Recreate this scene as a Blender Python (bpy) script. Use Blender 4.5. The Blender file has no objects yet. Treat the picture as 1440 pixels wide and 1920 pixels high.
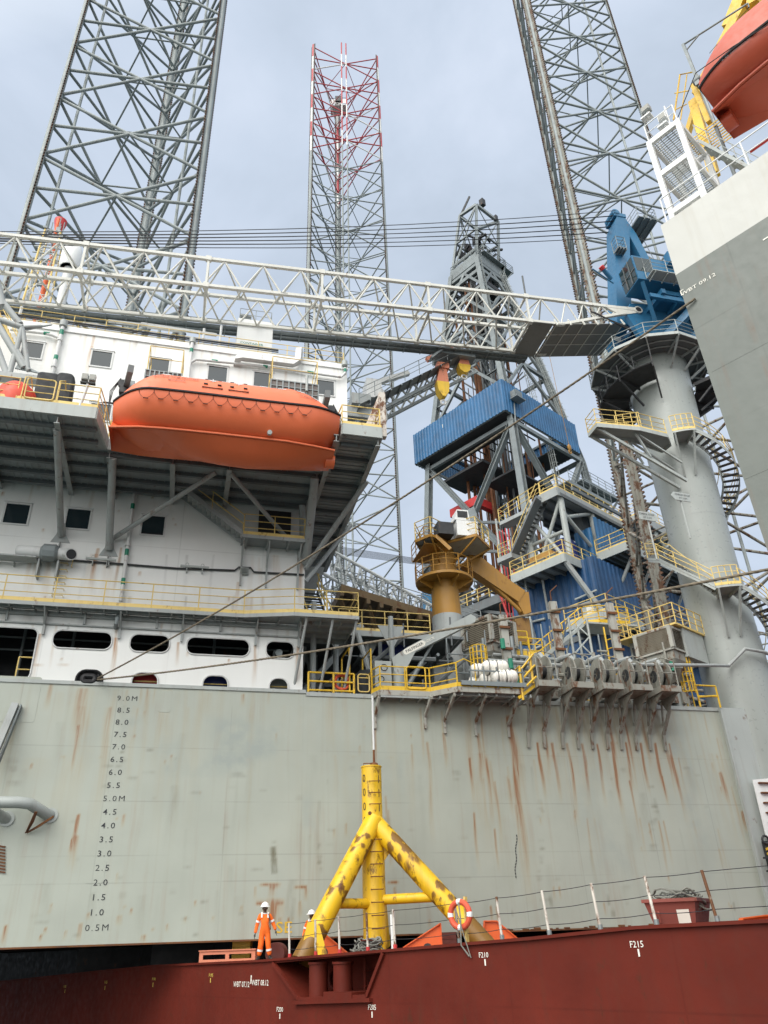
import bpy, bmesh, math, random
from math import sin, cos, tan, pi, radians as rad
from mathutils import Vector as V, Matrix
random.seed(7)
# ------------------------------------------------------------------ camera of the photograph (solved from its vanishing points)
FPX = 1442.0
def _norm(v):
    l = math.sqrt(sum(c*c for c in v)); return tuple(c/l for c in v)
def _cross(a, b): return (a[1]*b[2]-a[2]*b[1], a[2]*b[0]-a[0]*b[2], a[0]*b[1]-a[1]*b[0])
def _dot(a, b): return sum(x*y for x, y in zip(a, b))
UPC = _norm((625-720, -1600-960, FPX))
RTC = _norm(_cross((0, 0, 1), UPC)); RTC = RTC if RTC[0] > 0 else tuple(-c for c in RTC)
HDC = _cross(UPC, RTC); HDC = HDC if HDC[2] > 0 else tuple(-c for c in HDC)
EYE = (0.0, 0.0, 4.0)
def ray(px, py):
    v = (px-720, py-960, FPX)
    return V((_dot(v, RTC), _dot(v, HDC), _dot(v, UPC)))
class Frame:
    def __init__(s, ox, oy, az):            # az: compass angle of the local x axis, clockwise from world +Y
        a = rad(az); s.o = V((ox, oy, 0)); s.x = V((sin(a), cos(a), 0)); s.y = V((-cos(a), sin(a), 0)); s.z = V((0, 0, 1))
    def w(s, p): return s.o + s.x*p[0] + s.y*p[1] + s.z*p[2]
    def l(s, p):
        d = V(p)-s.o; return V((d.dot(s.x), d.dot(s.y), d.z))
    def on(s, axis, val, px, py):           # where the sight line through a pixel meets the local plane axis=val; local coordinates
        e = s.l(EYE); r = ray(px, py); d = V((r.dot(s.x), r.dot(s.y), r.z))
        t = (val-e[axis])/d[axis]; return e+d*t
WA = -15.0; WD = 33.67
RW = Frame(WD*sin(rad(WA)), WD*cos(rad(WA)), 75.0)      # rig side wall: x along it, y inboard
SH = Frame(0, 0, 47.0)                                   # ship / derrick axes: x to right-far, y to left-far
def rw(px, py, v=0.0): return RW.on(1, v, px, py)
def sh(px, py, a): return SH.on(0, a, px, py)
# ------------------------------------------------------------------ scene, names, mesh building
SC = bpy.context.scene
COL = SC.collection
Z = V((0, 0, 1))
class MB:
    """collects shapes given in a frame's local metres, kept as world points"""
    def __init__(s, fr=None): s.v = []; s.f = []; s.fr = fr; s.k = []
    def P(s, p):
        return s.fr.w(p) if s.fr else V(p)
    def raw(s, vs, fs):
        k = len(s.v); s.k.append((k, len(s.f))); s.v += [V(q) for q in vs]; s.f += [tuple(i+k for i in f) for f in fs]; return s
    def box(s, x0, x1, y0, y1, z0, z1):
        c = [(x, y, z) for z in (z0, z1) for y in (y0, y1) for x in (x0, x1)]
        return s.raw([s.P(p) for p in c], [(0, 2, 3, 1), (4, 5, 7, 6), (0, 1, 5, 4), (2, 6, 7, 3), (0, 4, 6, 2), (1, 3, 7, 5)])
    def beam(s, p, q, w, h, up=Z, world=False):
        if not world: p, q = s.P(p), s.P(q)
        else: p, q = V(p), V(q)
        d = (q-p)
        if d.length < 1e-6: return s
        d.normalize(); sd = d.cross(up)
        if sd.length < 1e-4: sd = d.cross(V((1, 0, 0)) if not s.fr else s.fr.x)
        sd.normalize(); u = sd.cross(d)
        vs = [e+sd*(w/2*i)+u*(h/2*j) for e in (p, q) for i, j in ((-1, -1), (1, -1), (1, 1), (-1, 1))]
        return s.raw(vs, [(3, 2, 1, 0), (4, 5, 6, 7), (0, 1, 5, 4), (1, 2, 6, 5), (2, 3, 7, 6), (3, 0, 4, 7)])
    def ibeam(s, p, q, w, h, t=.03, up=Z):
        p, q = s.P(p), s.P(q); d = (q-p).normalized(); sd = d.cross(up)
        if sd.length < 1e-4: sd = d.cross(V((1, 0, 0)))
        sd.normalize(); u = sd.cross(d)
        for o in (u*(h/2-t/2), -u*(h/2-t/2)): s.beam(p+o, q+o, w, t, up, True)
        s.beam(p, q, t, h-2*t-.002, up, True); return s
    def tube(s, p, q, r, n=8, r2=None, cap=True, world=False):
        if not world: p, q = s.P(p), s.P(q)
        else: p, q = V(p), V(q)
        d = q-p
        if d.length < 1e-6: return s
        d.normalize(); a = d.orthogonal().normalized(); b = d.cross(a); r2 = r if r2 is None else r2
        vs = []
        for e, rr in ((p, r), (q, r2)):
            for i in range(n):
                t = 2*pi*i/n; vs.append(e+a*(rr*cos(t))+b*(rr*sin(t)))
        fs = [(i, (i+1) % n, n+(i+1) % n, n+i) for i in range(n)]
        if cap: fs += [tuple(range(n-1, -1, -1)), tuple(range(n, 2*n))]
        return s.raw(vs, fs)
    def path(s, pts, r, n=6, closed=False, world=False):
        P = [V(p) if world else s.P(p) for p in pts]; m = len(P); vs = []; ref = None
        for i in range(m):
            if closed: d = (P[(i+1) % m]-P[i-1])
            else: d = P[min(i+1, m-1)]-P[max(i-1, 0)]
            d.normalize()
            if ref is None: ref = d.orthogonal().normalized()
            a = ref-d*ref.dot(d)
            if a.length < 1e-4: a = d.orthogonal()
            a.normalize(); ref = a; b = d.cross(a); rr = r[i] if isinstance(r, (list, tuple)) else r
            vs += [P[i]+a*(rr*cos(2*pi*k/n))+b*(rr*sin(2*pi*k/n)) for k in range(n)]
        fs = []
        for i in range(m if closed else m-1):
            j = (i+1) % m
            fs += [(i*n+k, i*n+(k+1) % n, j*n+(k+1) % n, j*n+k) for k in range(n)]
        if not closed: fs += [tuple(range(n-1, -1, -1)), tuple((m-1)*n+k for k in range(n))]
        return s.raw(vs, fs)
    def prism(s, poly, vec):                     # polygon (local points) pushed along a local vector
        a = [s.P(p) for p in poly]; d = s.P(vec)-s.P((0, 0, 0)); n = len(a)
        return s.raw(a+[p+d for p in a], [tuple(range(n-1, -1, -1)), tuple(range(n, 2*n))]+[(i, (i+1) % n, n+(i+1) % n, n+i) for i in range(n)])
    def lathe(s, p, axis, prof, n=20, world=False):   # prof: (distance along axis, radius)
        if not world: ax = (s.P(axis)-s.P((0, 0, 0))).normalized(); p = s.P(p)
        else: ax = V(axis).normalized(); p = V(p)
        a = ax.orthogonal().normalized(); b = ax.cross(a); vs = []
        for t, r in prof: vs += [p+ax*t+a*(max(r, 1e-4)*cos(2*pi*k/n))+b*(max(r, 1e-4)*sin(2*pi*k/n)) for k in range(n)]
        m = len(prof); fs = [(i*n+k, i*n+(k+1) % n, (i+1)*n+(k+1) % n, (i+1)*n+k) for i in range(m-1) for k in range(n)]
        fs += [tuple(range(n-1, -1, -1)), tuple((m-1)*n+k for k in range(n))]
        return s.raw(vs, fs)
    def ball(s, c, r, n=12, sc=(1, 1, 1), world=False):
        c = V(c) if world else s.P(c); m = n//2; vs = []; fs = []
        X, Y = (s.fr.x, s.fr.y) if s.fr else (V((1, 0, 0)), V((0, 1, 0)))
        for i in range(m+1):
            th = pi*i/m
            for k in range(n):
                ph = 2*pi*k/n; rr = max(sin(th), 1e-3)
                vs.append(c+X*(r*sc[0]*rr*cos(ph))+Y*(r*sc[1]*rr*sin(ph))+Z*(r*sc[2]*cos(th)))
        fs = [(i*n+k, (i+1)*n+k, (i+1)*n+(k+1) % n, i*n+(k+1) % n) for i in range(m) for k in range(n)]
        return s.raw(vs, fs)
    def torus(s, c, axis, R, r, n=20, m=8, a0=0, a1=2*pi):
        ax = (s.P(axis)-s.P((0, 0, 0))).normalized(); c = s.P(c); a = ax.orthogonal().normalized(); b = ax.cross(a)
        full = abs(a1-a0-2*pi) < 1e-5; k = n if full else n+1
        return s.path([c+a*(R*cos(a0+(a1-a0)*i/n))+b*(R*sin(a0+(a1-a0)*i/n)) for i in range(k)], r, m, full, True)
    def rail(s, pts, h=1.05, mids=2, step=1.5, r=.024, n=5, closed=False, post=True):
        P = [V(p) for p in pts]+([V(pts[0])] if closed else [])
        for i in range(mids+1):
            hh = h*(mids+1-i)/(mids+1); rr = r if i == 0 else r*.8
            for a, b in zip(P, P[1:]): s.tube(a+Z*hh, b+Z*hh, rr, n, cap=False)
        if post:
            for j, (a, b) in enumerate(zip(P, P[1:])):
                L = (b-a).length; k = max(1, round(L/step))
                for i in range(k+(1 if j == len(P)-2 and not closed else 0)):
                    q = a+(b-a)*(i/k); s.tube(q, q+Z*h, r*1.05, n)
        return s
    def toe(s, pts, h=.14, t=.012, closed=False):
        P = [V(p) for p in pts]+([V(pts[0])] if closed else [])
        for a, b in zip(P, P[1:]): s.beam(a+Z*h/2, b+Z*h/2, t, h)
        return s
    def corr(s, p, q, z0, z1, pitch=.4, dep=.06, out=None):   # corrugated sheet between two plan points, standing z0..z1
        p, q = s.P((p[0], p[1], 0)), s.P((q[0], q[1], 0)); d = (q-p); L = d.length; d.normalize(); nrm = d.cross(Z)
        if out is not None and nrm.dot(s.P((out[0], out[1], 0))-p) < 0: nrm = -nrm
        k = max(2, round(L/pitch)); w = L/k; pr = []
        for i in range(k): pr += [(i*w, 0), (i*w+.30*w, 0), (i*w+.5*w, dep), (i*w+.8*w, dep)]
        pr.append((L, 0)); vs = [p+d*t+nrm*o+Z*zz for t, o in pr for zz in (z0, z1)]
        return s.raw(vs, [(2*i, 2*i+2, 2*i+3, 2*i+1) for i in range(len(pr)-1)])
    def louvre(s, o, ex, ey, w, h, k, t=.05, dep=.12):        # slatted panel; o corner, ex along, ey outward normal (local)
        ex, ey = V(ex), V(ey); o = V(o)
        for i in range(k):
            zz = (i+.5)*h/k
            a = o+Z*zz; s.beam(a+ey*dep*.5, a+ex*w+ey*dep*.5, dep, t*.4, Z+0.6*(s.P(ey)-s.P((0, 0, 0))) if s.fr else Z)
        return s
    def stairs(s, p, q, side, w, k=None, tr=None, sh=.22):     # flight p (top) to q (bottom), side = horizontal local unit vector
        p, q, sd = V(p), V(q), V(side)
        for e in (0, 1): s.beam(p+sd*(w*e), q+sd*(w*e), .03, sh)
        k = k or max(3, int(abs(p.z-q.z)/.22))
        dh = V((q.x-p.x, q.y-p.y, 0)).normalized()
        for i in range(1, k):
            c = p+(q-p)*(i/k); (tr or s).beam(c+sd*.02, c+sd*(w-.02), .22, .025, Z)
        return s
    def each(s, name, mat, parent, smooth=35):            # one object for every shape collected
        ends = s.k[1:]+[(len(s.v), len(s.f))]
        for (v0, f0), (v1, f1) in zip(s.k, ends):
            q = MB(); q.fr = s.fr; q.raw(s.v[v0:v1], [tuple(i-v0 for i in f) for f in s.f[f0:f1]]); q.build(name, mat, parent, None, smooth)
    def build(s, name, mat, parent=None, loc=None, smooth=35):
        me = bpy.data.meshes.new(name); k = getattr(s.fr, 'k', 1.) if s.fr else (parent.get('_k', 1.) if parent is not None else 1.)
        if k != 1.: e = V(EYE); s.v = [e+(p-e)*k for p in s.v]   # farther away by k from the viewpoint, and larger
        o = parent.get('_o') if parent is not None else None
        off = V(o) if o is not None else (V(loc) if loc is not None else V((0, 0, 0)))
        me.from_pydata([tuple(p-off) for p in s.v], [], s.f)
        if smooth:
            me.shade_smooth(); me.set_sharp_from_angle(angle=rad(smooth))
        me.materials.append(mat)
        ob = bpy.data.objects.new(name, me); COL.objects.link(ob)
        if parent is not None: ob.parent = parent; ob['_o'] = tuple(off); ob['_k'] = k
        else: ob.location = off; ob['_o'] = tuple(off)
        return ob
def tag(o, label=None, cat=None, group=None, kind=None):
    for k, val in (('label', label), ('category', cat), ('group', group), ('kind', kind)):
        if val: o[k] = val
    return o
def thing(name, label, cat, loc, group=None, fr=None):
    o = bpy.data.objects.new(name, None); COL.objects.link(o); o.empty_display_size = .3
    w = fr.w(loc) if fr else V(loc); k = getattr(fr, 'k', 1.); w = V(EYE)+(w-V(EYE))*k; o.location = w; o['_o'] = tuple(w); o['_k'] = k
    return tag(o, label, cat, group)
def copy_tree(src, d, label=None, group=None):        # a thing moved by world vector d, parts copied with it
    def rec(o, par):
        c = o.copy(); COL.objects.link(c)
        if par is not None: c.parent = par
        for ch in list(o.children): rec(ch, c)
        return c
    c = rec(src, None); c.location = src.location+V(d)
    if label: c['label'] = label
    if group: c['group'] = group
    return c
# ------------------------------------------------------------------ materials
def mat(name, col, rough=.5, var=.12, rust=0., streak=0., scale=1., metal=0., attr=False, bump=.0, seams=None, rustcol=(.17, .065, .02), grime=(.10, .085, .06), grunge=0., spec=.5, palerust=(.40, .255, .11)):
    m = bpy.data.materials.new(name); m.use_nodes = True; nt = m.node_tree; N = nt.nodes; L = nt.links
    bs = N['Principled BSDF']; bs.inputs['Roughness'].default_value = rough; bs.inputs['Metallic'].default_value = metal; bs.inputs['Specular IOR Level'].default_value = spec
    geo = N.new('ShaderNodeNewGeometry')
    def noise(sc, det=4., vec=None, rg=.55):
        n = N.new('ShaderNodeTexNoise'); n.inputs['Scale'].default_value = sc; n.inputs['Detail'].default_value = det; n.inputs['Roughness'].default_value = rg
        L.new(vec or geo.outputs['Position'], n.inputs['Vector']); return n.outputs['Fac']
    def ramp(f, a, b, lo=0., hi=1.):
        r = N.new('ShaderNodeMapRange'); r.inputs[1].default_value = a; r.inputs[2].default_value = b; r.inputs[3].default_value = lo; r.inputs[4].default_value = hi
        L.new(f, r.inputs[0]); return r.outputs[0]
    def math_(op, a, b):
        n = N.new('ShaderNodeMath'); n.operation = op; n.use_clamp = op in ('MULTIPLY', 'ADD') and False
        for i, x in enumerate((a, b)):
            if isinstance(x, (int, float)): n.inputs[i].default_value = x
            else: L.new(x, n.inputs[i])
        return n.outputs[0]
    def mix(f, a, b, bt='MIX'):
        n = N.new('ShaderNodeMix'); n.data_type = 'RGBA'; n.blend_type = bt
        if isinstance(f, (int, float)): n.inputs[0].default_value = f
        else: L.new(f, n.inputs[0])
        for i, x in ((6, a), (7, b)):
            if isinstance(x, tuple): n.inputs[i].default_value = (*x, 1)
            else: L.new(x, n.inputs[i])
        return n.outputs[2]
    def scaled(v):
        n = N.new('ShaderNodeVectorMath'); n.operation = 'MULTIPLY'; n.inputs[1].default_value = v; L.new(geo.outputs['Position'], n.inputs[0]); return n.outputs[0]
    c = mix(ramp(noise(.5*scale, 5), .3, .7), tuple(x*(1-var) for x in col), tuple(min(1, x*(1+var*.6)) for x in col))
    if grunge:
        g = math_('MULTIPLY', ramp(noise(2.2*scale, 8, None, .7), .5, .8), grunge)
        c = mix(g, c, grime)
    if streak:
        f = ramp(noise(1., 6, scaled((3.2*scale, 3.2*scale, .16*scale)), .6), .52, .78)
        c = mix(math_('MULTIPLY', f, streak), c, mix(ramp(noise(.9, 3), .4, .6), grime, rustcol))
    if rust:
        f = ramp(noise(2.6*scale, 9, scaled((1, 1, .55)), .68), .63-.24*rust, .70-.22*rust)
        c = mix(math_('MULTIPLY', f, min(1, .5+rust)), c, mix(noise(9, 4), tuple(x*.45 for x in rustcol), rustcol))
    if seams:                                           # plate seams of a flat wall: frame, row heights, column pitch
        fr, rows, cols = seams
        sub = N.new('ShaderNodeVectorMath'); sub.operation = 'DOT_PRODUCT'; L.new(geo.outputs['Position'], sub.inputs[0]); sub.inputs[1].default_value = tuple(fr.x)
        uo = math_('SUBTRACT', sub.outputs['Value'], fr.o.dot(fr.x)); sep = N.new('ShaderNodeSeparateXYZ'); L.new(geo.outputs['Position'], sep.inputs[0])
        tot = None
        for src, vals in ((sep.outputs['Z'], rows), (uo, cols)):
            for q in vals:
                k = ramp(math_('ABSOLUTE', math_('SUBTRACT', src, q), 0), .012, .035, 1., 0.)
                tot = k if tot is None else math_('MAXIMUM', tot, k)
        c = mix(math_('MULTIPLY', math_('MULTIPLY', tot, ramp(noise(.35, 3), .38, .62)), .22), c, tuple(x*.35 for x in col))
    if attr:
        at = N.new('ShaderNodeAttribute'); at.attribute_name = 'stain'; sp = N.new('ShaderNodeSeparateColor'); L.new(at.outputs['Color'], sp.inputs[0])
        st = ramp(noise(1., 7, scaled((9, 9, .5)), .65), .25, .62, .25, 1.25)
        pale = math_('MULTIPLY', math_('MINIMUM', math_('MULTIPLY', sp.outputs[0], st), 1.), .85)
        pt = N.new('ShaderNodeClamp'); L.new(pale, pt.inputs[0])
        rc = mix(ramp(pale, .15, .75), palerust, rustcol); c = mix(pt.outputs[0], c, rc)
        g2 = math_('MULTIPLY', sp.outputs[1], ramp(noise(1., 6, scaled((4, 4, 1.2)), .6), .3, .65, .3, 1.))
        c = mix(g2, c, tuple(x*.5 for x in grime))
        pa = math_('MULTIPLY', sp.outputs[2], ramp(noise(1.7, 5), .35, .6, .2, 1.)); c = mix(pa, c, tuple(x*.86 for x in (col[0]*.96, col[1], col[2]*1.05)))
    L.new(c, bs.inputs['Base Color'])
    L.new(ramp(noise(4*scale, 4), .3, .7, max(.05, rough-.1), min(1, rough+.15)), bs.inputs['Roughness'])
    if bump:
        b = N.new('ShaderNodeBump'); b.inputs['Strength'].default_value = bump; b.inputs['Distance'].default_value = .05
        L.new(noise(1.1*scale, 3), b.inputs['Height']); L.new(b.outputs[0], bs.inputs['Normal'])
    return m
def glass(name, col, rough=.05):
    m = bpy.data.materials.new(name); m.use_nodes = True; b = m.node_tree.nodes['Principled BSDF']
    b.inputs['Base Color'].default_value = (*col, 1); b.inputs['Roughness'].default_value = rough; b.inputs['Specular IOR Level'].default_value = .7; return m
M = {}
class SIDE: x = V((-SH.y.x, -SH.y.y, 0)); o = V((0, 0, 0))          # runs aft to fore along the ship's side
SD = Frame(0, 0, 47.0); SD.k = 1.35; SM = Frame(0, 0, 47.0); SM.k = 1.42
M['white'] = mat('white_paint', (.74, .75, .74), .45, .06, 0, .10, rustcol=(.45, .2, .05), grime=(.45, .4, .3))
M['leg'] = mat('leg_grey_paint', (.26, .295, .295), .55, .18, .12, .22, rustcol=(.19, .085, .035))
M['legrust'] = mat('weathered_leg_steel', (.24, .235, .20), .8, .3, .55, .5, rustcol=(.13, .062, .03))
M['rack'] = mat('rack_steel', (.10, .075, .06), .6, .3, .5)
M['legred'] = mat('red_leg_paint', (.42, .035, .045), .5, .12, .1)
M['legwhite'] = mat('white_leg_paint', (.68, .68, .66), .5, .1, .1, .2)
M['boom'] = mat('boom_white_paint', (.60, .60, .55), .5, .08, .12, .22, rustcol=(.32, .16, .06))
M['grey'] = mat('deck_grey_paint', (.33, .355, .35), .5, .14, .13, .35)
M['lgrey'] = mat('light_grey_paint', (.36, .39, .375), .45, .1, .08, .3)
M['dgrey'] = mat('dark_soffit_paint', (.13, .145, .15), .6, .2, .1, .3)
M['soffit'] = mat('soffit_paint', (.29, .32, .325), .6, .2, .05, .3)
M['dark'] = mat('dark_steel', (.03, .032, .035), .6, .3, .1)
M['black'] = mat('black_rubber', (.012, .012, .014), .5, .2)
M['yellow'] = mat('yellow_paint', (.72, .46, .03), .45, .12, .2, .35)
M['palyel'] = mat('pale_yellow_paint', (.70, .52, .17), .5, .12, .18, .3)
M['rust'] = mat('bare_rust', (.13, .05, .022), .85, .4, .7, .3, rustcol=(.2, .08, .025))
M['rail'] = mat('worn_white_stanchion', (.58, .54, .48), .6, .2, .62, .6)
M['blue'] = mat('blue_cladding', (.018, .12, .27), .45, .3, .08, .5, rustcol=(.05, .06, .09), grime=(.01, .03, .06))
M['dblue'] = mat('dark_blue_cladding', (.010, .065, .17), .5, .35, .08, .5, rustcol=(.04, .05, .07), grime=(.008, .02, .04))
M['navy'] = mat('navy_paint', (.02, .035, .19), .45, .15, .05, .2)
M['crane'] = mat('crane_blue_paint', (.024, .14, .27), .4, .1, .05, .15)
M['ochre'] = mat('ochre_paint', (.37, .19, .03), .5, .14, .12, .4)
M['dgal'] = mat('galvanised_steel', (.22, .25, .255), .5, .2, .06, .25, metal=.25)
M['boat'] = mat('lifeboat_orange', (.74, .155, .055), .38, .06, 0, .07, grime=(.4, .1, .05), bump=.12)
M['boat2'] = mat('faded_lifeboat_red', (.50, .085, .04), .42, .1, 0, .12, grime=(.25, .05, .03))
M['orange'] = mat('orange_primer', (.70, .115, .02), .5, .1, .05, .1)
M['salmon'] = mat('salmon_primer', (.60, .21, .12), .6, .1, .15, .2)
M['red'] = mat('red_paint', (.50, .03, .03), .5, .15, .1)
M['cover'] = mat('coverall_orange', (.86, .15, .012), .8, .08, bump=.3, scale=3)
M['reflect'] = mat('reflective_tape', (.75, .76, .76), .4, .05)
M['helmet'] = mat('white_helmet', (.8, .8, .8), .3, .03)
M['skin'] = mat('brown_skin', (.10, .05, .032), .5, .1)
M['glove'] = mat('grey_glove', (.06, .06, .06), .8, .2)
M['boot'] = mat('black_boot', (.012, .012, .012), .5, .2)
M['ship'] = mat('ship_red_paint', (.118, .0165, .009), .62, .22, .08, .35, bump=.3, seams=(SIDE, (2.62, 1.1), (-31, -26.5, -22.6, -18.4, -14.1, -9.6, -5.2)), rustcol=(.09, .03, .015), grime=(.075, .025, .018), grunge=.3, spec=.2)
M['line'] = mat('brown_grab_line', (.16, .05, .03), .8, .2)
M['deck'] = mat('ship_deck_red', (.13, .03, .022), .7, .2, .15, .1)
M['fgrey'] = mat('forecastle_grey', (.14, .155, .138), .45, .12, 0, .4, bump=.35, seams=(SIDE, (17.9, 14.8, 11.2), (-4.2, -1.6, 1.4)), grime=(.17, .19, .17))
M['fwhite'] = mat('forecastle_white', (.50, .50, .465), .45, .08, 0, .3, bump=.22, grime=(.33, .31, .26), rustcol=(.36, .30, .2))
M['tripod'] = mat('guide_post_yellow', (.76, .47, .012), .42, .12, .30, .4, scale=.9, attr=True, rustcol=(.10, .032, .010), palerust=(.20, .065, .013))
M['ink'] = mat('black_marking', (.02, .022, .028), .6, .2)
M['mark'] = mat('white_marking', (.78, .76, .68), .6, .12)
M['markyel'] = mat('yellow_marking', (.66, .5, .1), .6, .2)
M['rope'] = mat('mooring_rope', (.17, .14, .10), .9, .3, scale=4)
M['hawser'] = mat('grey_rope', (.20, .20, .175), .9, .35, scale=3)
M['wire'] = mat('wire_rope', (.02, .02, .024), .6, .2)
M['pipe'] = mat('pipe_white', (.62, .63, .62), .5, .08, .1, .2)
M['green'] = mat('green_band', (.01, .20, .12), .5, .1)
M['raft'] = mat('raft_canister_white', (.78, .76, .70), .4, .06, 0, .3)
M['canvas'] = mat('black_canvas', (.022, .025, .028), .7, .3, bump=.6)
M['buoy'] = mat('lifebuoy_red', (.62, .09, .04), .6, .1)
M['water'] = mat('sea_water', (.02, .045, .045), .08, .1, bump=.5, scale=.6)
M['lamp'] = mat('lamp_glass', (.30, .30, .27), .25, .1)
M['glass'] = glass('window_glass', (.018, .03, .036))
M['cabglass'] = glass('cab_glass', (.02, .035, .035))
M['hull'] = mat('rig_hull_grey', (.365, .392, .342), .42, .07, 0, .26, attr=True, bump=.22, grime=(.27, .26, .17), rustcol=(.24, .09, .02), palerust=(.36, .27, .13),
    seams=(RW, (6.37, 7.32, 9.3, 11.4), (-6.6, -2.86, 1.9, 5.0, 8.2, 9.9, 14.6, 17.4, 21.2, 24.4)))
M['house'] = mat('house_white', (.73, .74, .72), .45, .04, 0, .05, attr=True, bump=.06, grime=(.36, .36, .33), rustcol=(.36, .15, .035),
    seams=(RW, (17.0, 20.6, 26.3, 29.7), (-6.2, -1.0, 2.9)))
def linear_zone(name, col, zones, **kw): return mat(name, col, **kw)
# ------------------------------------------------------------------ lettering
_TX = {}
def text_data(s):
    if s not in _TX:
        cu = bpy.data.curves.new('lettering', 'FONT'); cu.body = s; cu.align_x = 'CENTER'; cu.align_y = 'CENTER'; cu.extrude = .012; cu.offset = -.006 if s.endswith('M') else .003; cu.resolution_u = 2; cu.space_character = 1.3 if s[0].isdigit() and len(s) in (3, 4) else 1.0
        ob = bpy.data.objects.new('lettering', cu); COL.objects.link(ob)
        dg = bpy.context.evaluated_depsgraph_get(); me = bpy.data.meshes.new_from_object(ob.evaluated_get(dg))
        _TX[s] = ([v.co.copy() for v in me.vertices], [tuple(p.vertices) for p in me.polygons])
        bpy.data.objects.remove(ob); bpy.data.curves.remove(cu); bpy.data.meshes.remove(me)
    return _TX[s]
for _s in ['WBT 09.12', 'WBT 07.12', 'WBT 08.12', 'F200', 'F205', 'F210', 'F215', 'F195', 'F190', 'F185', 'F180', 'SE', 'CHECK STOP', 'AT 3.5M', 'PALFINGER', 'NED-DECK',
           'NOBLE TOM PROSSER', 'MONROVIA', '9.35x3.60x1.20M', '60 PERSONS', '2', 'SAILOR', 'T8301', '10.5x3.3x1.2M', '6.M PERSONS', 'T8301', '1', '0', 'CONTAINER']+['%.1f' % (k*.5) for k in range(1, 18)]+['0.5M', '5.0M', '9.0M']:
    text_data(_s)
def text(s, name, m, parent, o, ex, ey, size, sx=1., lift=.006, bold=0.):
    """letters centred at world point o, running along ex, upright along ey"""
    vs, fs = text_data(s); ex, ey = V(ex).normalized(), V(ey).normalized(); n = ex.cross(ey).normalized(); b = MB()
    for dx in (0,):
        b.raw([V(o)+ex*((v.x*sx+dx)*size)+ey*(v.y*size)+n*(v.z*size*.15+lift) for v in vs], fs)
    return b.build(name, m, parent, smooth=0)
# ------------------------------------------------------------------ stained flat walls
def interp(tab, x):
    if x <= tab[0][0]: return tab[0][1]
    for (a, p), (b, q) in zip(tab, tab[1:]):
        if x <= b: return p+(q-p)*(x-a)/(b-a)
    return tab[-1][1]
def stained_wall(name, m, parent, fr, u0, u1, z0, z1, v, du, dz, stains, holes=()):
    """stains: (u, ztop, length, halfwidth, strength, channel, fade) runs downwards; holes: (u0,u1,z0,z1,radius)"""
    nu = max(1, round((u1-u0)/du)); nz = max(1, round((z1-z0)/dz)); us = [u0+(u1-u0)*i/nu for i in range(nu+1)]; zs = [z0+(z1-z0)*j/nz for j in range(nz+1)]
    C = [[0., 0., 0.] for _ in range((nu+1)*(nz+1))]
    for (u, zt, ln, hw, st, ch, fd) in stains:
        i0 = max(0, int((u-hw*2-u0)/(u1-u0)*nu)); i1 = min(nu, int((u+hw*2-u0)/(u1-u0)*nu)+1)
        j0 = max(0, int((zt-ln-z0)/(z1-z0)*nz)); j1 = min(nz, int((zt-z0)/(z1-z0)*nz)+1)
        ph = u*7.3
        for j in range(j0, j1+1):
            t = (zt-zs[j])/ln
            if t < -.02 or t > 1: continue
            wob = .25*hw*sin(zs[j]*1.7+ph); wd = hw*(.7+.5*t*fd)
            for i in range(i0, i1+1):
                d = abs(us[i]-u-wob)/wd
                if d < 1:
                    k = st*(1-d*d)*(1-max(t,0)**1.5 if fd else min(1, 4*t+.2)*min(1, 4*(1-t)+.1)); q = C[j*(nu+1)+i]; q[ch] = min(1., q[ch]+k)
    def inside(u, z):
        for h in holes:
            a, b, c, d, r = h
            if a < u < b and c < z < d:
                du_ = max(a+r-u, u-b+r, 0); dz_ = max(c+r-z, z-d+r, 0)
                if du_*du_+dz_*dz_ <= r*r: return True
        return False
    b = MB(fr); vs = [fr.w((u, v, z)) for z in zs for u in us]
    fs = [(j*(nu+1)+i, j*(nu+1)+i+1, (j+1)*(nu+1)+i+1, (j+1)*(nu+1)+i) for j in range(nz) for i in range(nu) if not (holes and inside((us[i]+us[i+1])/2, (zs[j]+zs[j+1])/2))]
    b.raw(vs, fs); ob = b.build(name, m, parent, smooth=0)
    at = ob.data.color_attributes.new('stain', 'FLOAT_COLOR', 'POINT')
    at.data.foreach_set('color', [x for q in C for x in (q[0], q[1], q[2], 1.)])
    return ob
def rrect(u0, u1, z0, z1, r, n=5):
    out = []
    for cx_, cz_, a in ((u1-r, z1-r, 0), (u0+r, z1-r, pi/2), (u0+r, z0+r, pi), (u1-r, z0+r, 1.5*pi)):
        for k in range(n+1): out.append((cx_+r*cos(a+pi/2*k/n), cz_+r*sin(a+pi/2*k/n)))
    return out
# ================================================================== SETTING: water
W0 = Frame(0, 0, 90.0)                                   # plain axes: x right, y away
def at(px, py, D): return W0.on(1, D, px, py)
b = MB(); b.raw([(-3000, -3000, 0), (3000, -3000, 0), (3000, 3000, 0), (-3000, 3000, 0)], [(0, 1, 2, 3)])
tag(b.build('sea_water', M['water'], loc=(0, 0, 0)), kind='structure')
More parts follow.
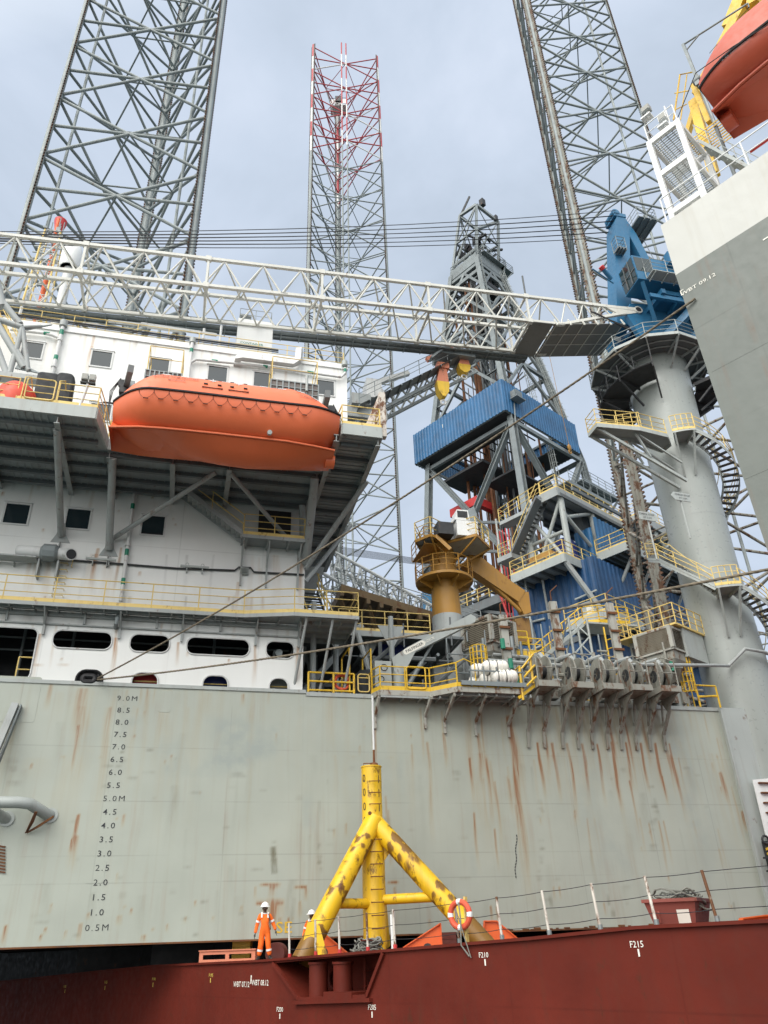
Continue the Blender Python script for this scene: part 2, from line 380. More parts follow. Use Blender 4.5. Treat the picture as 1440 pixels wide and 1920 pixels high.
# ================================================================== HEAVY LIFT SHIP
AS = 16.7
ZT = [(-30, 4.25), (5, 4.16), (7.5, 4.139), (10.4, 4.126), (13.2, 4.0), (18.6, 3.83), (24.5, 3.655), (32.3, 3.55), (48.9, 2.95), (80, 2.2)]
def zt(bb): return interp(ZT, bb)
ship = thing('cargo_ship', 'red hulled heavy lift ship with white frame marks carrying the grey rig on its deck', 'ship', (AS, 12, 0), fr=SH)
def sp(px, py): p = sh(px, py, AS); return (p[1], p[2])
TL, BL, BR, TR = sp(514, 1806), sp(563, 1874), sp(690, 1868), sp(721, 1787)
hb = MB(SH); zlow = -2.0
cols_l = [80, 70, 60, 50, 42, 36, 32]
def sidepoly(pts): hb.raw([SH.w((AS, q[0], q[1])) for q in pts], [tuple(range(len(pts)))])
prev = cols_l[0]
bl = [x for x in cols_l if x > TL[0]]+[TL[0]]
for x, y in zip(bl, bl[1:]):
    if y == TL[0]: sidepoly([(x, zt(x)), (TL[0], zt(TL[0])), TL, BL, (BL[0], zlow), (x, zlow)])
    else: sidepoly([(x, zt(x)), (y, zt(y)), (y, zlow), (x, zlow)])
sidepoly([BL, BR, (BR[0], zlow), (BL[0], zlow)])
br = [TR[0], 13.2, 11, 9, 7, 5, 0, -15, -30]
sidepoly([(TR[0], zt(TR[0])), (13.2, zt(13.2)), (13.2, zlow), (BR[0], zlow), BR, TR])
for x, y in zip(br[1:], br[2:]): sidepoly([(x, zt(x)), (y, zt(y)), (y, zlow), (x, zlow)])
zz = [TL, (TL[0], zt(TL[0])), ] ; lip = .05
sidepoly([TL, (TL[0], zt(TL[0])), (TR[0], zt(TR[0])), TR])
# the mooring recess: walls, back and floor set 1.3 m into the side
ring = [TL, BL, BR, TR]
for (p, q) in zip(ring, ring[1:]+ring[:1]):
    hb.raw([SH.w((AS, *p)), SH.w((AS, *q)), SH.w((AS+1.3, *q)), SH.w((AS+1.3, *p))], [(0, 1, 2, 3)])
hb.raw([SH.w((AS+1.3, *p)) for p in ring], [(0, 1, 2, 3)])
bs = [80, 60, 48.9, 32.3, 24.5, 18.6, 13.2, 10.4, 7.5, 5, -30]
hb.raw([SH.w((AS+42, x, z)) for x in bs for z in (zt(x), zlow)], [(2*i, 2*i+2, 2*i+3, 2*i+1) for i in range(len(bs)-1)])
hb.raw([SH.w((a, 80, z)) for a, z in ((AS, zt(80)), (AS+42, zt(80)), (AS+42, zlow), (AS, zlow))], [(0, 1, 2, 3)])
hb.build('hull', M['ship'], ship, smooth=0)
db = MB(SH)
db.raw([SH.w((a, x, zt(x)-.004)) for x in bs for a in (AS+.002, AS+42)], [(2*i, 2*i+1, 2*i+3, 2*i+2) for i in range(len(bs)-1)])
db.build('deck', M['deck'], ship, smooth=0)
g = MB(SH)                                               # gunwale bar
for x, y in zip(bs, bs[1:]): g.beam((AS-.02, x, zt(x)+.03), (AS-.02, y, zt(y)+.03), .12, .07)
g.build('gunwale_bar', M['ship'], ship)
g = MB(SH)
for p, q in zip(ring[:3], ring[1:]): g.beam((AS-.03, *p), (AS-.03, *q), .10, .12, up=SH.x)
g.beam((AS-.05, BL[0]+.2, BL[1]-.08), (AS-.05, BR[0]-.2, BR[1]-.08), .16, .10)
g.build('recess_rim', M['ship'], ship)
for px in (597, 643):
    p = SH.on(0, AS+.35, px, 1852); g = MB(SH)
    r = .29
    g.lathe((AS+.35, p[1], BL[1]+.0), (0, 0, 1), [(0, r), (.92, r), (.92, r+.04), (.98, r+.04), (.98, 0)], 20)
    g.build('mooring_bitt', M['ship'], ship)
g = MB(SH); p0, p1 = sp(612, 1868), sp(665, 1864)
g.box(AS-.12, AS+.9, p1[0], p0[0], BL[1]+.01, BL[1]+.22); g.build('bitt_base', M['ship'], ship)
for k in range(3):
    g = MB(SH); c = SH.on(0, AS+1.24, 572, 1816+17*k)
    g.path([(AS+1.3, c[1]+.22, c[2]), (AS+1.1, c[1]+.22, c[2]-.02), (AS+1.1, c[1]-.22, c[2]-.02), (AS+1.3, c[1]-.22, c[2])], .022, 6); g.build('ladder_rung', M['ship'], ship)
g = MB(SH); c = SH.on(0, AS+1.0, 684, 1830); g.tube((AS+1.0, c[1], BL[1]+.05), (AS+1.0, c[1], zt(c[1])-.1), .05, 8)
for k in range(4): g.box(AS+.95, AS+1.28, c[1]-.12, c[1]+.12, BL[1]+.3+.4*k, BL[1]+.33+.4*k)
g.build('recess_stay', M['ship'], ship)
g = MB(SH); c = SH.on(0, AS+1.25, 630, 1835); g.torus((AS+1.22, c[1], c[2]), (1, 0, 0), .3, .07, 20, 8); g.build('pipe_collar', M['ship'], ship)
def mark(s, px, py, size, m='mark', tick=None, sx=1.):
    p = sh(px, py, AS); f = text(s, 'frame_mark', M[m], ship, SH.w((AS-.004, p[1], p[2])), -SH.y, Z, size, sx, bold=.012)
    if tick:
        q = sh(*tick, AS); t = MB(SH); t.box(AS-.010, AS-.003, q[1]-.02, q[1]+.02, q[2]-.075, q[2]+.065); t.build('frame_tick', M[m], ship)
mark('F215', 1194, 1771, .175, 'mark', (1198, 1786)); mark('F210', 907, 1791, .165, 'mark', (910, 1804))
mark('F205', 698, 1889, .18, 'mark', (698, 1902)); mark('F200', 525, 1893, .18, 'mark', (525, 1905))
mark('F195', 396, 1829, .15, 'markyel', (395, 1838)); mark('F190', 289, 1836, .15, 'markyel', (287, 1846)); mark('F185', 199, 1842, .15, 'markyel', (197, 1852)); mark('F180', 122, 1850, .15, 'markyel', (122, 1858))
mark('WBT 07.12', 453, 1846, .225, 'mark', None, .92); mark('WBT 08.12', 488, 1843, .225, 'mark', None, .92)
q = sh(471, 1838, AS); t = MB(SH); t.box(AS-.010, AS-.003, q[1]-.025, q[1]+.025, q[2]-.10, q[2]+.14); t.build('frame_tick', M['mark'], ship)
# ------------------------------------------------------------------ forecastle
fc = thing('ship_forecastle', 'tall slab sided ship forecastle painted grey below and white above', 'forecastle', (AS, 5.6, 4.2), fr=SH)
BF = 5.62; ZG = 19.95; ZF = 21.95
g = MB(SH)
g.raw([SH.w(p) for p in [(AS, BF-.25, 4.2), (AS, -20, 4.2), (AS, -20, ZG), (AS, BF+.06, ZG), (AS+14, BF-.25, 4.2), (AS+14, -20, 4.2), (AS+14, -20, ZG), (AS+14, BF+.06, ZG)]],
      [(0, 1, 2, 3), (7, 6, 5, 4), (0, 3, 7, 4), (1, 5, 6, 2)]); g.build('lower_side_plate', M['fgrey'], fc, smooth=0)
g = MB(SH)
g.raw([SH.w(p) for p in [(AS, BF+.06, ZG), (AS, -20, ZG), (AS, -20, ZF+.15), (AS, 3.5, ZF), (AS, BF+.06, ZF), (AS+14, BF+.06, ZG), (AS+14, -20, ZG), (AS+14, -20, ZF+.15), (AS+14, 3.5, ZF), (AS+14, BF+.06, ZF)]],
      [(0, 1, 2, 3, 4), (9, 8, 7, 6, 5), (0, 4, 9, 5), (4, 3, 8, 9), (3, 2, 7, 8)]); g.build('upper_side_plate', M['fwhite'], fc, smooth=0)
p = sh(1309, 534, AS); text('WBT 09.12', 'tank_mark', M['mark'], fc, SH.w((AS-.004, p[1], p[2])), -SH.y, Z, .165, 1.30, bold=.012)
q = sh(1277, 549, AS); t = MB(SH); t.box(AS-.010, AS-.003, q[1]-.012, q[1]+.012, q[2]-.10, q[2]+.07); t.box(AS-.010, AS-.003, q[1]-.09, q[1]-.013, q[2]+.045, q[2]+.07); t.build('frame_tick', M['mark'], fc)
q = sh(1438, 446, AS); t = MB(SH); t.box(AS-.010, AS-.003, q[1]-.3, q[1]+.1, q[2]-.02, q[2]+.02); t.build('frame_tick', M['mark'], fc)
for zz_ in (9.5, 13.2, 16.4):
    t = MB(SH); t.box(AS-.004, AS+.02, -20, BF-.1, zz_, zz_+.012); t.build('weld_seam', M['fgrey'], fc, smooth=0)
g = MB(SH); g.lathe((AS+.9, 4.75, ZF-.1), (0, 0, 1), [(0, .45), (.5, .45), (.75, .36), (.9, .18), (.95, 0)], 16); g.build('vent_mushroom', M['fwhite'], fc)
g = MB(SH); g.rail([(AS+.06, 5.5, ZF), (AS+.06, 3.05, ZF), (AS+.06, -8, ZF)], 1.0, 1, 1.1, .022); g.build('bulwark_rail', M['white'], fc)
g = MB(SH); g.tube((AS+.3, 2.95, ZF+.72), (AS+.3, 1.6, ZF+.72), .05, 8); g.build('hose_roll', M['red'], fc)
# ------------------------------------------------------------------ access tower on the forecastle
tw = thing('access_tower', 'white framed platform tower with open gratings beside the orange lifeboat', 'platform tower', (AS+.6, 5.2, ZF), fr=SH)
A0, A1 = AS+.35, AS+2.1; B0, B1 = 5.40, 4.42; ZP = [23.35, 24.45, 25.55]
ztop = sh(1275, 225, A0)[2]; ZP = [ZF+.55, (ZF+ztop)/2+.35, ztop]
for a in (A0, A1):
    for bb in (B0, B1):
        g = MB(SH); g.beam((a, bb, ZF-.3), (a, bb, ztop), .15, .15); g.build('post', M['white'], tw)
for zz_ in ZP:
    g = MB(SH); 
    for p, q in (((A0, B0+.07, zz_), (A0, B1-.07, zz_)), ((A1, B0+.07, zz_), (A1, B1-.07, zz_)), ((A0+.08, B0, zz_), (A1-.08, B0, zz_)), ((A0+.08, B1, zz_), (A1-.08, B1, zz_))): g.beam(p, q, .09, .2)
    g.build('frame_beam', M['white'], tw)
    g = MB(SH)
    for k in range(18): a = A0+.1+(A1-A0-.2)*k/17; g.beam((a, B0-.05, zz_+.06), (a, B1+.05, zz_+.06), .016, .05)
    for k in range(5): bb = B0-.1+(B1-B0+.2)*k/4; g.beam((A0+.06, bb, zz_+.07), (A1-.06, bb, zz_+.07), .014, .03)
    g.build('floor_grating', M['grey'], tw)
g = MB(SH); g.rail([(A1, B0, ZP[2]+.1), (A0, B0, ZP[2]+.1), (A0, B1, ZP[2]+.1)], .75, 1, .8, .02); g.build('guard_rail', M['white'], tw)
g = MB(SH); g.stairs((A0+1.1, B1-.1, ZP[2]), (A0+1.1, B1-1.7, ZF+.1), (1, 0, 0), .55, 10, sh=.09); g.rail([(A0+1.1, B1-.1, ZP[2]), (A0+1.1, B1-1.7, ZF+.1)], .8, 1, .7, .015); g.build('stair_flight', M['lgrey'], tw)
g = MB(SH); g.tube((A0+.1, B1+.25, ZP[2]), (A0+.1, B1+.25, ZP[2]+1.15), .028, 6); g.build('whip_aerial', M['white'], tw)
for i, (px, py, bb, lab) in enumerate(((1212, 206, B0-.1, 'square floodlight on the outer corner of the white tower'), (1243, 222, B0-.55, 'white boxed floodlight hanging beside the aerial on the white tower'))):
    c = SH.on(0, A0+.02, px, py); fl = thing('floodlight', lab, 'floodlight', c, 'floodlights on the forecastle tower', SH)
    g = MB(SH); g.box(c[0]-.10, c[0]+.10, c[1]-.13, c[1]+.13, c[2]-.12, c[2]+.12); g.build('housing', M['grey' if i == 0 else 'white'], fl)
    g = MB(SH); g.box(c[0]-.115, c[0]-.104, c[1]-.11, c[1]+.11, c[2]-.10, c[2]+.10); g.build('lens', M['lamp'], fl)
    g = MB(SH); g.beam((c[0], c[1], c[2]-.4), (c[0], c[1], c[2]-.12), .05, .05); g.box(c[0]-.1, c[0]+.16, c[1]-.1, c[1]+.22, c[2]-.34, c[2]-.28); g.build('bracket', M['white'], fl)
# ------------------------------------------------------------------ lifeboats (one builder, two sizes)
def make_lifeboat(root, fr, c, L, B, H, m, keel=True, flip=1, gf=.50, cf=.80):
    """c: local point at the keel line amidships; x of the frame runs along the boat"""
    cx_, cy_, cz_ = c
    n, mrow = 36, []
    def sec(t):                       # t -1..1 along; returns half beam, gunwale height, bottom height, canopy height
        e = abs(t); f = t*flip
        hb = B/2*(1-max(0, (e-.66)/.34)**2.2*(.26 if f > 0 else .60)); 
        gz = H*(gf-.03*max(0, -f)**3+.02*max(0, f)**2)
        bz = H*(.16+.16*max(0, (e-.62)/.38)**2.0)
        cz = H*(cf-.34*max(0, (e-.60)/.40)**1.6); 
        if f > .83: cz = max(gz+.02, cz)
        return hb, gz, bz, cz
    hull, can = MB(fr), MB(fr); K = 9; T = [sin(pi/2*(-1+2*i/n)) for i in range(n+1)]; T = [(-1+2*i/n)*.55+.45*T[i] for i in range(n+1)]
    rows = []; rows2 = []
    for t in T:
        hb, gz, bz, cz = sec(t); x = cx_+t*L/2
        prof = []
        for k in range(K+1):
            a = pi/2*k/K; prof.append((hb*(sin(a)**.62), bz+(gz-bz)*(1-cos(a)**1.25)))
        pts = [(-y, z) for y, z in prof[::-1]]+[(y, z) for y, z in prof[1:]]
        rows.append([fr.w((x, cy_+y, cz_+z)) for y, z in pts])
        p2 = []
        for k in range(K+1):
            a = pi/2*k/K; p2.append((hb*.97*(cos(a)**.55), gz+(cz-gz)*(sin(a)**.8)))
        pts = [(y, z) for y, z in p2]+[(-y, z) for y, z in p2[::-1][1:]]
        rows2.append([fr.w((x, cy_+y, cz_+z)) for y, z in pts])
    for mb, R in ((hull, rows), (can, rows2)):
        w = len(R[0]); vs = [v for r in R for v in r]
        fs = [(i*w+k, i*w+k+1, (i+1)*w+k+1, (i+1)*w+k) for i in range(n) for k in range(w-1)]+[tuple(range(w)), tuple(range(n*w+w-1, n*w-1, -1))]
        mb.raw(vs, fs)
    ho = hull.build('hull', m, root, smooth=50); co = can.build('canopy', m, root, smooth=50)
    g = MB(fr); ring = []
    for t in T: hb, gz, bz, cz = sec(t); ring.append((cx_+t*L/2, cy_-hb-.02, cz_+gz))
    ring2 = [(x, 2*cy_-y, z) for x, y, z in ring[::-1]]; g.path(ring+ring2, .055*L/9.35, 6, True); g.build('rubbing_strake', M['black'], root)
    if keel:
        w = .22; kz = [(-.50, .34), (-.38, .27), (-.28, .165), (-.17, .065), (-.03, .012), (.10, .0), (.26, .035), (.40, .11), (.485, .15)]
        belly = MB(fr); rows_ = []
        for a_, z_ in kz:
            hw_ = B*.30*(1-max(0, abs(a_+.02)-.33)*1.6); zo = .165-.05*max(0, -a_-.1)
            rows_.append([(cx_+a_*L, cy_-hw_, cz_+zo*H+.05), (cx_+a_*L, cy_-hw_, cz_+zo*H), (cx_+a_*L, cy_-hw_*.62, cz_+(z_*.45+zo*.55)*H-.02), (cx_+a_*L, cy_-w*.6, cz_+z_*H), (cx_+a_*L, cy_+w*.6, cz_+z_*H), (cx_+a_*L, cy_+hw_*.62, cz_+(z_*.45+zo*.55)*H-.02), (cx_+a_*L, cy_+hw_, cz_+zo*H), (cx_+a_*L, cy_+hw_, cz_+zo*H+.05)])
        m_ = len(rows_[0]); belly.raw([fr.w(p) for r in rows_ for p in r], [(i*m_+k, i*m_+k+1, (i+1)*m_+k+1, (i+1)*m_+k) for i in range(len(rows_)-1) for k in range(m_-1)]+[tuple(range(m_)), tuple(range(len(rows_)*m_-1, (len(rows_)-1)*m_-1, -1))])
        belly.build('keel', m, root, smooth=50)
        f = MB(fr); f.path([(x, y-.05, z) for x, y, z in (r[0] for r in rows_)], .055, 6); f.build('bilge_fin', m, root)
        nz = MB(fr); nz.tube((cx_+.455*L*flip, cy_, cz_+.16*H), (cx_+.497*L*flip, cy_, cz_+.16*H), .30, 18); nz.build('propeller_nozzle', m, root)
        vn = MB(fr); vn.tube((cx_+.18*L, cy_-B*.36, cz_+.215*H), (cx_+.18*L, cy_-B*.41, cz_+.205*H), .10, 12); vn.build('drain_cap', M['lgrey'], root)
        sl = MB(fr); sl.box(cx_+.05*L, cx_+.24*L, cy_-w/2-.012, cy_-w/2+.01, cz_+.075*H, cz_+.10*H); sl.build('keel_slot', M['dark'], root)
    return sec, T
lb2 = thing('lifeboat', 'faded red lifeboat cradled in yellow davits above the white ship forecastle', 'lifeboat', (AS+2.6, 1.2, ZF+1), fr=SH)
F2 = Frame(0, 0, 47.0+90.0)        # x towards -b (right and near), y towards +a
F2 = Frame(0, 0, 137.0)            # its x axis is the ship's -y, its y axis the ship's +x
c0 = SH.on(0, AS+2.4, 1345, 252); 
make_lifeboat(lb2, F2, (-(c0[1]-4.45), AS+2.4, c0[2]-.35), 8.4, 3.0, 3.3, M['boat2'], True, -1, .40, .98)
def l2(px, py, a): p = SH.on(0, a, px, py); return SH.w((a-.012, p[1], p[2]))
p = SH.on(0, AS+.93, 1378, 92); text('10.5x3.3x1.2M', 'capacity_text', M['ink'], lb2, SH.w((AS+.86, p[1], p[2])), -SH.y, (Z+SH.x*.25), .13, 1.3)
text('6.M PERSONS', 'capacity_text', M['ink'], lb2, SH.w((AS+.84, p[1]-.03, p[2]-.17)), -SH.y, (Z+SH.x*.25), .13, 1.2)
g = MB(SH); q0 = SH.on(0, AS+.86, 1312, 126); q1 = SH.on(0, AS+.86, 1440, 150)
g.path([(AS+2.0, 4.9, q0[2]), (AS+.9, 3.6, q0[2]-.05), (AS+.86, 2.4, q0[2]-.25), (AS+.86, 0, q0[2]-.8)], .016, 5); g.build('gripe_wire', M['wire'], lb2)
# yellow davit frame and grey arm
dv = thing('lifeboat_davit', 'yellow box section lifeboat davit frame standing behind the red lifeboat', 'davit', (AS+3.5, 4.2, ZF), fr=SH)
g = MB(SH)
P = lambda px, py, a: SH.on(0, a, px, py)
for pa, pb, w in ((P(1285, 265, AS+4.0), P(1310, 180, AS+4.0), .22), (P(1310, 180, AS+4.0), P(1392, 20, AS+4.0), .45), (P(1330, 230, AS+3.4), P(1300, 160, AS+3.4), .2), (P(1340, 330, AS+3.0), P(1300, 190, AS+3.8), .3)): g.beam(pa, pb, w, w*.8)
g.build('davit_frame', M['yellow'], dv)
g = MB(SH); pa, pb = P(1375, 60, AS+4.6), P(1412, -30, AS+4.6); g.beam(pa, pb, .9, .5); pa = P(1420, 20, AS+4.4); g.beam(pa, pa+V((0, -.4, 1.2)), .9, .4); g.build('davit_head', M['yellow'], dv)
g = MB(SH); a = P(1263, 225, AS+3.2); bq = P(1275, 140, AS+3.2); cq = P(1300, 135, AS+3.2)
g.path([a, bq, cq], .03, 6); a2 = P(1276, 225, AS+3.2); g.path([a2, P(1288, 140, AS+3.2)], .02, 6); g.path([P(1265, 175, AS+3.2), P(1292, 170, AS+3.2)], .02, 6); g.path([P(1268, 205, AS+3.2), P(1288, 195, AS+3.2)], .02, 6); g.build('davit_ladder', M['yellow'], dv)
g = MB(SH); lo = P(1300, 255, AS+3.4)
for k in range(9): g.beam(V((AS+2.9+.12*k, lo[1]+.1, lo[2]-.7)), V((AS+2.9+.12*k, lo[1]-1.6, lo[2]-.7)), .02, .05)
g.beam((AS+2.9, lo[1]+.1, lo[2]-.7), (AS+3.9, lo[1]+.1, lo[2]-.7), .05, .1); g.beam((AS+2.9, lo[1]-1.6, lo[2]-.7), (AS+3.9, lo[1]-1.6, lo[2]-.7), .05, .1); g.build('davit_grating', M['yellow'], dv)
g = MB(SH)
for k in range(5): g.beam((AS+1.7, 3.4-1.4*k, ZF-.02), (AS+3.6, 3.4-1.4*k, ZF+.75), .2, .2)
g.beam((AS+1.7, 3.6, ZF+.35), (AS+1.7, -6, ZF+.35), .18, .25); g.build('cradle_beam', M['yellow'], dv)
da = thing('rescue_davit', 'grey crooked davit arm with small winch hooking over the red lifeboat', 'davit', (AS+1.4, 4.2, ZF+2), fr=SH)
g = MB(SH); DA = AS+3.1; a = P(1308, 150, DA); bq = P(1281, 84, DA); cq = P(1403, 6, DA); dq = P(1404, 14, DA)
g.path([V((a[0], a[1], ZF)), a], .06, 8); g.beam(a, bq, .12, .10); g.build('post', M['dgal'], da)
g = MB(SH); g.path([bq, cq, dq], .035, 8); g.path([P(1287, 94, DA), P(1310, 66, DA)], .028, 6); g.build('arm', M['dgal'], da)
g = MB(SH); w_ = P(1306, 152, DA); g.tube(w_+V((0, .12, 0)), w_+V((0, -.16, 0)), .13, 14); g.box(w_[0]-.1, w_[0]+.1, w_[1]-.1, w_[1]+.06, w_[2]-.3, w_[2]-.1); g.build('winch', M['dgal'], da)
g = MB(SH); g.tube(dq, P(1330, 100, DA), .009, 5); g.build('fall_wire', M['wire'], da)
# ================================================================== DECK EDGE RAILING, TRIPOD, DECK ITEMS
rl = thing('deck_railing', 'rusty white stanchions with slack wires along the red ship deck edge', 'railing', (AS+.1, 14, zt(14)), fr=SH)
posts = [(543, 1797, -3), (592, 1790, 0), (637, 1788, 0), (690, 1785, 0), (741, 1778, 0), (862, 1770, -4), (942, 1763, -2), (1031, 1756, -3), (1127, 1748, -3), (1233, 1741, -4), (1347, 1733, -6)]
tops = []
for i, (px, py, ln) in enumerate(posts):
    bb = SH.on(0, AS+.12, px, py)[1]; z = zt(bb); g = MB(SH); lean = ln*.02
    h = 1.05 if i < 5 else 1.02; tp = (AS+.12, bb+.04-lean*.6, z+h); tops.append((V((AS+.12, bb, z)), V(tp)))
    g.tube((AS+.12, bb, z), tp, .034, 8); g.build('stanchion', M['rail'], rl)
    g = MB(SH); g.tube((AS+.12, bb, z), (AS+.12, bb, z+.17), .055, 8); g.build('stanchion_socket', M['red'] if i < 5 else M['dgal'], rl)
for lv, sag in ((.97, .02), (.62, .03), (.28, .03)):
    pts = []
    for (p, q), (r_, s_) in zip(tops, tops[1:]):
        a, c = p+(q-p)*lv, r_+(s_-r_)*lv
        for k in range(5): t_ = k/5; pts.append(a+(c-a)*t_-Z*(sag*4*t_*(1-t_)))
    p, q = tops[-1]; pts += [p+(q-p)*lv, p+(q-p)*lv+V((0, -3.5, .0))]
    g = MB(SH); g.path(pts, .008, 5); g.build('guard_wire', M['wire'], rl)
g = MB(SH); bb = SH.on(0, AS+.5, 741, 1770)[1]; g.tube((AS+.5, bb+.1, zt(bb)), (AS+.5, bb+.12, zt(bb)+.95), .045, 8); g.tube((AS+.4, bb-.05, zt(bb)), (AS+.4, bb-.08, zt(bb)+1.02), .04, 8); g.build('spare_stanchion', M['white'], rl)
# yellow guide post on three legs
TD = 31.6
ct = at(696, 1440, TD); zb = zt(20)
tp = thing('guide_post', 'rust streaked yellow tripod guide post standing on the ship deck before the rig hull', 'guide post', (ct[0], TD, zb), fr=W0)
X0 = ct[0]; ZTOP = ct[2]; R0 = .395
g = MB(W0); g.lathe((X0, TD, zb), (0, 0, 1), [(0, R0*1.08), (4.2, R0*1.08), (4.3, R0), (ZTOP-zb, R0), (ZTOP-zb, R0+.02), (ZTOP-zb+.05, R0+.02), (ZTOP-zb+.05, 0)], 28); g.build('column', M['tripod'], tp)
jl = V((X0-.02, TD-.25, at(694, 1548, TD)[2])); fl_ = at(568, 1788, 29.4); fl_ = V((fl_[0], fl_[1], zt(21.5)-.05))
jr = V((X0+.15, TD-.12, at(705, 1548, TD)[2])); fr_ = at(915, 1752, 30.2); fr_ = V((fr_[0], fr_[1], 3.75))
def worn_leg(p, q, r, patches, seed):      # a tube whose paint is worn to rust in given stretches: (from, to, strength)
    rd = random.Random(seed); p, q = W0.w(p), W0.w(q); d = (q-p); L = d.length; d.normalize(); a = d.orthogonal().normalized(); b_ = d.cross(a); n, m = 28, int(L/.06); vs, col = [], []
    ph = [rd.uniform(0, 6.28) for _ in range(6)]
    for i in range(m+1):
        t_ = i/m
        for k in range(n):
            th = 2*pi*k/n; vs.append(p+d*(L*t_)+a*(r*cos(th))+b_*(r*sin(th))); s_ = 0
            for (t0, t1, st_) in patches:
                e0 = t0+.018*sin(2*th+ph[0])+.012*sin(5*th+ph[1]); e1 = t1+.03*sin(3*th+ph[2])+.02*sin(7*th+ph[3])
                if e0 < t_ < e1: s_ = max(s_, 1.9*st_*min(1, (t_-e0)/.008)*min(1, (e1-t_)/.03))
            col.append(s_)
    g = MB(); g.raw(vs, [(i*n+k, i*n+(k+1) % n, (i+1)*n+(k+1) % n, (i+1)*n+k) for i in range(m) for k in range(n)]+[tuple(range(n-1, -1, -1)), tuple(m*n+k for k in range(n))])
    o = g.build('leg', M['tripod'], tp); at_ = o.data.color_attributes.new('stain', 'FLOAT_COLOR', 'POINT'); at_.data.foreach_set('color', [x for s_ in col for x in (s_, 0, 0, 1)])
for j, f, pt_, sd_ in ((jl, fl_, [(.16, .20, 1.1), (.235, .27, .9), (.34, .355, .7), (.42, .43, .6), (.53, .575, .9), (.80, 1.1, 1.1)], 3), (jr, fr_, [(.18, .24, 1.1), (.27, .32, .9), (.33, .40, .45), (.56, .60, .9), (.80, 1.1, 1.1), (.66, .68, .6)], 8)):
    d = (f-j).normalized(); worn_leg(j-d*.25, f+d*.12, .355, pt_, sd_)
fb = V((X0+.2, TD+1.5, 4.0)); g = MB(W0); g.tube(V((X0, TD, jl.z-.9)), fb, .33, 20); g.build('leg', M['tripod'], tp)
for j, f, t_ in ((jl, fl_, .62), (jr, fr_, .60)):
    q = j+(f-j)*t_; g = MB(W0); g.tube((X0, TD, q.z), q, .17, 16); g.build('brace', M['tripod'], tp)
g = MB(W0); q = j = V((X0, TD-.1, jl.z-1.0)); g.prism([(X0-.02, TD-.1, jl.z-.5), (X0+.62, TD-.1, jl.z-1.0), (X0+.3, TD-.1, jl.z-1.4), (X0-.02, TD-.1, jl.z-1.4)], (0, .06, 0)); g.build('gusset', M['tripod'], tp)
for k in range(22):
    z = zb+.75+.42*k
    if abs(z-jl.z) < .35 or z > ZTOP-.2: continue
    rr = R0*1.08 if z < zb+4.2 else R0
    g = MB(W0); an = .12; cx_ = X0+rr*sin(an)+.08; y_ = TD-rr*cos(an)
    g.path([(cx_-.22, y_+.03, z), (cx_-.22, y_-.14, z-.02), (cx_+.22, y_-.10, z-.02), (cx_+.22, y_+.08, z)], .018, 6); g.build('rung', M['rust'], tp)
for k in range(4):
    for sd, ch in ((-1, '0'), (1, '1' if k < 3 else '0')):
        an = sd*.78; n_ = V((sin(an), -cos(an), 0)); o = V((X0, TD, ZTOP-.45-.52*k-(.05 if sd > 0 else 0)))+n_*(R0+.004)
        if k == 3 and sd > 0: continue
        text(ch, 'painted_number', M['ink'], tp, o, Z.cross(n_)*1, Z, .42, .75, bold=.05)
for k, (z, r_) in enumerate(((ZTOP-1.75, .07), (jl.z+.12, .07))):
    g = MB(W0); g.tube((X0-.08, TD-R0+.05, z), (X0-.08, TD-R0-.08, z), r_, 12); g.build('lifting_eye', M['rust'], tp)
g = MB(W0); g.path([(X0-.3, TD-.12, ZTOP), (X0-.3, TD-.12, ZTOP+.16), (X0+.15, TD-.12, ZTOP+.16), (X0+.15, TD-.12, ZTOP)], .02, 6); g.build('top_handle', M['rust'], tp)
g = MB(W0); g.lathe((X0+.12, TD, ZTOP+.02), (0, 0, 1), [(0, .18), (.14, .16), (.2, .05), (.9, .035), (.9, .0)], 12); g.build('mast_socket', M['rust'], tp)
g = MB(W0); mt = at(690, 1305, TD); g.tube((X0+.12, TD, ZTOP+.7), (X0+.12, TD, mt[2]), .045, 8); g.build('staff', M['pipe'], tp)
for f in (fl_,):
    g = MB(W0); g.prism([(f.x-.1, f.y-.1, f.z), (f.x+.85*(-1 if f is fr_ else 1), f.y-.1, f.z), (f.x+.55*(-1 if f is fr_ else 1), f.y-.1, f.z+.95), (f.x+.15*(-1 if f is fr_ else 1), f.y-.1, f.z+1.1)], (0, .08, 0)); g.build('foot_gusset', M['tripod'], tp)
# sea fastening brackets
def wedge(name, lab, pts, D, m, hole=None, th=.12):
    P_ = [at(px, py, D) for px, py in pts]; c = P_[0]
    t = thing(name, lab, 'bracket', (c[0], D, c[2]), 'orange sea fastening brackets', W0)
    g = MB(W0); g.prism([(p[0], D, p[2]) for p in P_], (0, th, 0)); g.build('web_plate', M[m], t)
    g = MB(W0)
    n = len(P_)
    for i in range(n): a, c_ = P_[i], P_[(i+1) % n]; g.beam((a[0], D+th/2, a[2]), (c_[0], D+th/2, c_[2]), .30, .035)
    g.build('flange', M[m], t)
    if hole: q = at(*hole, D); g = MB(W0); g.tube((q[0], D-.02, q[2]), (q[0], D-.006, q[2]), .16, 16); g.build('lightening_hole', M['dark'], t)
wedge('sea_fastening_bracket', 'orange wedge bracket behind the tripod foot nearest the worker', [(601, 1745), (658, 1792), (590, 1800), (585, 1760)], 31.2, 'orange', (606, 1786))
wedge('sea_fastening_bracket', 'orange triangular bracket between the tripod column and the lifebuoy', [(826, 1731), (829, 1780), (750, 1785), (757, 1776)], 31.2, 'orange', (802, 1778))
wedge('sea_fastening_bracket', 'orange wedge bracket beside the tripod foot under the lifebuoy', [(908, 1727), (931, 1727), (980, 1768), (905, 1772)], 31.5, 'orange')
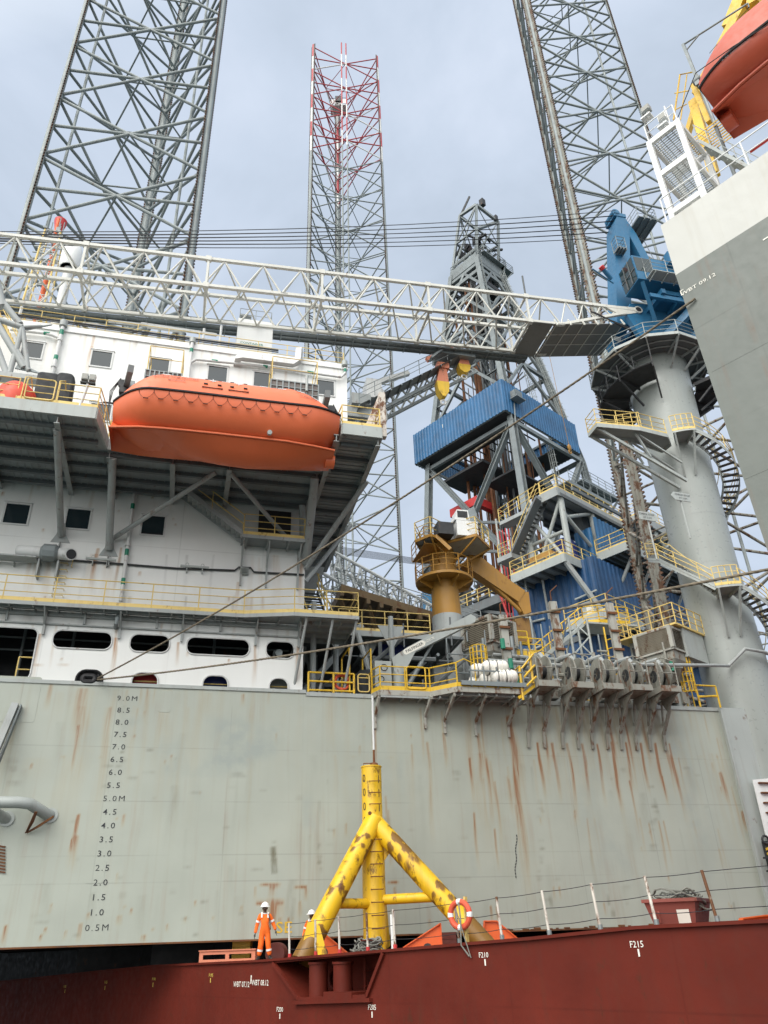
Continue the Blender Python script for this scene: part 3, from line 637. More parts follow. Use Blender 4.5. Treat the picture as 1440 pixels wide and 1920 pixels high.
wedge('sea_fastening_bracket', 'orange wedge bracket behind the last stanchion past the rope skip', [(1392, 1722), (1440, 1716), (1452, 1740), (1385, 1742)], 24.5, 'orange')
FD = 33.0; fr0 = at(372, 1812, FD); fr1 = at(478, 1800, FD)
t = thing('slotted_frame', 'salmon coloured steel frame with slotted web beside the worker', 'steel frame', (fr0[0], FD, 3.6), fr=W0)
xa, xb = fr0[0], fr1[0]; z0_ = 3.62; z1_ = at(470, 1781, FD)[2]
g = MB(W0); g.box(xa, xb, FD, FD+.08, z1_-.11, z1_); g.box(xa, xb, FD, FD+.08, z0_, z0_+.12)
for k in range(3): x = xa+(xb-xa-.14)*k/2; g.box(x, x+.14, FD+.001, FD+.079, z0_+.12, z1_-.11)
g.build('slotted_web', M['salmon'], t)
g = MB(W0); g.box(xa-.02, xb+.02, FD-.05, FD+.5, z1_+.002, z1_+.04); g.box(xb-.06, xb+.02, FD+.09, FD+.5, z0_, z1_); g.build('top_flange', M['salmon'], t)
c = at(517, 1788, 31.4); t = MB(W0); t.lathe((c[0], 31.2, c[2]), (0, 1, 0), [(0, 0), (0, .33), (.03, .35), (.9, .35), (.9, 0)], 26)
tag(t.build('pipe_stub', M['deck'], loc=W0.w((c[0], 31.2, c[2]))), 'dark red round pipe end lying between the worker and the tripod foot', 'pipe')
for px, D, m_, lab in ((452, 34.2, 'yellow', 'yellowish timber support block in the dark gap under the rig hull'), (840, 34.0, 'deck', 'dark maroon support block under the rig hull beside the orange bracket')):
    c = at(px, 1775, D); t = MB(W0)
    for k in range(3): t.box(c[0]-.35, c[0]+.35, D+.02*k, D+.6, 3.62+.25*k, 3.62+.25*k+.24)
    tag(t.build('support_block', M[m_], loc=W0.w((c[0], D, 3.6))), lab, 'support block')
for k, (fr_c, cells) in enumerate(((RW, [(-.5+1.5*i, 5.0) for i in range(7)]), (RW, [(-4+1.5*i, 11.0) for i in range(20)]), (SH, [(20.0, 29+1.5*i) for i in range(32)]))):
    t = MB(fr_c)  # rows of dark blocks added so the gap under the rig reads as shade
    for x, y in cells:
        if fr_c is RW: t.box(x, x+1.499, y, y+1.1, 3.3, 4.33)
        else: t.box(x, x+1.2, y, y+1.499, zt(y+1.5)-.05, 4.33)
    tag(t.build('shade_filler_row', M['dark'], loc=fr_c.w((*cells[0], 3.4))), ('added dark block row darkening the gap behind the yellow tripod', 'deeper added dark block row darkening the gap far under the rig hull', 'long added dark block row darkening the gap along the ship deck edge')[k], 'shade filler')
def rope_pile(name, lab, c, rx, ry, h, n, fr, m, seed, r=.022):
    rd = random.Random(seed); g = MB(fr)
    for k in range(n):
        a0 = rd.uniform(0, 6.28); pts = []; sz = rd.uniform(.25, .8); ox, oy = rd.uniform(-.4, .4), rd.uniform(-.4, .4); tilt = rd.uniform(-.9, .9); zc = rd.uniform(.1, .55)
        for i in range(14):
            t_ = a0+i*.42; x = ox+sz*cos(t_); y = oy+sz*sin(t_)
            zz_ = h*(zc+.35*tilt*sz*sin(t_+k)+.08*sin(3*t_+k)); zz_ = max(.02, min(zz_, h*(1.1-.75*(x*x+y*y))))
            pts.append((c[0]+rx*x, c[1]+ry*y, c[2]+max(zz_, .02)))
        g.path(pts, r, 5)
    return tag(g.build(name, m, loc=fr.w(c)), lab, 'rope')
c = at(690, 1772, 27.6); rope_pile('rope_coil', 'tangled grey rope heap on deck before the yellow tripod column', (c[0], 27.6, zt(19)), .50, .5, .62, 34, W0, M['hawser'], 3)
# lifebuoy on the railing
bb = SH.on(0, AS+.05, 866, 1715); lbz = bb[2]
t = thing('lifebuoy', 'red and white lifebuoy hung on the deck railing before the yellow tripod', 'lifebuoy', (AS+.03, bb[1], lbz), fr=SH)
g = MB(SH); g.torus((AS-.02, bb[1], lbz), (1, .15, 0), .30, .075, 26, 10); g.build('ring', M['buoy'], t)
for k in range(4):
    g = MB(SH); g.torus((AS-.02, bb[1], lbz), (1, .15, 0), .30, .08, 4, 10, k*pi/2+.5, k*pi/2+.85); g.build('reflective_band', M['reflect'], t)
g = MB(SH); g.path([(AS-.1, bb[1]-.05, lbz+.28), (AS-.12, bb[1]-.1, lbz-.1), (AS-.08, bb[1]-.02, lbz-.7), (AS-.05, bb[1]-.25, lbz-.95)], .02, 6); g.path([(AS-.1, bb[1]+.05, lbz+.1), (AS-.12, bb[1]-.18, lbz-.5), (AS-.05, bb[1]-.3, lbz-.98)], .014, 6); g.build('grab_line', M['hawser'], t)
g = MB(SH); g.beam((AS+.12, bb[1]-.05, zt(bb[1])), (AS+.12, bb[1]-.1, lbz+.42), .10, .05); g.build('bracket_post', M['palyel'], t)
# skip of rope
sk = SH.on(0, AS+3.6, 1250, 1738); SKF = Frame(0, 0, 47-12.0); c = SKF.l(SH.w((AS+3.6, sk[1], zt(8))))
t = thing('rope_skip', 'red steel skip heaped with grey rope and bearing a white notice', 'skip', c, fr=SKF)
cx_, cy_, z0_ = c; ztp = sh(1240, 1681, AS+3.6)[2]
FF = W0; cc = W0.l(SKF.w(c)); px0 = at(1206, 1690, cc[1]-.5); px1 = at(1298, 1690, cc[1]-.5); px2 = at(1334, 1688, cc[1]+.6)
A_, B_, C_ = V((px0[0], cc[1]-.5, 0)), V((px1[0], cc[1]-.7, 0)), V((px2[0], cc[1]+.7, 0)); D_ = A_+C_-B_
mid = (A_+C_)/2
def lift(p, z, k): q = mid+(p-mid)*k; return W0.w((q.x, q.y, z))
g = MB(); zt_ = at(1298, 1686, cc[1]-.7)[2]; low = [lift(p, zt(8)+.02, .78) for p in (A_, B_, C_, D_)]; hi = [lift(p, zt_, 1) for p in (A_, B_, C_, D_)]; inn = [lift(p, zt_, .93) for p in (A_, B_, C_, D_)]; bot = [lift(p, zt_-.12, .9) for p in (A_, B_, C_, D_)]
g.raw(low+hi+inn+bot, [(i, (i+1) % 4, 4+(i+1) % 4, 4+i) for i in range(4)]+[(4+i, 4+(i+1) % 4, 8+(i+1) % 4, 8+i) for i in range(4)]+[(8+i, 8+(i+1) % 4, 12+(i+1) % 4, 12+i) for i in range(4)]+[(12, 13, 14, 15)])
M['skip'] = mat('skip_faded_red', (.23, .06, .045), .6, .2, .2, .2); g.build('body', M['skip'], t, smooth=0)
g = MB()
for i in range(4): g.beam(hi[i], hi[(i+1) % 4], .1, .08, Z, True)
g.build('rim', M['skip'], t)
g = MB(); e = (hi[1]-hi[0]).normalized(); f0 = hi[0]+(hi[1]-hi[0])*.60; f1 = low[0]+(low[1]-low[0])*.60; dn = (f1-f0).normalized(); nn = e.cross(dn).normalized()
nn = nn if nn.dot(V((0, 1, 0))) < 0 else -nn
o = f0+dn*.22+nn*.012; g.raw([o, o+e*.30, o+e*.30+dn*.48, o+dn*.48], [(0, 1, 2, 3)]); g.build('notice', M['mark'], t, smooth=0)
g = MB(); k_ = f0-e*.45+dn*.25+nn*.04; g.path([k_, k_+nn*.08+dn*.02, k_+nn*.08+dn*.22, k_+dn*.24], .025, 6, world=True); k_ = f0+e*.9+dn*.25; g.build('lug', M['skip'], t)
mw = W0.w((mid.x, mid.y, zt_-.25)); rope_pile('rope_heap', 'heap of grey mooring rope spilling over the top of the red skip', W0.l(mw), .72, .62, .75, 46, W0, M['hawser'], 9, .026)
# ================================================================== PEOPLE
def skinned(name, joints, bones, parent, m, lv=2):
    me = bpy.data.meshes.new(name); off = V(parent['_o']); me.from_pydata([tuple(p-off) for p, r in joints], bones, []); ob = bpy.data.objects.new(name, me); COL.objects.link(ob)
    sk_ = ob.modifiers.new('skin', 'SKIN'); ob.modifiers.new('sub', 'SUBSURF').levels = lv; ob.modifiers['sub'].render_levels = lv
    for i, (p, r) in enumerate(joints):
        d = me.skin_vertices[0].data[i]; d.radius = r if isinstance(r, tuple) else (r, r); d.use_root = (i == 0)
    dg = bpy.context.evaluated_depsgraph_get(); nm = bpy.data.meshes.new_from_object(ob.evaluated_get(dg)); bpy.data.objects.remove(ob)
    nm.name = name; nm.materials.clear(); nm.materials.append(m); nm.shade_smooth(); ob = bpy.data.objects.new(name, nm); COL.objects.link(ob); ob.parent = parent; ob['_o'] = tuple(off); return ob
def person(root, F, J, look=(0, -1), hand_curl=.6):
    w = F.w
    pel, chest, neck, hd = J['pelvis'], J['chest'], J['neck'], J['head']
    # body: head, neck, trunk and arms in one surface, under the clothes
    jt = [(w(pel), .08), (w(chest), (.12, .09)), (w(neck), .055), (w(V(hd)+V((0, .012, -.07))), .06), (w(V(hd)+V((0, 0, .0))), (.085, .10)), (w(V(hd)+V((0, .01, .08))), (.075, .09))]
    bn = [(0, 1), (1, 2), (2, 3), (3, 4), (4, 5)]
    for s in ('l', 'r'):
        k = len(jt); jt += [(w(J['sh'+s]), .05), (w(J['el'+s]), .035), (w(J['wr'+s]), .028), (w(J['hip'+s]), .07), (w(J['kn'+s]), .05), (w(J['an'+s]), .035)]
        bn += [(1, k), (k, k+1), (k+1, k+2), (0, k+3), (k+3, k+4), (k+4, k+5)]
    skinned('body', jt, bn, root, M['skin'], 2)
    hc = V(hd); lx = V((look[0], look[1], 0)).normalized(); sx_ = V((-lx.y, lx.x, 0))
    g = MB(F); g.ball(hc+lx*.088+V((0, 0, -.025)), .018, 8, (1, 1, 1.5)); g.build('nose', M['skin'], root)
    for s in (-1, 1):
        g = MB(F); g.ball(hc+lx*.078+sx_*(.034*s)+V((0, 0, .005)), .012, 8); g.build('eye', M['mark'], root)
        g = MB(F); g.ball(hc+lx*.087+sx_*(.034*s)+V((0, 0, .005)), .006, 6); g.build('pupil', M['boot'], root)
        g = MB(F); g.ball(hc+sx_*(.085*s)+V((0, 0, -.01)), .03, 8, (.6, .9, 1.2)); g.build('ear', M['skin'], root)
    g = MB(F); g.ball(hc+lx*.082+V((0, 0, -.062)), .022, 8, (1.2, .6, .4)); g.build('mouth', M['boot'], root)
    # coverall
    jt = [(w(pel), (.165, .13)), (w(V(pel)*.5+V(chest)*.5), (.165, .125)), (w(chest), (.185, .13)), (w(V(neck)+V((0, 0, -.06))), (.09, .085))]
    bn = [(0, 1), (1, 2), (2, 3)]
    for s in ('l', 'r'):
        k = len(jt); jt += [(w(J['sh'+s]), .083), (w(J['el'+s]), .066), (w(V(J['wr'+s])), .056), (w(J['hip'+s]), .118), (w(J['kn'+s]), .098), (w(V(J['an'+s])+V((0, 0, .02))), .088)]
        bn += [(2, k), (k, k+1), (k+1, k+2), (0, k+3), (k+3, k+4), (k+4, k+5)]
    skinned('coverall', jt, bn, root, M['cover'], 2)
    for s in ('l', 'r'):
        for a_, b_, t_, r_ in ((J['sh'+s], J['el'+s], .62, .082), (J['kn'+s], J['an'+s], .42, .098)):
            a_, b_ = V(a_), V(b_); c_ = a_+(b_-a_)*t_; d_ = (b_-a_).normalized(); g = MB(F); g.tube(c_-d_*.032, c_+d_*.032, r_, 16, cap=False); g.build('reflective_band', M['reflect'], root)
        a_ = V(J['sh'+s]); g = MB(F); c_ = (a_*.62+V(neck)*.38); g.beam(c_+V((0, -.12, .0)), c_+V((0, -.04, .085)), .05, .02); g.beam(c_+V((0, -.135, -.09)), c_+V((0, -.12, .0)), .05, .02); g.build('shoulder_stripe', M['reflect'], root)
        an = V(J['an'+s]); ft = V(J['ft'+s]); jt = [(w(an+V((0, 0, .05))), .065), (w(an+V((0, .02, -.03))), .058), (w(an*.5+ft*.5+V((0, 0, -.03))), .055), (w(ft), .045)]
        skinned('boot', jt, [(0, 1), (1, 2), (2, 3)], root, M['boot'], 2)
        wr, hn = V(J['wr'+s]), V(J['hd'+s]); d_ = (hn-wr).normalized(); sd_ = d_.cross(V((0, 1, 0))).normalized(); up_ = sd_.cross(d_)
        jt = [(w(wr), .032), (w(wr+d_*.06), (.038, .024)), (w(wr+d_*.095), (.042, .02))]; bn = [(0, 1), (1, 2)]
        for q, (o_, ln) in enumerate(((-.03, .07), (-.01, .085), (.01, .08), (.03, .062))):
            k = len(jt); b0 = wr+d_*.10+up_*o_; jt += [(w(b0), .010), (w(b0+d_*ln*.5+sd_*.012), .0095), (w(b0+d_*ln*.85+sd_*.045*hand_curl*(1.2 if q % 2 else 1)), .008)]; bn += [(2, k), (k, k+1), (k+1, k+2)]
        k = len(jt); b0 = wr+d_*.04-up_*.04; jt += [(w(b0), .012), (w(b0+d_*.04-up_*.025+sd_*.02), .011), (w(b0+d_*.075-up_*.03+sd_*.035), .009)]; bn += [(1, k), (k, k+1), (k+1, k+2)]
        skinned('glove', jt, bn, root, M['glove'], 1)
    g = MB(F); h_ = V(hd)+V((0, .0, .055)); r_ = .135
    g.lathe(h_, V((0, -.12, 1)), [(0, r_), (.035, r_*.99), (.08, r_*.88), (.12, r_*.62), (.145, r_*.25), (.15, 0)], 22); g.lathe(h_+lx*.02+V((0, 0, -.004)), V((0, -.1, 1)), [(0, r_+.035), (.014, r_+.03), (.016, 0)], 22)
    g.beam(h_+lx*.05+V((0, 0, .0)), h_+lx*.19+V((0, 0, -.015)), .16, .012); g.build('helmet', M['helmet'], root)
    g = MB(F); nb = V(neck); g.torus(nb+V((0, -.0, -.01)), (0, .15, 1), .07, .022, 14, 7); g.build('neck_scarf', M['reflect'], root)
def joints(s=1.):
    return dict(pelvis=(0, 0, .93), chest=(-.02, 0, 1.25), neck=(-.03, -.0, 1.43), head=(-.035, -.03, 1.60), shl=(-.20, 0, 1.37), shr=(.155, 0, 1.36), ell=(-.29, .03, 1.08), elr=(.28, .02, 1.10), wrl=(-.34, -.05, .82), wrr=(.37, -.06, .90),
        hdl=(-.37, -.08, .66), hdr=(.385, -.08, .74), hipl=(-.10, 0, .84), hipr=(.09, 0, .84), knl=(-.13, -.03, .46), knr=(.12, -.04, .47), anl=(-.18, .02, .10), anr=(.19, 0, .11), ftl=(-.26, -.16, .045), ftr=(.28, -.15, .045))
pf = at(495, 1801, 30.5); az_ = math.degrees(math.atan2(pf[0], 30.5)); zdk = at(495, 1801, 30.5)[2]
PF = Frame(pf[0], 30.5, az_+90)
w1 = thing('person', 'worker in orange coverall and white helmet standing on the ship deck edge', 'person', (pf[0], 30.5, zdk), fr=W0)
class LF:                                                       # the person's own frame, lifted to deck height and leaning on the pose
    def __init__(s, fr, z): s.fr, s.z, s.x, s.y = fr, z, fr.x, fr.y
    def w(s, p): return s.fr.w((p[0], p[1], p[2]+s.z))
person(w1, LF(PF, zdk), joints(), look=(.25, -1))
g = MB(LF(PF, zdk)); g.path([(.10, -.14, 1.42), (.14, -.17, 1.25), (.16, -.17, 1.05), (.18, -.12, .92)], .016, 6); g.build('harness_strap', M['canvas'], w1)
p2_ = at(586, 1712, 32.7); P2 = Frame(p2_[0], 32.7, math.degrees(math.atan2(p2_[0], 32.7))+90)
w2 = thing('person', 'worker in white helmet mostly hidden behind the yellow tripod leg', 'person', (p2_[0], 32.7, p2_[2]-1.66), fr=W0)
person(w2, LF(P2, p2_[2]-1.68), joints(), look=(-.7, -.7))
# ================================================================== RIG HULL
ZD = 13.95
rh = thing('rig_hull', 'pale grey slab sided jack up rig hull with draft numbers and rust streaks', 'hull', (0, 0, 4.35), fr=RW)
ST = []
def st(px0, y0, y1, hw, s, ch=0, px1=None, fade=1):
    a = rw(px0, y0); c = rw(px1 if px1 is not None else px0, y1); ST.append((a[0], a[2], max(.15, a[2]-c[2]), max(.09, hw/57.*(1.5 if ch == 0 else 1)), min(1.3, s*1.25), ch, fade))
for a in [(94, 1285, 1335, 6, .55), (163, 1293, 1620, 24, .22), (160, 1290, 1380, 14, .3), (147, 1362, 1450, 3, .9), (147, 1526, 1600, 4, 1.0), (144, 1570, 1640, 9, .4), (265, 1292, 1330, 3, .4), (278, 1292, 1345, 4, .4), (290, 1292, 1330, 3, .35), (240, 1292, 1330, 5, .25),
          (455, 1300, 1326, 5, .6), (12, 1735, 1778, 4, .8), (153, 1730, 1772, 4, .9), (123, 1742, 1766, 3, .6), (223, 1714, 1738, 6, .55), (268, 1750, 1772, 6, .7), (233, 1525, 1556, 3, .6), (505, 1300, 1325, 3, .4), (60, 1420, 1470, 30, .12),
          (802, 1395, 1590, 5, .55), (773, 1395, 1450, 4, .35), (702, 1362, 1440, 6, .55), (896, 1375, 1470, 6, .7), (833, 1375, 1440, 5, .5), (509, 1655, 1692, 7, .8), (512, 1688, 1752, 22, .55), (512, 1690, 1750, 7, .8), (575, 1663, 1692, 3, .8), (561, 1688, 1724, 4, .8), (542, 1722, 1752, 3, .8), (524, 1722, 1752, 4, .6), (478, 1665, 1690, 3, .5), (740, 1665, 1690, 4, .5),
          (956, 1350, 1712, 8, .95), (958, 1345, 1560, 16, .40), (1350, 1450, 1510, 6, .9), (1393, 1520, 1565, 7, .95), (1400, 1530, 1570, 5, .6), (1347, 1592, 1632, 4, .6), (1300, 1540, 1575, 3, .6), (1378, 1433, 1450, 5, .5), (1290, 1330, 1380, 3, .4), (1320, 1340, 1400, 3, .4), (920, 1700, 1735, 3, .9), (932, 1700, 1740, 3, .8), (1048, 1665, 1690, 3, .6), (1038, 1665, 1690, 3, .5)]: st(*a)
for k in range(10):
    px = 1004+27.4*k; st(px+5, 1395, 1440+[60, 70, 110, 75, 78, 90, 45, 50, 75, 105][k], 4.5, .95); st(px+8, 1330, 1500, 11, .30)
for px, py in ((500, 1658), (515, 1690), (495, 1690), (560, 1660), (738, 1653), (510, 1659)): st(px, py-2, py+3, 16, .9, 0, None, 0)
for k in range(26): px = random.uniform(0, 1400); y = random.uniform(1690, 1760); st(px, y, y+random.uniform(6, 16), random.uniform(1.2, 3), random.uniform(.4, .9))
for k in range(30): px = random.uniform(20, 1390); y = random.uniform(1330, 1700); st(px, y, y+random.uniform(5, 30), random.uniform(1, 3), random.uniform(.2, .6))
for k in range(80): px = random.uniform(0, 1390); st(px, 1298+random.choice((0, 0, 30, 120)), random.uniform(1340, 1650), random.uniform(2, 12), random.uniform(.06, .26))
for k in range(40): px = random.uniform(0, 1390); y = random.uniform(1320, 1690); st(px, y, y+random.uniform(30, 200), random.uniform(5, 22), random.uniform(.08, .22), 1)
for k in range(60): px = random.uniform(0, 1390); y = random.uniform(1400, 1750); st(px, y, y+random.uniform(1.5, 5), random.uniform(4, 26), random.uniform(.12, .4), 1, None, 0)
for k in range(16): px = random.uniform(20, 1380); y = random.uniform(1340, 1680); st(px, y, y+random.uniform(30, 90), random.uniform(14, 50), random.uniform(.2, .5), 2, None, 0)
for k in range(14): y = 1585+k*3.6; st(513, y, y+2.6, 12, random.uniform(.3, .9), 1, None, 0)
for cx_, y0, y1, hw, n in ((1015, 1470, 1650, 17, 12), (1224, 1440, 1600, 24, 10), (600, 1580, 1640, 14, 6), (760, 1560, 1650, 22, 5), (860, 1440, 1460, 25, 3), (20, 1420, 1470, 30, 4), (225, 1400, 1440, 16, 5), (445, 1440, 1456, 40, 3)):
    for k in range(n): y = random.uniform(y0, y1); st(cx_+random.uniform(-4, 4), y, y+random.uniform(2, 7), hw*random.uniform(.5, 1), random.uniform(.12, .42), 1, None, 0)
for k in range(46): px = random.uniform(700, 1390); y = random.uniform(1325, 1560); st(px, y, y+random.uniform(25, 140), random.uniform(1.2, 3.5), random.uniform(.25, .7))
for px, y0, y1, hw in ((1033, 1680, 1700, 8), (1140, 1677, 1700, 7), (1375, 1690, 1710, 7), (1150, 1705, 1720, 12), (960, 1705, 1718, 5)): st(px, y0, y1, hw, .5, 1, None, 0)
for px, y0, y1, hw, s in ((430, 1340, 1460, 100, .9), (330, 1380, 1460, 60, .5), (500, 1350, 1430, 60, .6), (1090, 1380, 1680, 60, .35), (1260, 1340, 1720, 45, .45), (700, 1330, 1560, 60, .3)): st(px, y0, y1, hw, s, 2, None, 0)
stained_wall('side_plating', M['hull'], rh, RW, -13.0, 26.2, 4.35, ZD, 0, .055, .11, ST)
g = MB(RW)
top = [(-34, 0), (-13, 0), (26.2, 0), (31.5, .02), (36, 8), (36, 60), (-34, 60)]
g.raw([RW.w((x, y, ZD-.002)) for x, y in top], [tuple(range(len(top)))]); g.build('main_deck', M['dgrey'], rh, smooth=0)
g = MB(RW); g.raw([RW.w((x, y, 4.35)) for x, y in top], [tuple(range(len(top)-1, -1, -1))]); g.build('bottom_plating', M['dark'], rh, smooth=0)
g = MB(RW)
for (x, y), (x2, y2) in zip(top[2:], top[3:]+top[:2]): g.raw([RW.w(p) for p in ((x, y, 4.35), (x2, y2, 4.35), (x2, y2, ZD), (x, y, ZD))], [(0, 1, 2, 3)])
g.build('end_plating', M['lgrey'], rh, smooth=0)
g = MB(RW); g.box(-34, 5.1, -.06, .02, ZD-.05, ZD+.10); g.box(5.1, 26.2, -.05, .03, ZD-.16, ZD+.02); g.build('deck_edge_bar', M['lgrey'], rh)
g = MB(RW); g.box(26.2, 31.5, -.22, -.004, 4.35, ZD-.02); g.box(26.14, 26.26, -.27, -.22, 4.35, ZD-.02); g.build('corner_column', M['lgrey'], rh)
g = MB(RW)
g.box(-13, 26.2, -.03, .01, 4.30, 4.36)
for k in range(24): x = random.uniform(13, 26); g.box(x-.1-.2*random.random(), x, -.045, .0, 4.36, 4.39+.05*random.random())
g.build('bottom_edge_rust', M['rust'], rh)
for k in range(1, 19):
    z = 4.39+.5*k; s = '%.1f' % (.5*k); s = {'0.5': '0.5M', '5.0': '5.0M', '9.0': '9.0M'}.get(s, s)
    o = RW.w((-2.55+(.09 if 'M' in s else 0), -.005, z)); text(s, 'draft_mark', M['ink'], rh, o, RW.x, Z, .30, 1.15, bold=.02)
o = rw(598-8, 1744-2); text('SE', 'painted_letters', M['yellow'], rh, RW.w((rw(532, 1740)[0], -.005, rw(532, 1740)[2])), RW.x, Z, .55, 1.25, bold=.02)
g = MB(RW); a, c = rw(968, 1565), rw(966, 1648)
for k in range(14): g.tube(a+(c-a)*(k/14.)+V((.03*sin(k), -.02, 0)), a+(c-a)*((k+.75)/14.)+V((.03*sin(k+1), -.02, 0)), .02, 5)
g.build('hanging_chain', M['dark'], rh)
# frames lines left: rounded doubler plates
g = MB(RW)
for (x0, x1, y0, y1) in ((-40, 80, 1270, 1352), (295, 324, 1296, 1335), (157, 200, 1610, 1657)):
    g = MB(RW); a, c = rw(x0, y1), rw(x1, y0); pr = rrect(a[0], c[0], a[2], c[2], .12, 4); g.prism([(x, -.010, z) for x, z in pr][::-1], (0, .012, 0)); g.build('doubler_plate', M['hull'], rh, smooth=0)
# tubular fender at the left, with frayed line
fd = thing('pipe_fender', 'pale bent pipe fender standing off the grey hull side', 'fender', rw(125, 1530), fr=RW)
z_ = rw(60, 1512)[2]; e = rw(118, 1529)
g = MB(RW); g.path([(-9.2, -.95, z_+.02), (-6.2, -.95, z_), (-5.75, -.93, z_), (-5.4, -.75, z_-.02), (-4.85, -.2, e[2]+.02), (-4.72, .05, e[2])], .21, 16); g.build('pipe', M['lgrey'], fd)
g = MB(RW); g.path([(-7.0, -.85, z_-.05), (-6.55, -.4, z_-.32), (-6.25, .05, z_-.45)], .2, 14); g.build('stub_pipe', M['lgrey'], fd)
for x, zz_ in ((-4.72, e[2]), (-6.25, z_-.45)): g = MB(RW); g.tube((x, -.05, zz_), (x, .005, zz_), .28, 18); g.build('pipe_collar', M['lgrey'], fd)
g = MB(RW)
for x in (-7.9, -7.3, -6.7): g.box(x-.25, x+.22, -1.0, -.85, z_+.195, z_+.215)
g.build('rust_scab', M['rust'], fd)
t = MB(RW); a = rw(66, 1522, -.8); c = rw(48, 1562, -.1); d = rw(100, 1532, -.6)
for k in range(4): t.path([a+V((.02*k, 0, 0)), a*.6+c*.4+V((.03*k, -.05, -.05)), c+V((.02*k, -.02, .02*k))], .025, 5)
for k in range(3): t.path([d+V((0, 0, .02*k)), d*.5+c*.5+V((0, -.05, .03*k-.06)), c+V((.05, -.02, .01*k))], .025, 5)
tag(t.build('frayed_strop', M['rust'], loc=RW.w(c)), 'frayed dark strop hanging under the bent pipe fender', 'rope')
t = thing('fender_beam', 'weathered grey beam leaning out from the grey hull side', 'fender', rw(28, 1320), fr=RW)
a, c = rw(30, 1322, -.12), rw(-12, 1430, -.5); a = V((a[0], -.25, a[2])); c = V((c[0], -.9, c[2]))
g = MB(RW); g.beam(a, c, .26, .26, up=RW.y); g.build('beam', M['grey'], t)
g = MB(RW); g.beam(a+V((.2, .15, -.02)), c+V((.2, .3, 0)), .06, .3, up=RW.y); g.build('side_plate', M['dgal'], t)
g = MB(RW); a2, c2 = rw(-5, 1590, -.05), rw(0, 1640, -.05)
for k in range(9): g.beam(rw(-8, 1585+6*k, -.03), rw(10, 1588+6*k, -.05), .03, .05)
tag(g.build('rope_chafe', M['rust'], loc=RW.w(a2)), 'ragged brown chafe gear on the hull below the bent pipe fender', 'chafe gear')
# ================================================================== ACCOMMODATION BLOCK
ah = thing('accommodation_block', 'white accommodation block with square and rounded windows above the grey hull', 'building', (-5, 0, ZD), fr=RW)
def cz(px0, px1, y0, y1):
    a = rw((px0+px1)/2, (y0+y1)/2); return a
holes = []
ov = [(98, 210, 1182, 1218), (243, 318, 1189, 1226), (350, 468, 1194, 1228), (499, 552, 1200, 1233)]
for x0, x1, y0, y1 in ov:
    u0, u1 = rw(x0, (y0+y1)/2)[0], rw(x1, (y0+y1)/2)[0]; holes.append((u0, u1, 15.88-.40, 15.88+.40, .34))
holes.append((-9.5, rw(63, 1230)[0], 14.02, 16.28, .3))
fl = [(141, 191), (246, 296), (380, 428), (505, 541)]
for x0, x1 in fl: u0, u1 = rw(x0, 1280)[0], rw(x1, 1280)[0]; holes.append((u0, u1, 13.2, 14.56, .38))
ST = []
for a in [(75, 1190, 1290, 5, .65), (218, 1197, 1280, 5, .8), (335, 1203, 1252, 4, .6), (479, 1210, 1290, 4, .7), (561, 1212, 1290, 6, .75), (566, 1050, 1150, 6, .7), (446, 1090, 1150, 5, .6), (183, 1028, 1110, 5, .7), (178, 1040, 1130, 12, .3), (226, 1028, 1120, 4, .7), (205, 1050, 1140, 14, .3), (95, 1045, 1140, 8, .35), (60, 1040, 1125, 6, .3),
          (52, 1130, 1165, 5, .3), (140, 1135, 1168, 5, .3), (240, 1140, 1172, 4, .3), (175, 915, 990, 5, .25), (20, 940, 1010, 8, .15), (322, 930, 970, 3, .2), (490, 1065, 1120, 6, .12)]: st(*a)
for px in (75, 120): st(px, 1243, 1248, 16, .3, 0, None, 0)
for k in range(16): px = random.uniform(0, 560); st(px, 1118 if k % 2 else 1042, random.uniform(1140, 1165), random.uniform(4, 14), random.uniform(.1, .25), random.choice((0, 1)))
for k in range(5): px = 60+k*100; st(px, 1148, 1172, 40, .28, 1, None, 0)
for k in range(46): px = random.uniform(0, 565); y = random.choice((905, 1045, 1118, 1170)); st(px, y, y+random.uniform(15, 90), random.uniform(1.5, 6), random.uniform(.1, .45), random.choice((0, 0, 1)))
for k in range(20): px = random.uniform(0, 560); y = random.uniform(920, 1270); st(px, y, y+random.uniform(3, 12), random.uniform(1, 3), random.uniform(.3, .9))
stained_wall('lower_wall', M['house'], ah, RW, -13.0, 4.95, ZD, 23.4, .06, .05, .06, ST, holes)
ST = []
for a in [(178, 618, 700, 4, .8), (173, 650, 740, 6, .35), (258, 630, 650, 4, .4), (290, 640, 660, 4, .3), (398, 650, 680, 4, .35), (20, 580, 640, 6, .2), (635, 690, 730, 4, .15)]: st(*a)
for k in range(34): px = random.uniform(0, 650); y = 585+px*.165+random.choice((0, 0, 40)); st(px, y, y+random.uniform(12, 90), random.uniform(1.5, 6), random.uniform(.1, .4), random.choice((0, 0, 1)))
stained_wall('upper_wall', M['house'], ah, RW, -13.0, 7.15, 23.4, 32.95, .06, .07, .09, ST)
g = MB(RW)
for (u0, u1, z0, z1) in ((-34, -13, ZD, 32.95),): g.box(u0, u1, .06, .3, z0, z1)
g.box(-34, 7.15, 18, 18.3, 23.4, 32.95); g.box(-34, 4.95, 18, 18.3, ZD, 23.4)
for u in (7.15,): g.raw([RW.w(p) for p in ((u, .06, 23.4), (u, 18, 23.4), (u, 18, 32.95), (u, .06, 32.95))], [(0, 1, 2, 3)])
g.raw([RW.w(p) for p in ((4.95, .06, ZD), (4.95, 18, ZD), (4.95, 18, 23.4), (4.95, .06, 23.4))], [(0, 1, 2, 3)])
g.build('side_wall', M['white'], ah, smooth=0)
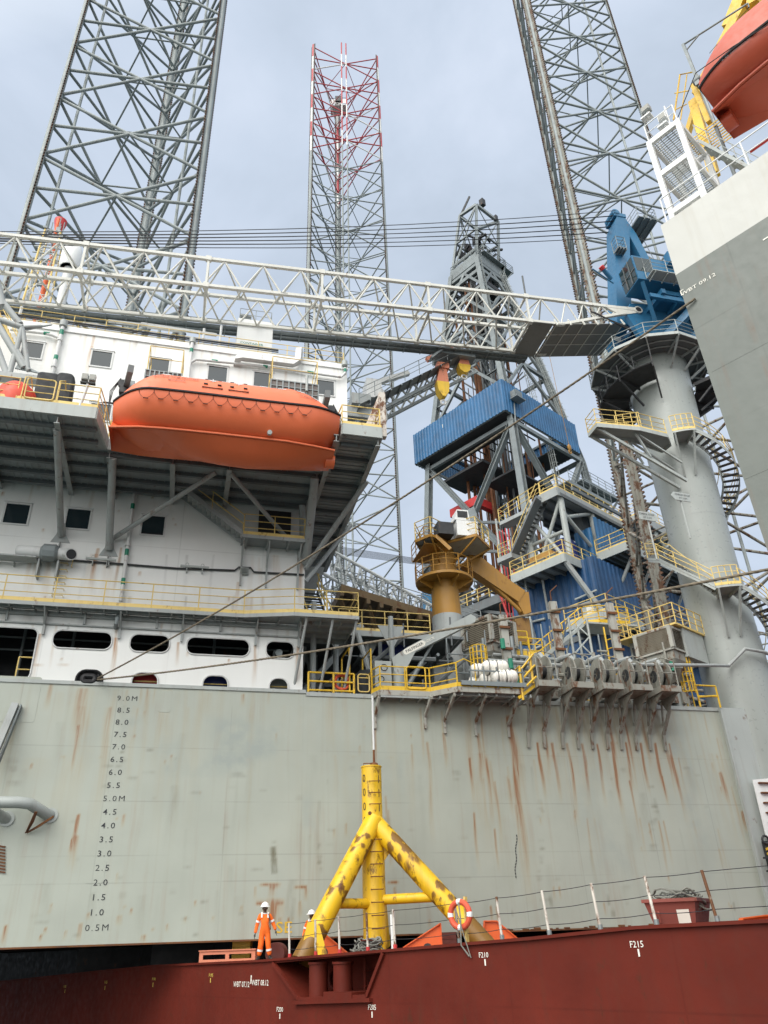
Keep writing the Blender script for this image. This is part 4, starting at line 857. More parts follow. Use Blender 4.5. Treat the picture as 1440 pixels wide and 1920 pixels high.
g = MB(RW); g.box(-34, 7.16, .05, 18.3, 32.95, 33.05); g.box(-34, 7.2, -.02, .10, 32.80, 33.16); g.build('roof', M['white'], ah)
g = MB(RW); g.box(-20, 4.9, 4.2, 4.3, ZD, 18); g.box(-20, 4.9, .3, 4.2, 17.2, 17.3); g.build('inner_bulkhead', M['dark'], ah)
g = MB(RW)
for k in range(7): g.tube((-9.5+2.1*k, 2.2, ZD), (-9.5+2.1*k, 2.2, 17.2), .07, 8)
for zz_ in (14.7, 16.1, 16.7): g.tube((-10, 1.6+zz_*.05, zz_), (4.6, 1.6+zz_*.05, zz_), .05, 8)
g.box(3.7, 4.1, 1.0, 1.4, 15.7, 16.2); g.tube((3.9, .95, 15.95), (3.9, .6, 15.95), .17, 16); g.build('inner_fittings', M['dgal'], ah)
for u0, u1, zz_ in ((-2.4, -1.4, 14.0), (.5, 1.6, 14.05), (3.4, 4.4, 14.05)):
    g = MB(RW); g.box(u0-.3, u1+.3, .7, 1.4, ZD+.01, zz_+.75); g.build('inner_locker', M['red' if u0 < -2 else ('navy' if u0 < 1 else 'lgrey')], ah)
    g = MB(RW); g.tube((u0-.2, .5, ZD+.36), (u1+.2, .5, ZD+.36), .03, 6); g.build('inner_pipe', M['palyel'], ah)
for (u0, u1, z0, z1, r) in holes[:5]:
    f = MB(RW); pr = rrect(u0, u1, z0, z1, r, 7); f.path([(x, .035, z) for x, z in pr], .035, 6, True); f.build('opening_rim', M['pipe'], ah)
for (u0, u1, z0, z1, r) in holes[5:]:
    f = MB(RW); pr = [(u0, ZD)]+[(x, z) for x, z in reversed(rrect(u0, u1, z0, z1, r, 7)[:16]) if z > ZD]+[(u1, ZD)]; pr = [(u1, ZD)]+[(u1-r+r*cos(a*pi/12), z1-r+r*sin(a*pi/12)) for a in range(7)]+[(u0+r-r*sin(a*pi/12), z1-r+r*cos(a*pi/12)) for a in range(7)]+[(u0, ZD)]
    f.path([(x, .03, z) for x, z in pr], .04, 6); f.build('fairlead_rim', M['pipe' if u0 > -3 else 'black'], ah)
u0, u1 = holes[5][0], holes[5][1]; um = (u0+u1)/2
f = MB(RW); pr = rrect(um-.26, um+.22, 14.05, 14.30, .12, 6); f.path([(x, .0, z) for x, z in pr], .11, 10, True); f.build('panama_chock', M['black'], ah)
f = MB(RW); f.path([(um+.2, .2, 14.0), (um+.34, .1, 14.25), (um+.34, .1, 14.4)], .06, 8); f.build('chock_horn', M['black'], ah)
def window(px, z, frm='upper', w=.98, h=.98, v=.06):
    u = rw(px, {'upper': 680, 'lower': 965}[frm])[0] if frm else px
    f = MB(RW); o = .075
    for a in ((u-w/2-o, u+w/2+o, z+h/2, z+h/2+o), (u-w/2-o, u+w/2+o, z-h/2-o, z-h/2), (u-w/2-o, u-w/2, z-h/2, z+h/2), (u+w/2, u+w/2+o, z-h/2, z+h/2)): f.box(a[0], a[1], v-.05, v+.02, a[2], a[3])
    fo = f.build('window', M['pipe'], ah)
    p = MB(RW); p.raw([RW.w(q) for q in ((u-w/2, v-.012, z-h/2), (u+w/2, v-.012, z-h/2), (u+w/2, v-.012, z+h/2), (u-w/2, v-.012, z+h/2))], [(0, 1, 2, 3)]); p.build('pane', M['glass'], fo, smooth=0)
    s = MB(RW); s.box(u-w/2-.12, u+w/2+.12, v-.08, v+.01, z+h/2+.09, z+h/2+.12); s.build('drip_strip', M['white'], fo)
for u in (-9.42, -6.02, -3.1, -.03, 2.42, 5.89): window(u, 31.3, None)
for u in (-8.36, -5.71, -2.34, -11.2): window(u, 21.73, None, 1.0, 1.0)
window(-5.6, 27.9, None)
g = MB(RW); g.box(-20, 4.97, -.05, .055, 16.48, 16.54); g.build('ledge_strip', M['grey'], ah)
g = MB(RW)                                                   # cable tray along the lower wall
cp = [rw(-10, 1042), rw(150, 1052), rw(330, 1066), rw(440, 1070), rw(448, 1064), rw(470, 1065), rw(476, 1073), rw(570, 1078)]
g.path([(q[0], -.03, q[2]) for q in cp], .045, 6); g.build('cable_run', M['dark'], ah)
for px in (190, 365, 12):
    q = rw(px, 1052 if px < 300 else 1066); g = MB(RW); g.box(q[0]-.65, q[0]+.65, -.20, -.12, q[2]-.03, q[2]+.06)
    for s in (-.35, .35): g.box(q[0]+s-.02, q[0]+s+.02, -.16, .05, q[2]-.25, q[2]-.03); g.torus((q[0]+s, -.16, q[2]+.12), (0, 1, 0), .07, .012, 10, 5)
    g.build('strip_light', M['lgrey'], ah)
q = rw(458, 1072); g = MB(RW); g.box(q[0]-.2, q[0]+.2, -.14, .04, q[2]-.16, q[2]+.16); g.louvre((q[0]-.16, -.15, q[2]-.12), (1, 0, 0), (0, -1, 0), .32, .24, 4); g.build('vent_grille', M['lgrey'], ah)
def drain(pts, r, bands, joints_=()):
    g = MB(RW); g.path(pts, r, 10); o = g.build('drain_pipe', M['pipe'], ah)
    for a, c in bands: g = MB(RW); g.tube(a, c, r+.008, 10); g.build('green_band', M['green'], o)
    for a in joints_: g = MB(RW); g.tube(V(a)-V((0, 0, .06)), V(a)+V((0, 0, .06)), r+.045, 12); g.build('pipe_flange', M['pipe'], o)
def W(px, py, v): return rw(px, py, v)
a, c = W(253, 915, -.14), W(226, 1130, -.14); x = a[0]
P_ = lambda py: (W(238, py, -.14)[0]*0+(a[0]+(c[0]-a[0])*((py-915)/215.)), -.14, W(240, py, -.14)[2])
drain([P_(910), P_(1128)], .085, [(P_(944), P_(954)), (P_(1030), P_(1042)), (P_(1085), P_(1097))], (P_(1022),))
g = MB(RW); q = W(217, 1160, -.5); g.path([(P_(1128)[0], -.3, 17.0), (P_(1128)[0], -.5, 16.75), (P_(1128)[0]-.02, -.45, 16.55), (P_(1128)[0]-.05, -.1, 16.45)], .09, 10); g.build('drain_elbow', M['dgal'], ah)
t0, t1 = W(118, 612, -.14), W(97, 705, -.14)
Q_ = lambda py: (t0[0]+(t1[0]-t0[0])*((py-612)/93.), -.14, W(108, py, -.14)[2])
drain([Q_(612), Q_(720)], .10, [(Q_(618), Q_(627)), (Q_(667), Q_(675))], (Q_(637), Q_(688)))
drain([W(20, 618, -.14), W(85, 625, -.14), W(100, 629, -.14), Q_(634)], .085, [(W(82, 624.5, -.14), W(93, 626, -.14))])
g = MB(RW); q = Q_(606); g.tube((q[0], -.1, q[2]-.15), (q[0], -.1, q[2]+.22), .2, 14); g.build('drain_hopper', M['grey'], ah)
u_ = W(361, 640, -.14)[0]
V_ = lambda py: (u_, -.14, W(361, py, -.14)[2])
drain([V_(643), V_(712)], .09, [(V_(654), V_(661))]); drain([V_(681), W(368, 674, -.14), W(430, 680, -.14), W(520, 690, -.14), W(640, 707, -.14), W(647, 700, -.14), W(647, 690, -.14)], .08, [(W(397, 676, -.14), W(408, 677.5, -.14)), (W(493, 686.5, -.14), W(502, 688, -.14)), (W(576, 697.5, -.14), W(588, 699.5, -.14)), (W(647, 698, -.14), W(647, 692, -.14))])
for px, py in ((361, 640), (646, 683)): q = W(px, py, -.1); g = MB(RW); g.tube((q[0], -.1, q[2]-.12), (q[0], -.1, q[2]+.2), .17, 14); g.build('drain_hopper', M['lgrey'], ah)
# rungs up the lower wall
for k in range(7):
    q = W(118-2*k, 1058+12*k, 0); g = MB(RW); g.path([(q[0]-.22, .05, q[2]), (q[0]-.22, -.14, q[2]), (q[0]+.22, -.14, q[2]), (q[0]+.22, .05, q[2])], .02, 6); g.build('wall_rung', M['palyel'], ah)
q = W(137, 1052, 0); g = MB(RW); g.path([(q[0], .05, q[2]+.3), (q[0], -.14, q[2]+.3), (q[0], -.14, q[2]-.3), (q[0], .05, q[2]-.3)], .02, 6); g.build('grab_bar', M['palyel'], ah)
g = MB(RW); q = rw(45, 1262, .25); g.rail([(q[0]-.3, .2, 14.0), (q[0]+.45, .2, 14.0)], 1.05, 1, .75, .03); g.build('door_rail', M['palyel'], ah)
# big silencer on its bracket
sl = thing('exhaust_silencer', 'rusty grey silencer with open elbow mounted sideways on the white wall', 'silencer', rw(80, 1035), fr=RW)
z = rw(80, 1036, -.5)[2]; u0 = rw(30, 1035, -.5)[0]
g = MB(RW); g.lathe((u0, -.5, z), (1, 0, 0), [(0, 0), (0, .2), (.1, .27), (1.0, .27), (1.0, 0)], 18); g.build('inlet_drum', M['pipe'], sl)
g = MB(RW); g.lathe((u0+1.0, -.5, z), (1, 0, 0), [(0, .27), (.12, .40), (.62, .40), (.75, .3), (.75, 0)], 10); g.build('body', M['dgal'], sl)
g = MB(RW); g.path([(u0+1.75, -.5, z), (u0+2.0, -.5, z), (u0+2.2, -.62, z-.06), (u0+2.33, -.85, z-.14)], .27, 16); g.build('elbow', M['pipe'], sl)
g = MB(RW); g.lathe((u0+2.33, -.85, z-.14), (.45, -.85, -.28), [(0, .22), (.012, .22), (.012, 0)], 16); g.build('outlet', M['dark'], sl)
g = MB(RW); g.box(u0-.9, u0+.9, -.75, -.1, z-.36, z-.30)
for x in (u0+.95, u0+1.75): g.box(x, x+.07, -.5, .05, z-1.1, z-.30)
g.build('bracket', M['grey'], sl)
# ================================================================== WALKWAY along the wall
ZW = 17.2
wk = thing('walkway', 'yellow railed steel walkway running along the white wall above the rounded windows', 'walkway', (-2, -.5, ZW), fr=RW)
edge = [(-22, -.85, ZW), (2.1, -.85, ZW), (4.3, -1.42, ZW), (7.25, -1.42, ZW), (7.25, 2.5, ZW)]
g = MB(RW)
g.raw([RW.w(p) for p in [(-22, -.85, ZW-.06), (2.1, -.85, ZW-.06), (4.3, -1.42, ZW-.06), (7.25, -1.42, ZW-.06), (7.25, 2.4, ZW-.06), (5.0, 2.4, ZW-.06), (4.96, .05, ZW-.06), (-22, .05, ZW-.06)]], [tuple(range(8))]); 
g.build('deck_plate', M['soffit'], wk, smooth=0)
g = MB(RW)
for k in range(30): x = -21+.95*k; g.box(x, x+.06, -.82, .04, ZW-.20, ZW-.065)
g.box(-22, 4.9, -.08, .045, ZW-.34, ZW-.205); g.box(-22, 2.1, -.5, -.44, ZW-.2, ZW-.065)
for k in range(5): g.box(5.0, 7.2, -1.3+.8*k, -1.24+.8*k, ZW-.22, ZW-.065)
g.build('floor_bearer', M['grey'], wk)
g = MB(RW)
for a, c in zip(edge, edge[1:]): g.beam(V(a)+V((0, 0, -.12)), V(c)+V((0, 0, -.12)), .07, .17)
g.build('edge_beam', M['grey'], wk)
g = MB(RW); g.toe([(x, y, z-.03) for x, y, z in edge], .17); g.build('toe_board', M['palyel'], wk)
g = MB(RW); g.rail(edge, 1.12, 2, 1.95, .026); g.build('guard_rail', M['palyel'], wk)
for px, y0, y1 in ((80, 1140, 1190), (222, 1146, 1200), (340, 1152, 1203), (479, 1158, 1211), (560, 1165, 1212), (10, 1132, 1168), (157, 1142, 1174), (293, 1148, 1182), (413, 1155, 1188)):
    q = rw(px, y1, -.05); g = MB(RW); lg = y1-y0 > 45; g.beam((q[0], -.05, 16.0 if lg else 16.56), (q[0], -.06 if not lg else -.14, ZW-.1), .09, .12, up=RW.y)
    if lg: g.beam((q[0], -.12, 16.45), (q[0], -.8, ZW-.2), .06, .08)
    g.build('wall_bracket', M['grey'], wk)
for x in (4.9, 6.1, 7.2):
    g = MB(RW); g.tube((x-.35, .3, ZD), (x, -1.25, ZW-.15), .065, 8); g.build('raking_post', M['grey'], wk)
# ================================================================== LIFEBOAT PLATFORM and its struts
ZS = 23.3
pf_ = thing('muster_platform', 'grey framed boat deck cantilevered over the walkway around the orange lifeboat', 'platform', (0, -2, ZS), fr=RW)
outer = [(-22, -5.95), (-4.75, -5.95), (-4.45, -3.7), (5.3, -3.7), (5.45, -6.9), (7.2, -6.9)]
poly = outer+[(7.2, 6.5), (4.98, 6.5), (4.98, .04), (-22, .04)]
g = MB(RW); g.raw([RW.w((x, y, ZS+.02)) for x, y in poly]+[RW.w((x, y, ZS+.55)) for x, y in poly], [tuple(range(len(poly)-1, -1, -1)), tuple(range(len(poly), 2*len(poly)))]); g.build('deck_plating', M['soffit'], pf_, smooth=0)
g = MB(RW)
for a, c in zip(outer, outer[1:]): g.beam((*a, ZS+.27), (*c, ZS+.27), .10, .56)
g.beam((7.2, -6.9, ZS+.27), (7.2, 6.5, ZS+.27), .08, .56); g.build('edge_beam', M['lgrey'], pf_)
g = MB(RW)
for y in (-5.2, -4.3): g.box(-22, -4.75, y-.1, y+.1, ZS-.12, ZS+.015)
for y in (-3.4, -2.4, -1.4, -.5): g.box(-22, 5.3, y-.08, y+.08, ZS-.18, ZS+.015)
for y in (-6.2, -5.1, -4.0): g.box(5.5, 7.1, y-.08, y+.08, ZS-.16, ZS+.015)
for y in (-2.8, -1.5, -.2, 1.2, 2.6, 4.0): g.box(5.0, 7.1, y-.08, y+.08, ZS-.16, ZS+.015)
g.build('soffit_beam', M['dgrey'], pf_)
g = MB(RW)
for k in range(58): x = -13+.29*k; g.box(x-.02, x+.02, (-5.9 if x < -4.7 else -3.6), -.05, ZS-.02, ZS+.012)
for k in range(46): y = -6.8+.29*k; g.box(5.5 if y < -3.7 else 5.0, 7.15, y-.02, y+.02, ZS-.02, ZS+.012)
g.build('deck_ribs', M['soffit'], pf_)
g = MB(RW)
for x in (-9.3, -6.2, -4.3, -1.6, .9, 4.9): g.ibeam((x, -3.6 if x > -4.5 else -5.85, ZS-.17), (x, .03, ZS-.17), .22, .36)
for x in (5.2, 7.05): g.ibeam((x, -6.8, ZS-.17), (x, 6.4, ZS-.17), .22, .36)
g.build('main_bearer', M['grey'], pf_)
LC = (4.98, .0, 20.35)
def strut(a, c, r=.15, foot=True, w=None):
    g = MB(RW); g.tube(a, c, r, 14)
    if foot:
        a = V(a); g.prism([(a.x-.42, .03, a.z-.30), (a.x+.42, .03, a.z-.30), (a.x+.2, -.1, a.z+.05), (a.x+.12, -.25, a.z+.55), (a.x-.12, -.25, a.z+.55), (a.x-.2, -.1, a.z+.05)], (0, .06, 0))
        g.box(a.x-.02, a.x+.02, -.15, .05, a.z-.9, a.z-.3)
    g.build('raking_strut', M['grey'], pf_)
strut((-6.28, -.12, 20.75), (-6.25, -5.3, ZS-.3)); strut((-4.12, -.12, 20.25), (-4.15, -3.5, ZS-.3), .17); strut((-4.05, -.14, 20.75), (.3, -3.2, ZS-.3), .11, False)
strut((4.2, -.02, 21.4), (.95, -3.3, ZS-.3), .11, False); strut(LC, (4.8, -3.6, ZS-.3), .2, False); strut((5.0, .05, 20.1), (7.25, -3.7, ZS-.25), .13, False); strut((5.0, .1, 19.4), (7.4, .7, ZS-.25), .11, False)
strut((4.9, .3, 20.4), (4.6, -1.0, ZS-.3), .16, False)
g = MB(RW); tops_ = [(x, y, ZS+.55) for x, y in outer]
g.rail([tops_[0], (-7.9, -5.95, ZS+.55)], 1.05, 2, 1.9, .026); g.rail([(-6.35, -5.95, ZS+.55), (-4.75, -5.95, ZS+.55), (-4.6, -4.7, ZS+.55), (-4.45, -3.7, ZS+.25)], 1.05, 2, 1.6, .026); g.rail([(-4.45, -3.7, ZS+.55), (-4.35, -.6, ZS+.55)], 1.05, 2, 1.5, .024)
g.rail([(5.3, -4.2, ZS+.55), (5.45, -6.85, ZS+.55), (7.15, -6.85, ZS+.55), (7.15, 3.5, ZS+.55)], 1.05, 2, 1.3, .026); g.build('guard_rail', M['palyel'], pf_)
g = MB(RW); g.toe([tops_[0], tops_[1], tops_[2]], .16); g.toe([(5.45, -6.9, ZS+.55), (7.2, -6.9, ZS+.55), (7.2, 3, ZS+.55)], .16); g.build('toe_board', M['palyel'], pf_)
gy = MB(RW); u = -7.0                                              # the gate with hoops
for s in (-.72, .62): gy.path([(u+s, -5.95, ZS+.55), (u+s, -5.95, ZS+1.7), (u+s+.12, -5.6, ZS+2.0), (u+s+.15, -5.2, ZS+1.7), (u+s+.15, -5.2, ZS+.55)], .03, 6)
pr = rrect(u-.6, u+.5, ZS+.62, ZS+1.65, .14, 4); gy.path([(x, -6.0, z) for x, z in pr], .03, 6, True)
for zz_ in (ZS+.95, ZS+1.3): gy.tube((u-.6, -6.0, zz_), (u+.5, -6.0, zz_), .022, 6)
gy.build('gate', M['palyel'], pf_)
t = MB(RW); t.lathe((-8.1, -5.2, ZS+.56), (0, 0, 1), [(0, .78), (.35, .84), (.8, .74), (1.08, .5), (1.22, .2), (1.25, 0)], 22)
M['orred'] = mat('red_orange_buoy', (.72, .07, .03), .45, .08); tag(t.build('marker_buoy', M['orred'], loc=RW.w((-8.1, -5.2, ZS+.55))), 'red orange dome buoy on the boat deck beside the black bagged rafts', 'buoy')
for i, (u, lab, sc) in enumerate(((-7.05, 'black bag standing on end inside the yellow gate of the boat deck', 1.0), (-6.35, 'narrower black bag standing just outside the yellow gate', .75))):
    t = MB(RW); pr = rrect(u-.48*sc, u+.48*sc, ZS+.56, ZS+2.75, .22, 4); t.prism([(x+.05*sin(z*5), -5.15-.12*i, z) for x, z in pr][::-1], (0, .5, 0)); o = t.build('canvas_bag', M['canvas'], loc=RW.w((u, -5, ZS+.55)))
    bv = o.modifiers.new('round', 'BEVEL'); bv.width = .12; bv.segments = 3; tag(o, lab, 'bag')
t = thing('floodlight', 'pair of grey floodlights on a white post at the corner of the boat deck', 'floodlight', (-5.4, -5.9, ZS+.55), fr=RW)
g = MB(RW); g.tube((-5.45, -5.9, ZS+.55), (-5.3, -5.9, ZS+1.75), .07, 10); g.build('post', M['pipe'], t)
g = MB(RW); g.box(-5.6, -5.0, -6.0, -5.85, ZS+1.75, ZS+1.82); g.build('crossbar', M['dark'], t)
for s in (-.15, .15):
    g = MB(RW); g.box(-5.3+s-.13, -5.3+s+.13, -6.05, -5.85, ZS+1.9, ZS+2.2); h_ = g.build('lamp', M['lgrey'], t)
    g = MB(RW); g.box(-5.3+s-.1, -5.3+s+.1, -6.065, -6.052, ZS+1.93, ZS+2.17); g.build('lens', M['lamp'], h_)
# stair down to the small landing
sw = thing('stair_flight', 'steel stair with yellow handrails descending under the boat deck to a landing', 'stairs', (1.8, -.9, 21), fr=RW)
ZL = 21.08
a, c = V((-1.25, -1.05, ZS+.1)), V((1.85, -1.05, ZL+.05))
g = MB(RW); tr_ = MB(RW); g.stairs(a, c, (0, 1, 0), .85, 13, tr_, .24); g.build('stringer', M['grey'], sw); tr_.build('tread', M['grey'], sw)
g = MB(RW); 
for o in (0,): g.path([a+V((0, 0, .95)), c+V((0, 0, 1.0)), c+V((.02, 0, 0))], .025, 6); g.path([a+V((0, 0, .5)), c+V((0, 0, .5))], .02, 6); g.tube((a+c)/2, (a+c)/2+V((0, 0, .95)), .022, 6); g.path([a+V((0, .85, .95)), c+V((0, .85, 1.0)), c+V((.02, .85, 0))], .025, 6)
g.build('handrail', M['palyel'], sw)
ld = [(1.85, -1.1, ZL), (4.75, -1.1, ZL), (4.75, .0, ZL)]
g = MB(RW); g.rail(ld, 1.08, 2, 1.2, .026); g.build('landing_rail', M['palyel'], sw)
g = MB(RW); g.toe(ld, .16); g.build('toe_board', M['palyel'], sw)
g = MB(RW); g.box(1.8, 4.75, -1.08, .04, ZL-.06, ZL-.002); g.build('landing_plate', M['soffit'], sw)
g = MB(RW); g.box(1.8, 4.78, -1.13, -1.085, ZL-.18, ZL-.01)
for x in (2.0, 3.0, 4.0, 4.65): g.box(x, x+.07, -1.08, .03, ZL-.2, ZL-.065)
for x in (1.9, 3.1, 4.6): g.beam((x, -.03, 18.9), (x, -.12, ZL-.1), .08, .10, up=RW.y); g.beam((x, -.1, 19.9), (x, -1.0, ZL-.2), .06, .08)
g.build('landing_bracket', M['grey'], sw)
t = MB(RW); t.box(2.6, 4.2, .0, .055, 21.1, 23.1); o = t.build('door_recess', M['dark'], ah)
# ================================================================== LIFEBOAT
BV, BK, BU = -5.75, 21.75, .62
lb = thing('lifeboat', 'large orange enclosed lifeboat with black strake slung beside the white block', 'lifeboat', (BU, BV, BK), fr=RW)
sec, T = make_lifeboat(lb, RW, (BU, BV, BK+.08), 9.38, 3.55, 4.45, M['boat'], True, 1)
L_, H_ = 9.38, 4.45; BK += .08
def boat_pt(t, k, gap=.015):      # point on the canopy near side: k 0 at the strake .. 1 crown
    hb, gz, bz, cz_ = sec(t); a = pi/2*k; y = hb*.97*(cos(a)**.55); z = gz+(cz_-gz)*(sin(a)**.8); return V((BU+t*L_/2, BV-y-gap, BK+z))
def boat_text(s, t, k, size, sx=1.1):
    p, q = boat_pt(t, k), boat_pt(t, k+.12); dn = (RW.w(q)-RW.w(p)).normalized(); r_ = (RW.w(boat_pt(t+.06, k))-RW.w(boat_pt(t-.06, k))).normalized(); text(s, 'boat_lettering', M['ink'], lb, RW.w(p+V((0, -.02, 0))), r_, dn, size, sx, bold=.02)
boat_text('NOBLE TOM PROSSER', -.48, .36, .17, 1.05); boat_text('MONROVIA', -.48, .24, .12); boat_text('2', -.67, .36, .18); boat_text('9.35x3.60x1.20M', .68, .36, .14); boat_text('60 PERSONS', .69, .22, .13)
for t_ in (-.17, .06):
    g = MB(RW); pts = []
    ring_ = [boat_pt(t_+dx, k, .03) for dx, k in ((-.085, .14), (.085, .14), (.085, .80), (-.085, .80))]; g.path(ring_, .03, 5, True); h_ = g.build('hatch', M['line'], lb)
    g = MB(RW)
    for dx, k in ((-.06, .25), (.06, .25), (-.06, .65), (.06, .65)): q = boat_pt(t_+dx, k, .03); g.box(q.x-.08, q.x+.08, q.y-.03, q.y+.03, q.z-.02, q.z+.02)
    g.each('hatch_dog', M['dark'], h_)
    g = MB(RW); q = boat_pt(t_, .42, .02); g.box(q.x-.12, q.x+.12, q.y-.01, q.y+.06, q.z-.015, q.z+.015); g.box(q.x-.015, q.x+.015, q.y-.01, q.y+.06, q.z-.1, q.z+.1); g.build('reflective_cross', M['reflect'], h_)
for t_, k in ((-.58, .55), (-.42, .6), (-.28, .55), (.28, .5), (.45, .5), (.62, .45), (.75, .35)):
    q = boat_pt(t_, k, .01); r_ = boat_pt(t_+.04, k, .01); g = MB(RW); g.beam(q-(r_-q)*.8, r_, .03, .04, up=RW.y); g.build('reflective_strip', M['reflect'], lb)
g = MB(RW)
for i in range(12):                                                # grab lines in loops
    t0_, t1_ = -.78+.125*i, -.78+.125*(i+1); pts = []
    for k in range(9):
        tt = t0_+(t1_-t0_)*k/8; hb, gz, bz, cz_ = sec(tt); s_ = 4*(k/8)*(1-k/8); z = gz-.18-.30*s_; fr_ = (gz-z)/(gz-bz)
        pts.append((BU+tt*L_/2, BV-hb-.0+.02*s_, BK+z))
    g.path(pts, .008, 5); m_ = pts[4]; g.tube((m_[0]-.1, m_[1], m_[2]), (m_[0]+.1, m_[1], m_[2]), .028, 6); g.tube(pts[0], (pts[0][0], pts[0][1], pts[0][2]+.13), .014, 5)
g.build('grab_line', M['line'], lb)
g = MB(RW); q = boat_pt(.52, .95); g.lathe((BU+.52*4.75, BV, BK+3.35), (0, 0, 1), [(0, 1.1), (.35, .95), (.5, .4), (.52, 0)], 20); g.build('helm_dome', M['boat'], lb)
# davits and winch gear behind the boat
for u, lab in ((-4.05, 'grey lifeboat davit column at the left end of the orange lifeboat'), (5.35, 'grey lifeboat davit column at the right end of the orange lifeboat')):
    t = thing('boat_davit', lab, 'davit', (u, -3.2, ZS+.5), 'lifeboat davit columns', RW)
    g = MB(RW); g.box(u-.3, u+.3, -3.5, -2.8, ZS+.55, ZS+4.1); g.build('column', M['dgal'], t)
    g = MB(RW); g.beam((u-.1, -3.2, ZS+3.9), (u+.3*(1 if u < 0 else -1), -5.5, ZS+3.2), .25, .35); g.build('arm', M['dgal'], t)
    g = MB(RW); s = -1 if u < 0 else 1
    for k in range(3): g.path([(u+s*.3, -3.6-.05*k, ZS+4.0), (u+s*(.55+.06*k), -3.7, ZS+3.2), (u+s*.62, -3.7, ZS+2.2), (u+s*.45, -3.65, ZS+1.4)], .02, 5)
    g.tube((u+s*.2, -3.55, ZS+3.7), (u+s*.2, -3.75, ZS+3.7), .2, 12); g.tube((u+s*.3, -3.6, ZS+2.6), (u+s*.9, -3.6, ZS+2.6), .04, 6); g.box(u+s*.1-.2, u+s*.1+.2, -3.75, -3.5, ZS+3.2, ZS+3.5); g.build('fall_gear', M['dark'], t)
for u0, u1, lab, z1 in ((-3.4, -1.7, 'brown grey winch box behind the left end of the orange lifeboat', 28.6), (2.6, 5.0, 'ribbed grey winch house behind the right end of the orange lifeboat', 29.0)):
    t = thing('boat_winch', lab, 'winch', (u0, -2.6, ZS+.55), 'lifeboat winch boxes', RW); m_ = mat('winch_'+str(round(u0)), (.14, .125, .115), .6, .15, .15)
    g = MB(RW); g.box(u0, u1, -3.0, -1.4, ZS+.55, z1); g.build('housing', m_, t)
    g = MB(RW)
    for k in range(9): x = u0+(u1-u0)*k/8; g.box(x-.03, x+.03, -3.06, -3.0, z1-1.3, z1-.05)
    for k in range(4): g.box(u0, u1, -3.05, -3.002, z1-.1-.35*k, z1-.06-.35*k)
    g.build('ribs', M['dgal'], t)
    g = MB(RW); g.rail([(u0+.05, -1.45, z1), (u0+.05, -2.95, z1), (u1-.05, -2.95, z1), (u1-.05, -1.45, z1)], 1.5, 1, 1.6, .024); g.build('top_rail', M['palyel'], t)
    if u0 > 0: g = MB(RW); g.lathe((u0+.6, -2.2, z1), (0, 0, 1), [(0, .45), (.25, .45), (.3, .35), (.3, 0)], 18); g.box(u0+1.1, u0+1.9, -2.6, -1.8, z1, z1+.3); g.tube((u1-.6, -3.1, z1-.6), (u1-.6, -3.1, z1+.45), .07, 8); g.build('top_gear', M['lgrey'], t)
# low yellow handrails at the right end of the hull deck edge handled with the deck gear
# ================================================================== ROOF GEAR
M['palegrey2'] = mat('pale_blue_grey', (.42, .50, .53), .5, .08, .05, .2)
rr = thing('roof_railing', 'thin yellowish railing along the roof edge of the white block', 'railing', (0, .3, 33.05), fr=RW)
g = MB(RW); g.rail([(-16, .25, 33.1), (7.0, .25, 33.1), (7.0, 10, 33.1)], 1.1, 2, 1.7, .022); g.build('rail', M['palyel'], rr)
g = MB(RW); g.path([(-14, .1, 33.55), (3.2, .1, 33.6)], .06, 6); g.path([(-14, .0, 33.35), (3.2, .05, 33.42)], .035, 6); g.build('cable_bundle', M['dark'], rr)
hv = thing('air_handling_unit', 'white boxy air handler with duct on the roof of the white block', 'air handler', (2, 3, 33.05), fr=RW)
a, c = rw(440, 680, 2.6), rw(508, 690, 2.6); zt_ = rw(475, 600, 2.6)[2]
g = MB(RW); g.box(a[0], c[0], 2.6, 5.0, 33.05, zt_); g.build('cabinet', M['white'], hv)
g = MB(RW); g.rail([(a[0]+.1, 4.9, zt_), (a[0]+.1, 2.7, zt_), (c[0]-.1, 2.7, zt_), (c[0]-.1, 4.9, zt_)], .9, 1, .9, .02); g.box(a[0]+.1, a[0]+.8, 2.65, 3.2, zt_+.3, zt_+.38); g.build('top_rail', M['grey'], hv)
q = rw(472, 644, 2.55); text('CONTAINER', 'faded_stencil', M['green'], hv, RW.w((q[0], 2.58, q[2])), RW.x, Z, .22, 1.1)
g = MB(RW); q0, q1, q2 = rw(447, 668, -.35), rw(556, 681, -.35), rw(557, 650, -.35); g.path([(q0[0]-.1, .5, q0[2]-.35), (q0[0], -.3, q0[2]-.1), (q0[0]+.25, -.35, q0[2]), (q1[0]-.2, -.35, q0[2]+.02), (q1[0]+.1, -.35, q0[2]+.2), (q1[0]+.15, -.35, q0[2]+1.1)], .24, 4); g.build('duct', M['pipe'], hv)
sd = thing('satellite_dome', 'white radome with black stencilled name on the roof behind the boom', 'radome', rw(125, 510, 6), fr=RW)
q = rw(135, 480, 6.0); r_ = .66
g = MB(RW); g.lathe((q[0], 6, q[2]-1.2), (0, 0, 1), [(0, 0), (0, r_*.82), (.25, r_), (1.4, r_), (1.95, r_*.78), (2.25, r_*.4), (2.33, 0)], 26); g.build('dome', M['white'], sd)
g = MB(RW); g.lathe((q[0], 6, 33), (0, 0, 1), [(0, .3), (q[2]-34.2, .3), (q[2]-34.2, .6), (q[2]-33.9, .65), (q[2]-33.9, 0)], 14); g.build('pedestal', M['pipe'], sd)
text('SAILOR', 'dome_lettering', M['ink'], sd, RW.w((q[0]-.25, 6-r_-.03, q[2]+.25)), RW.x, Z, .2, 1.05, bold=.02)
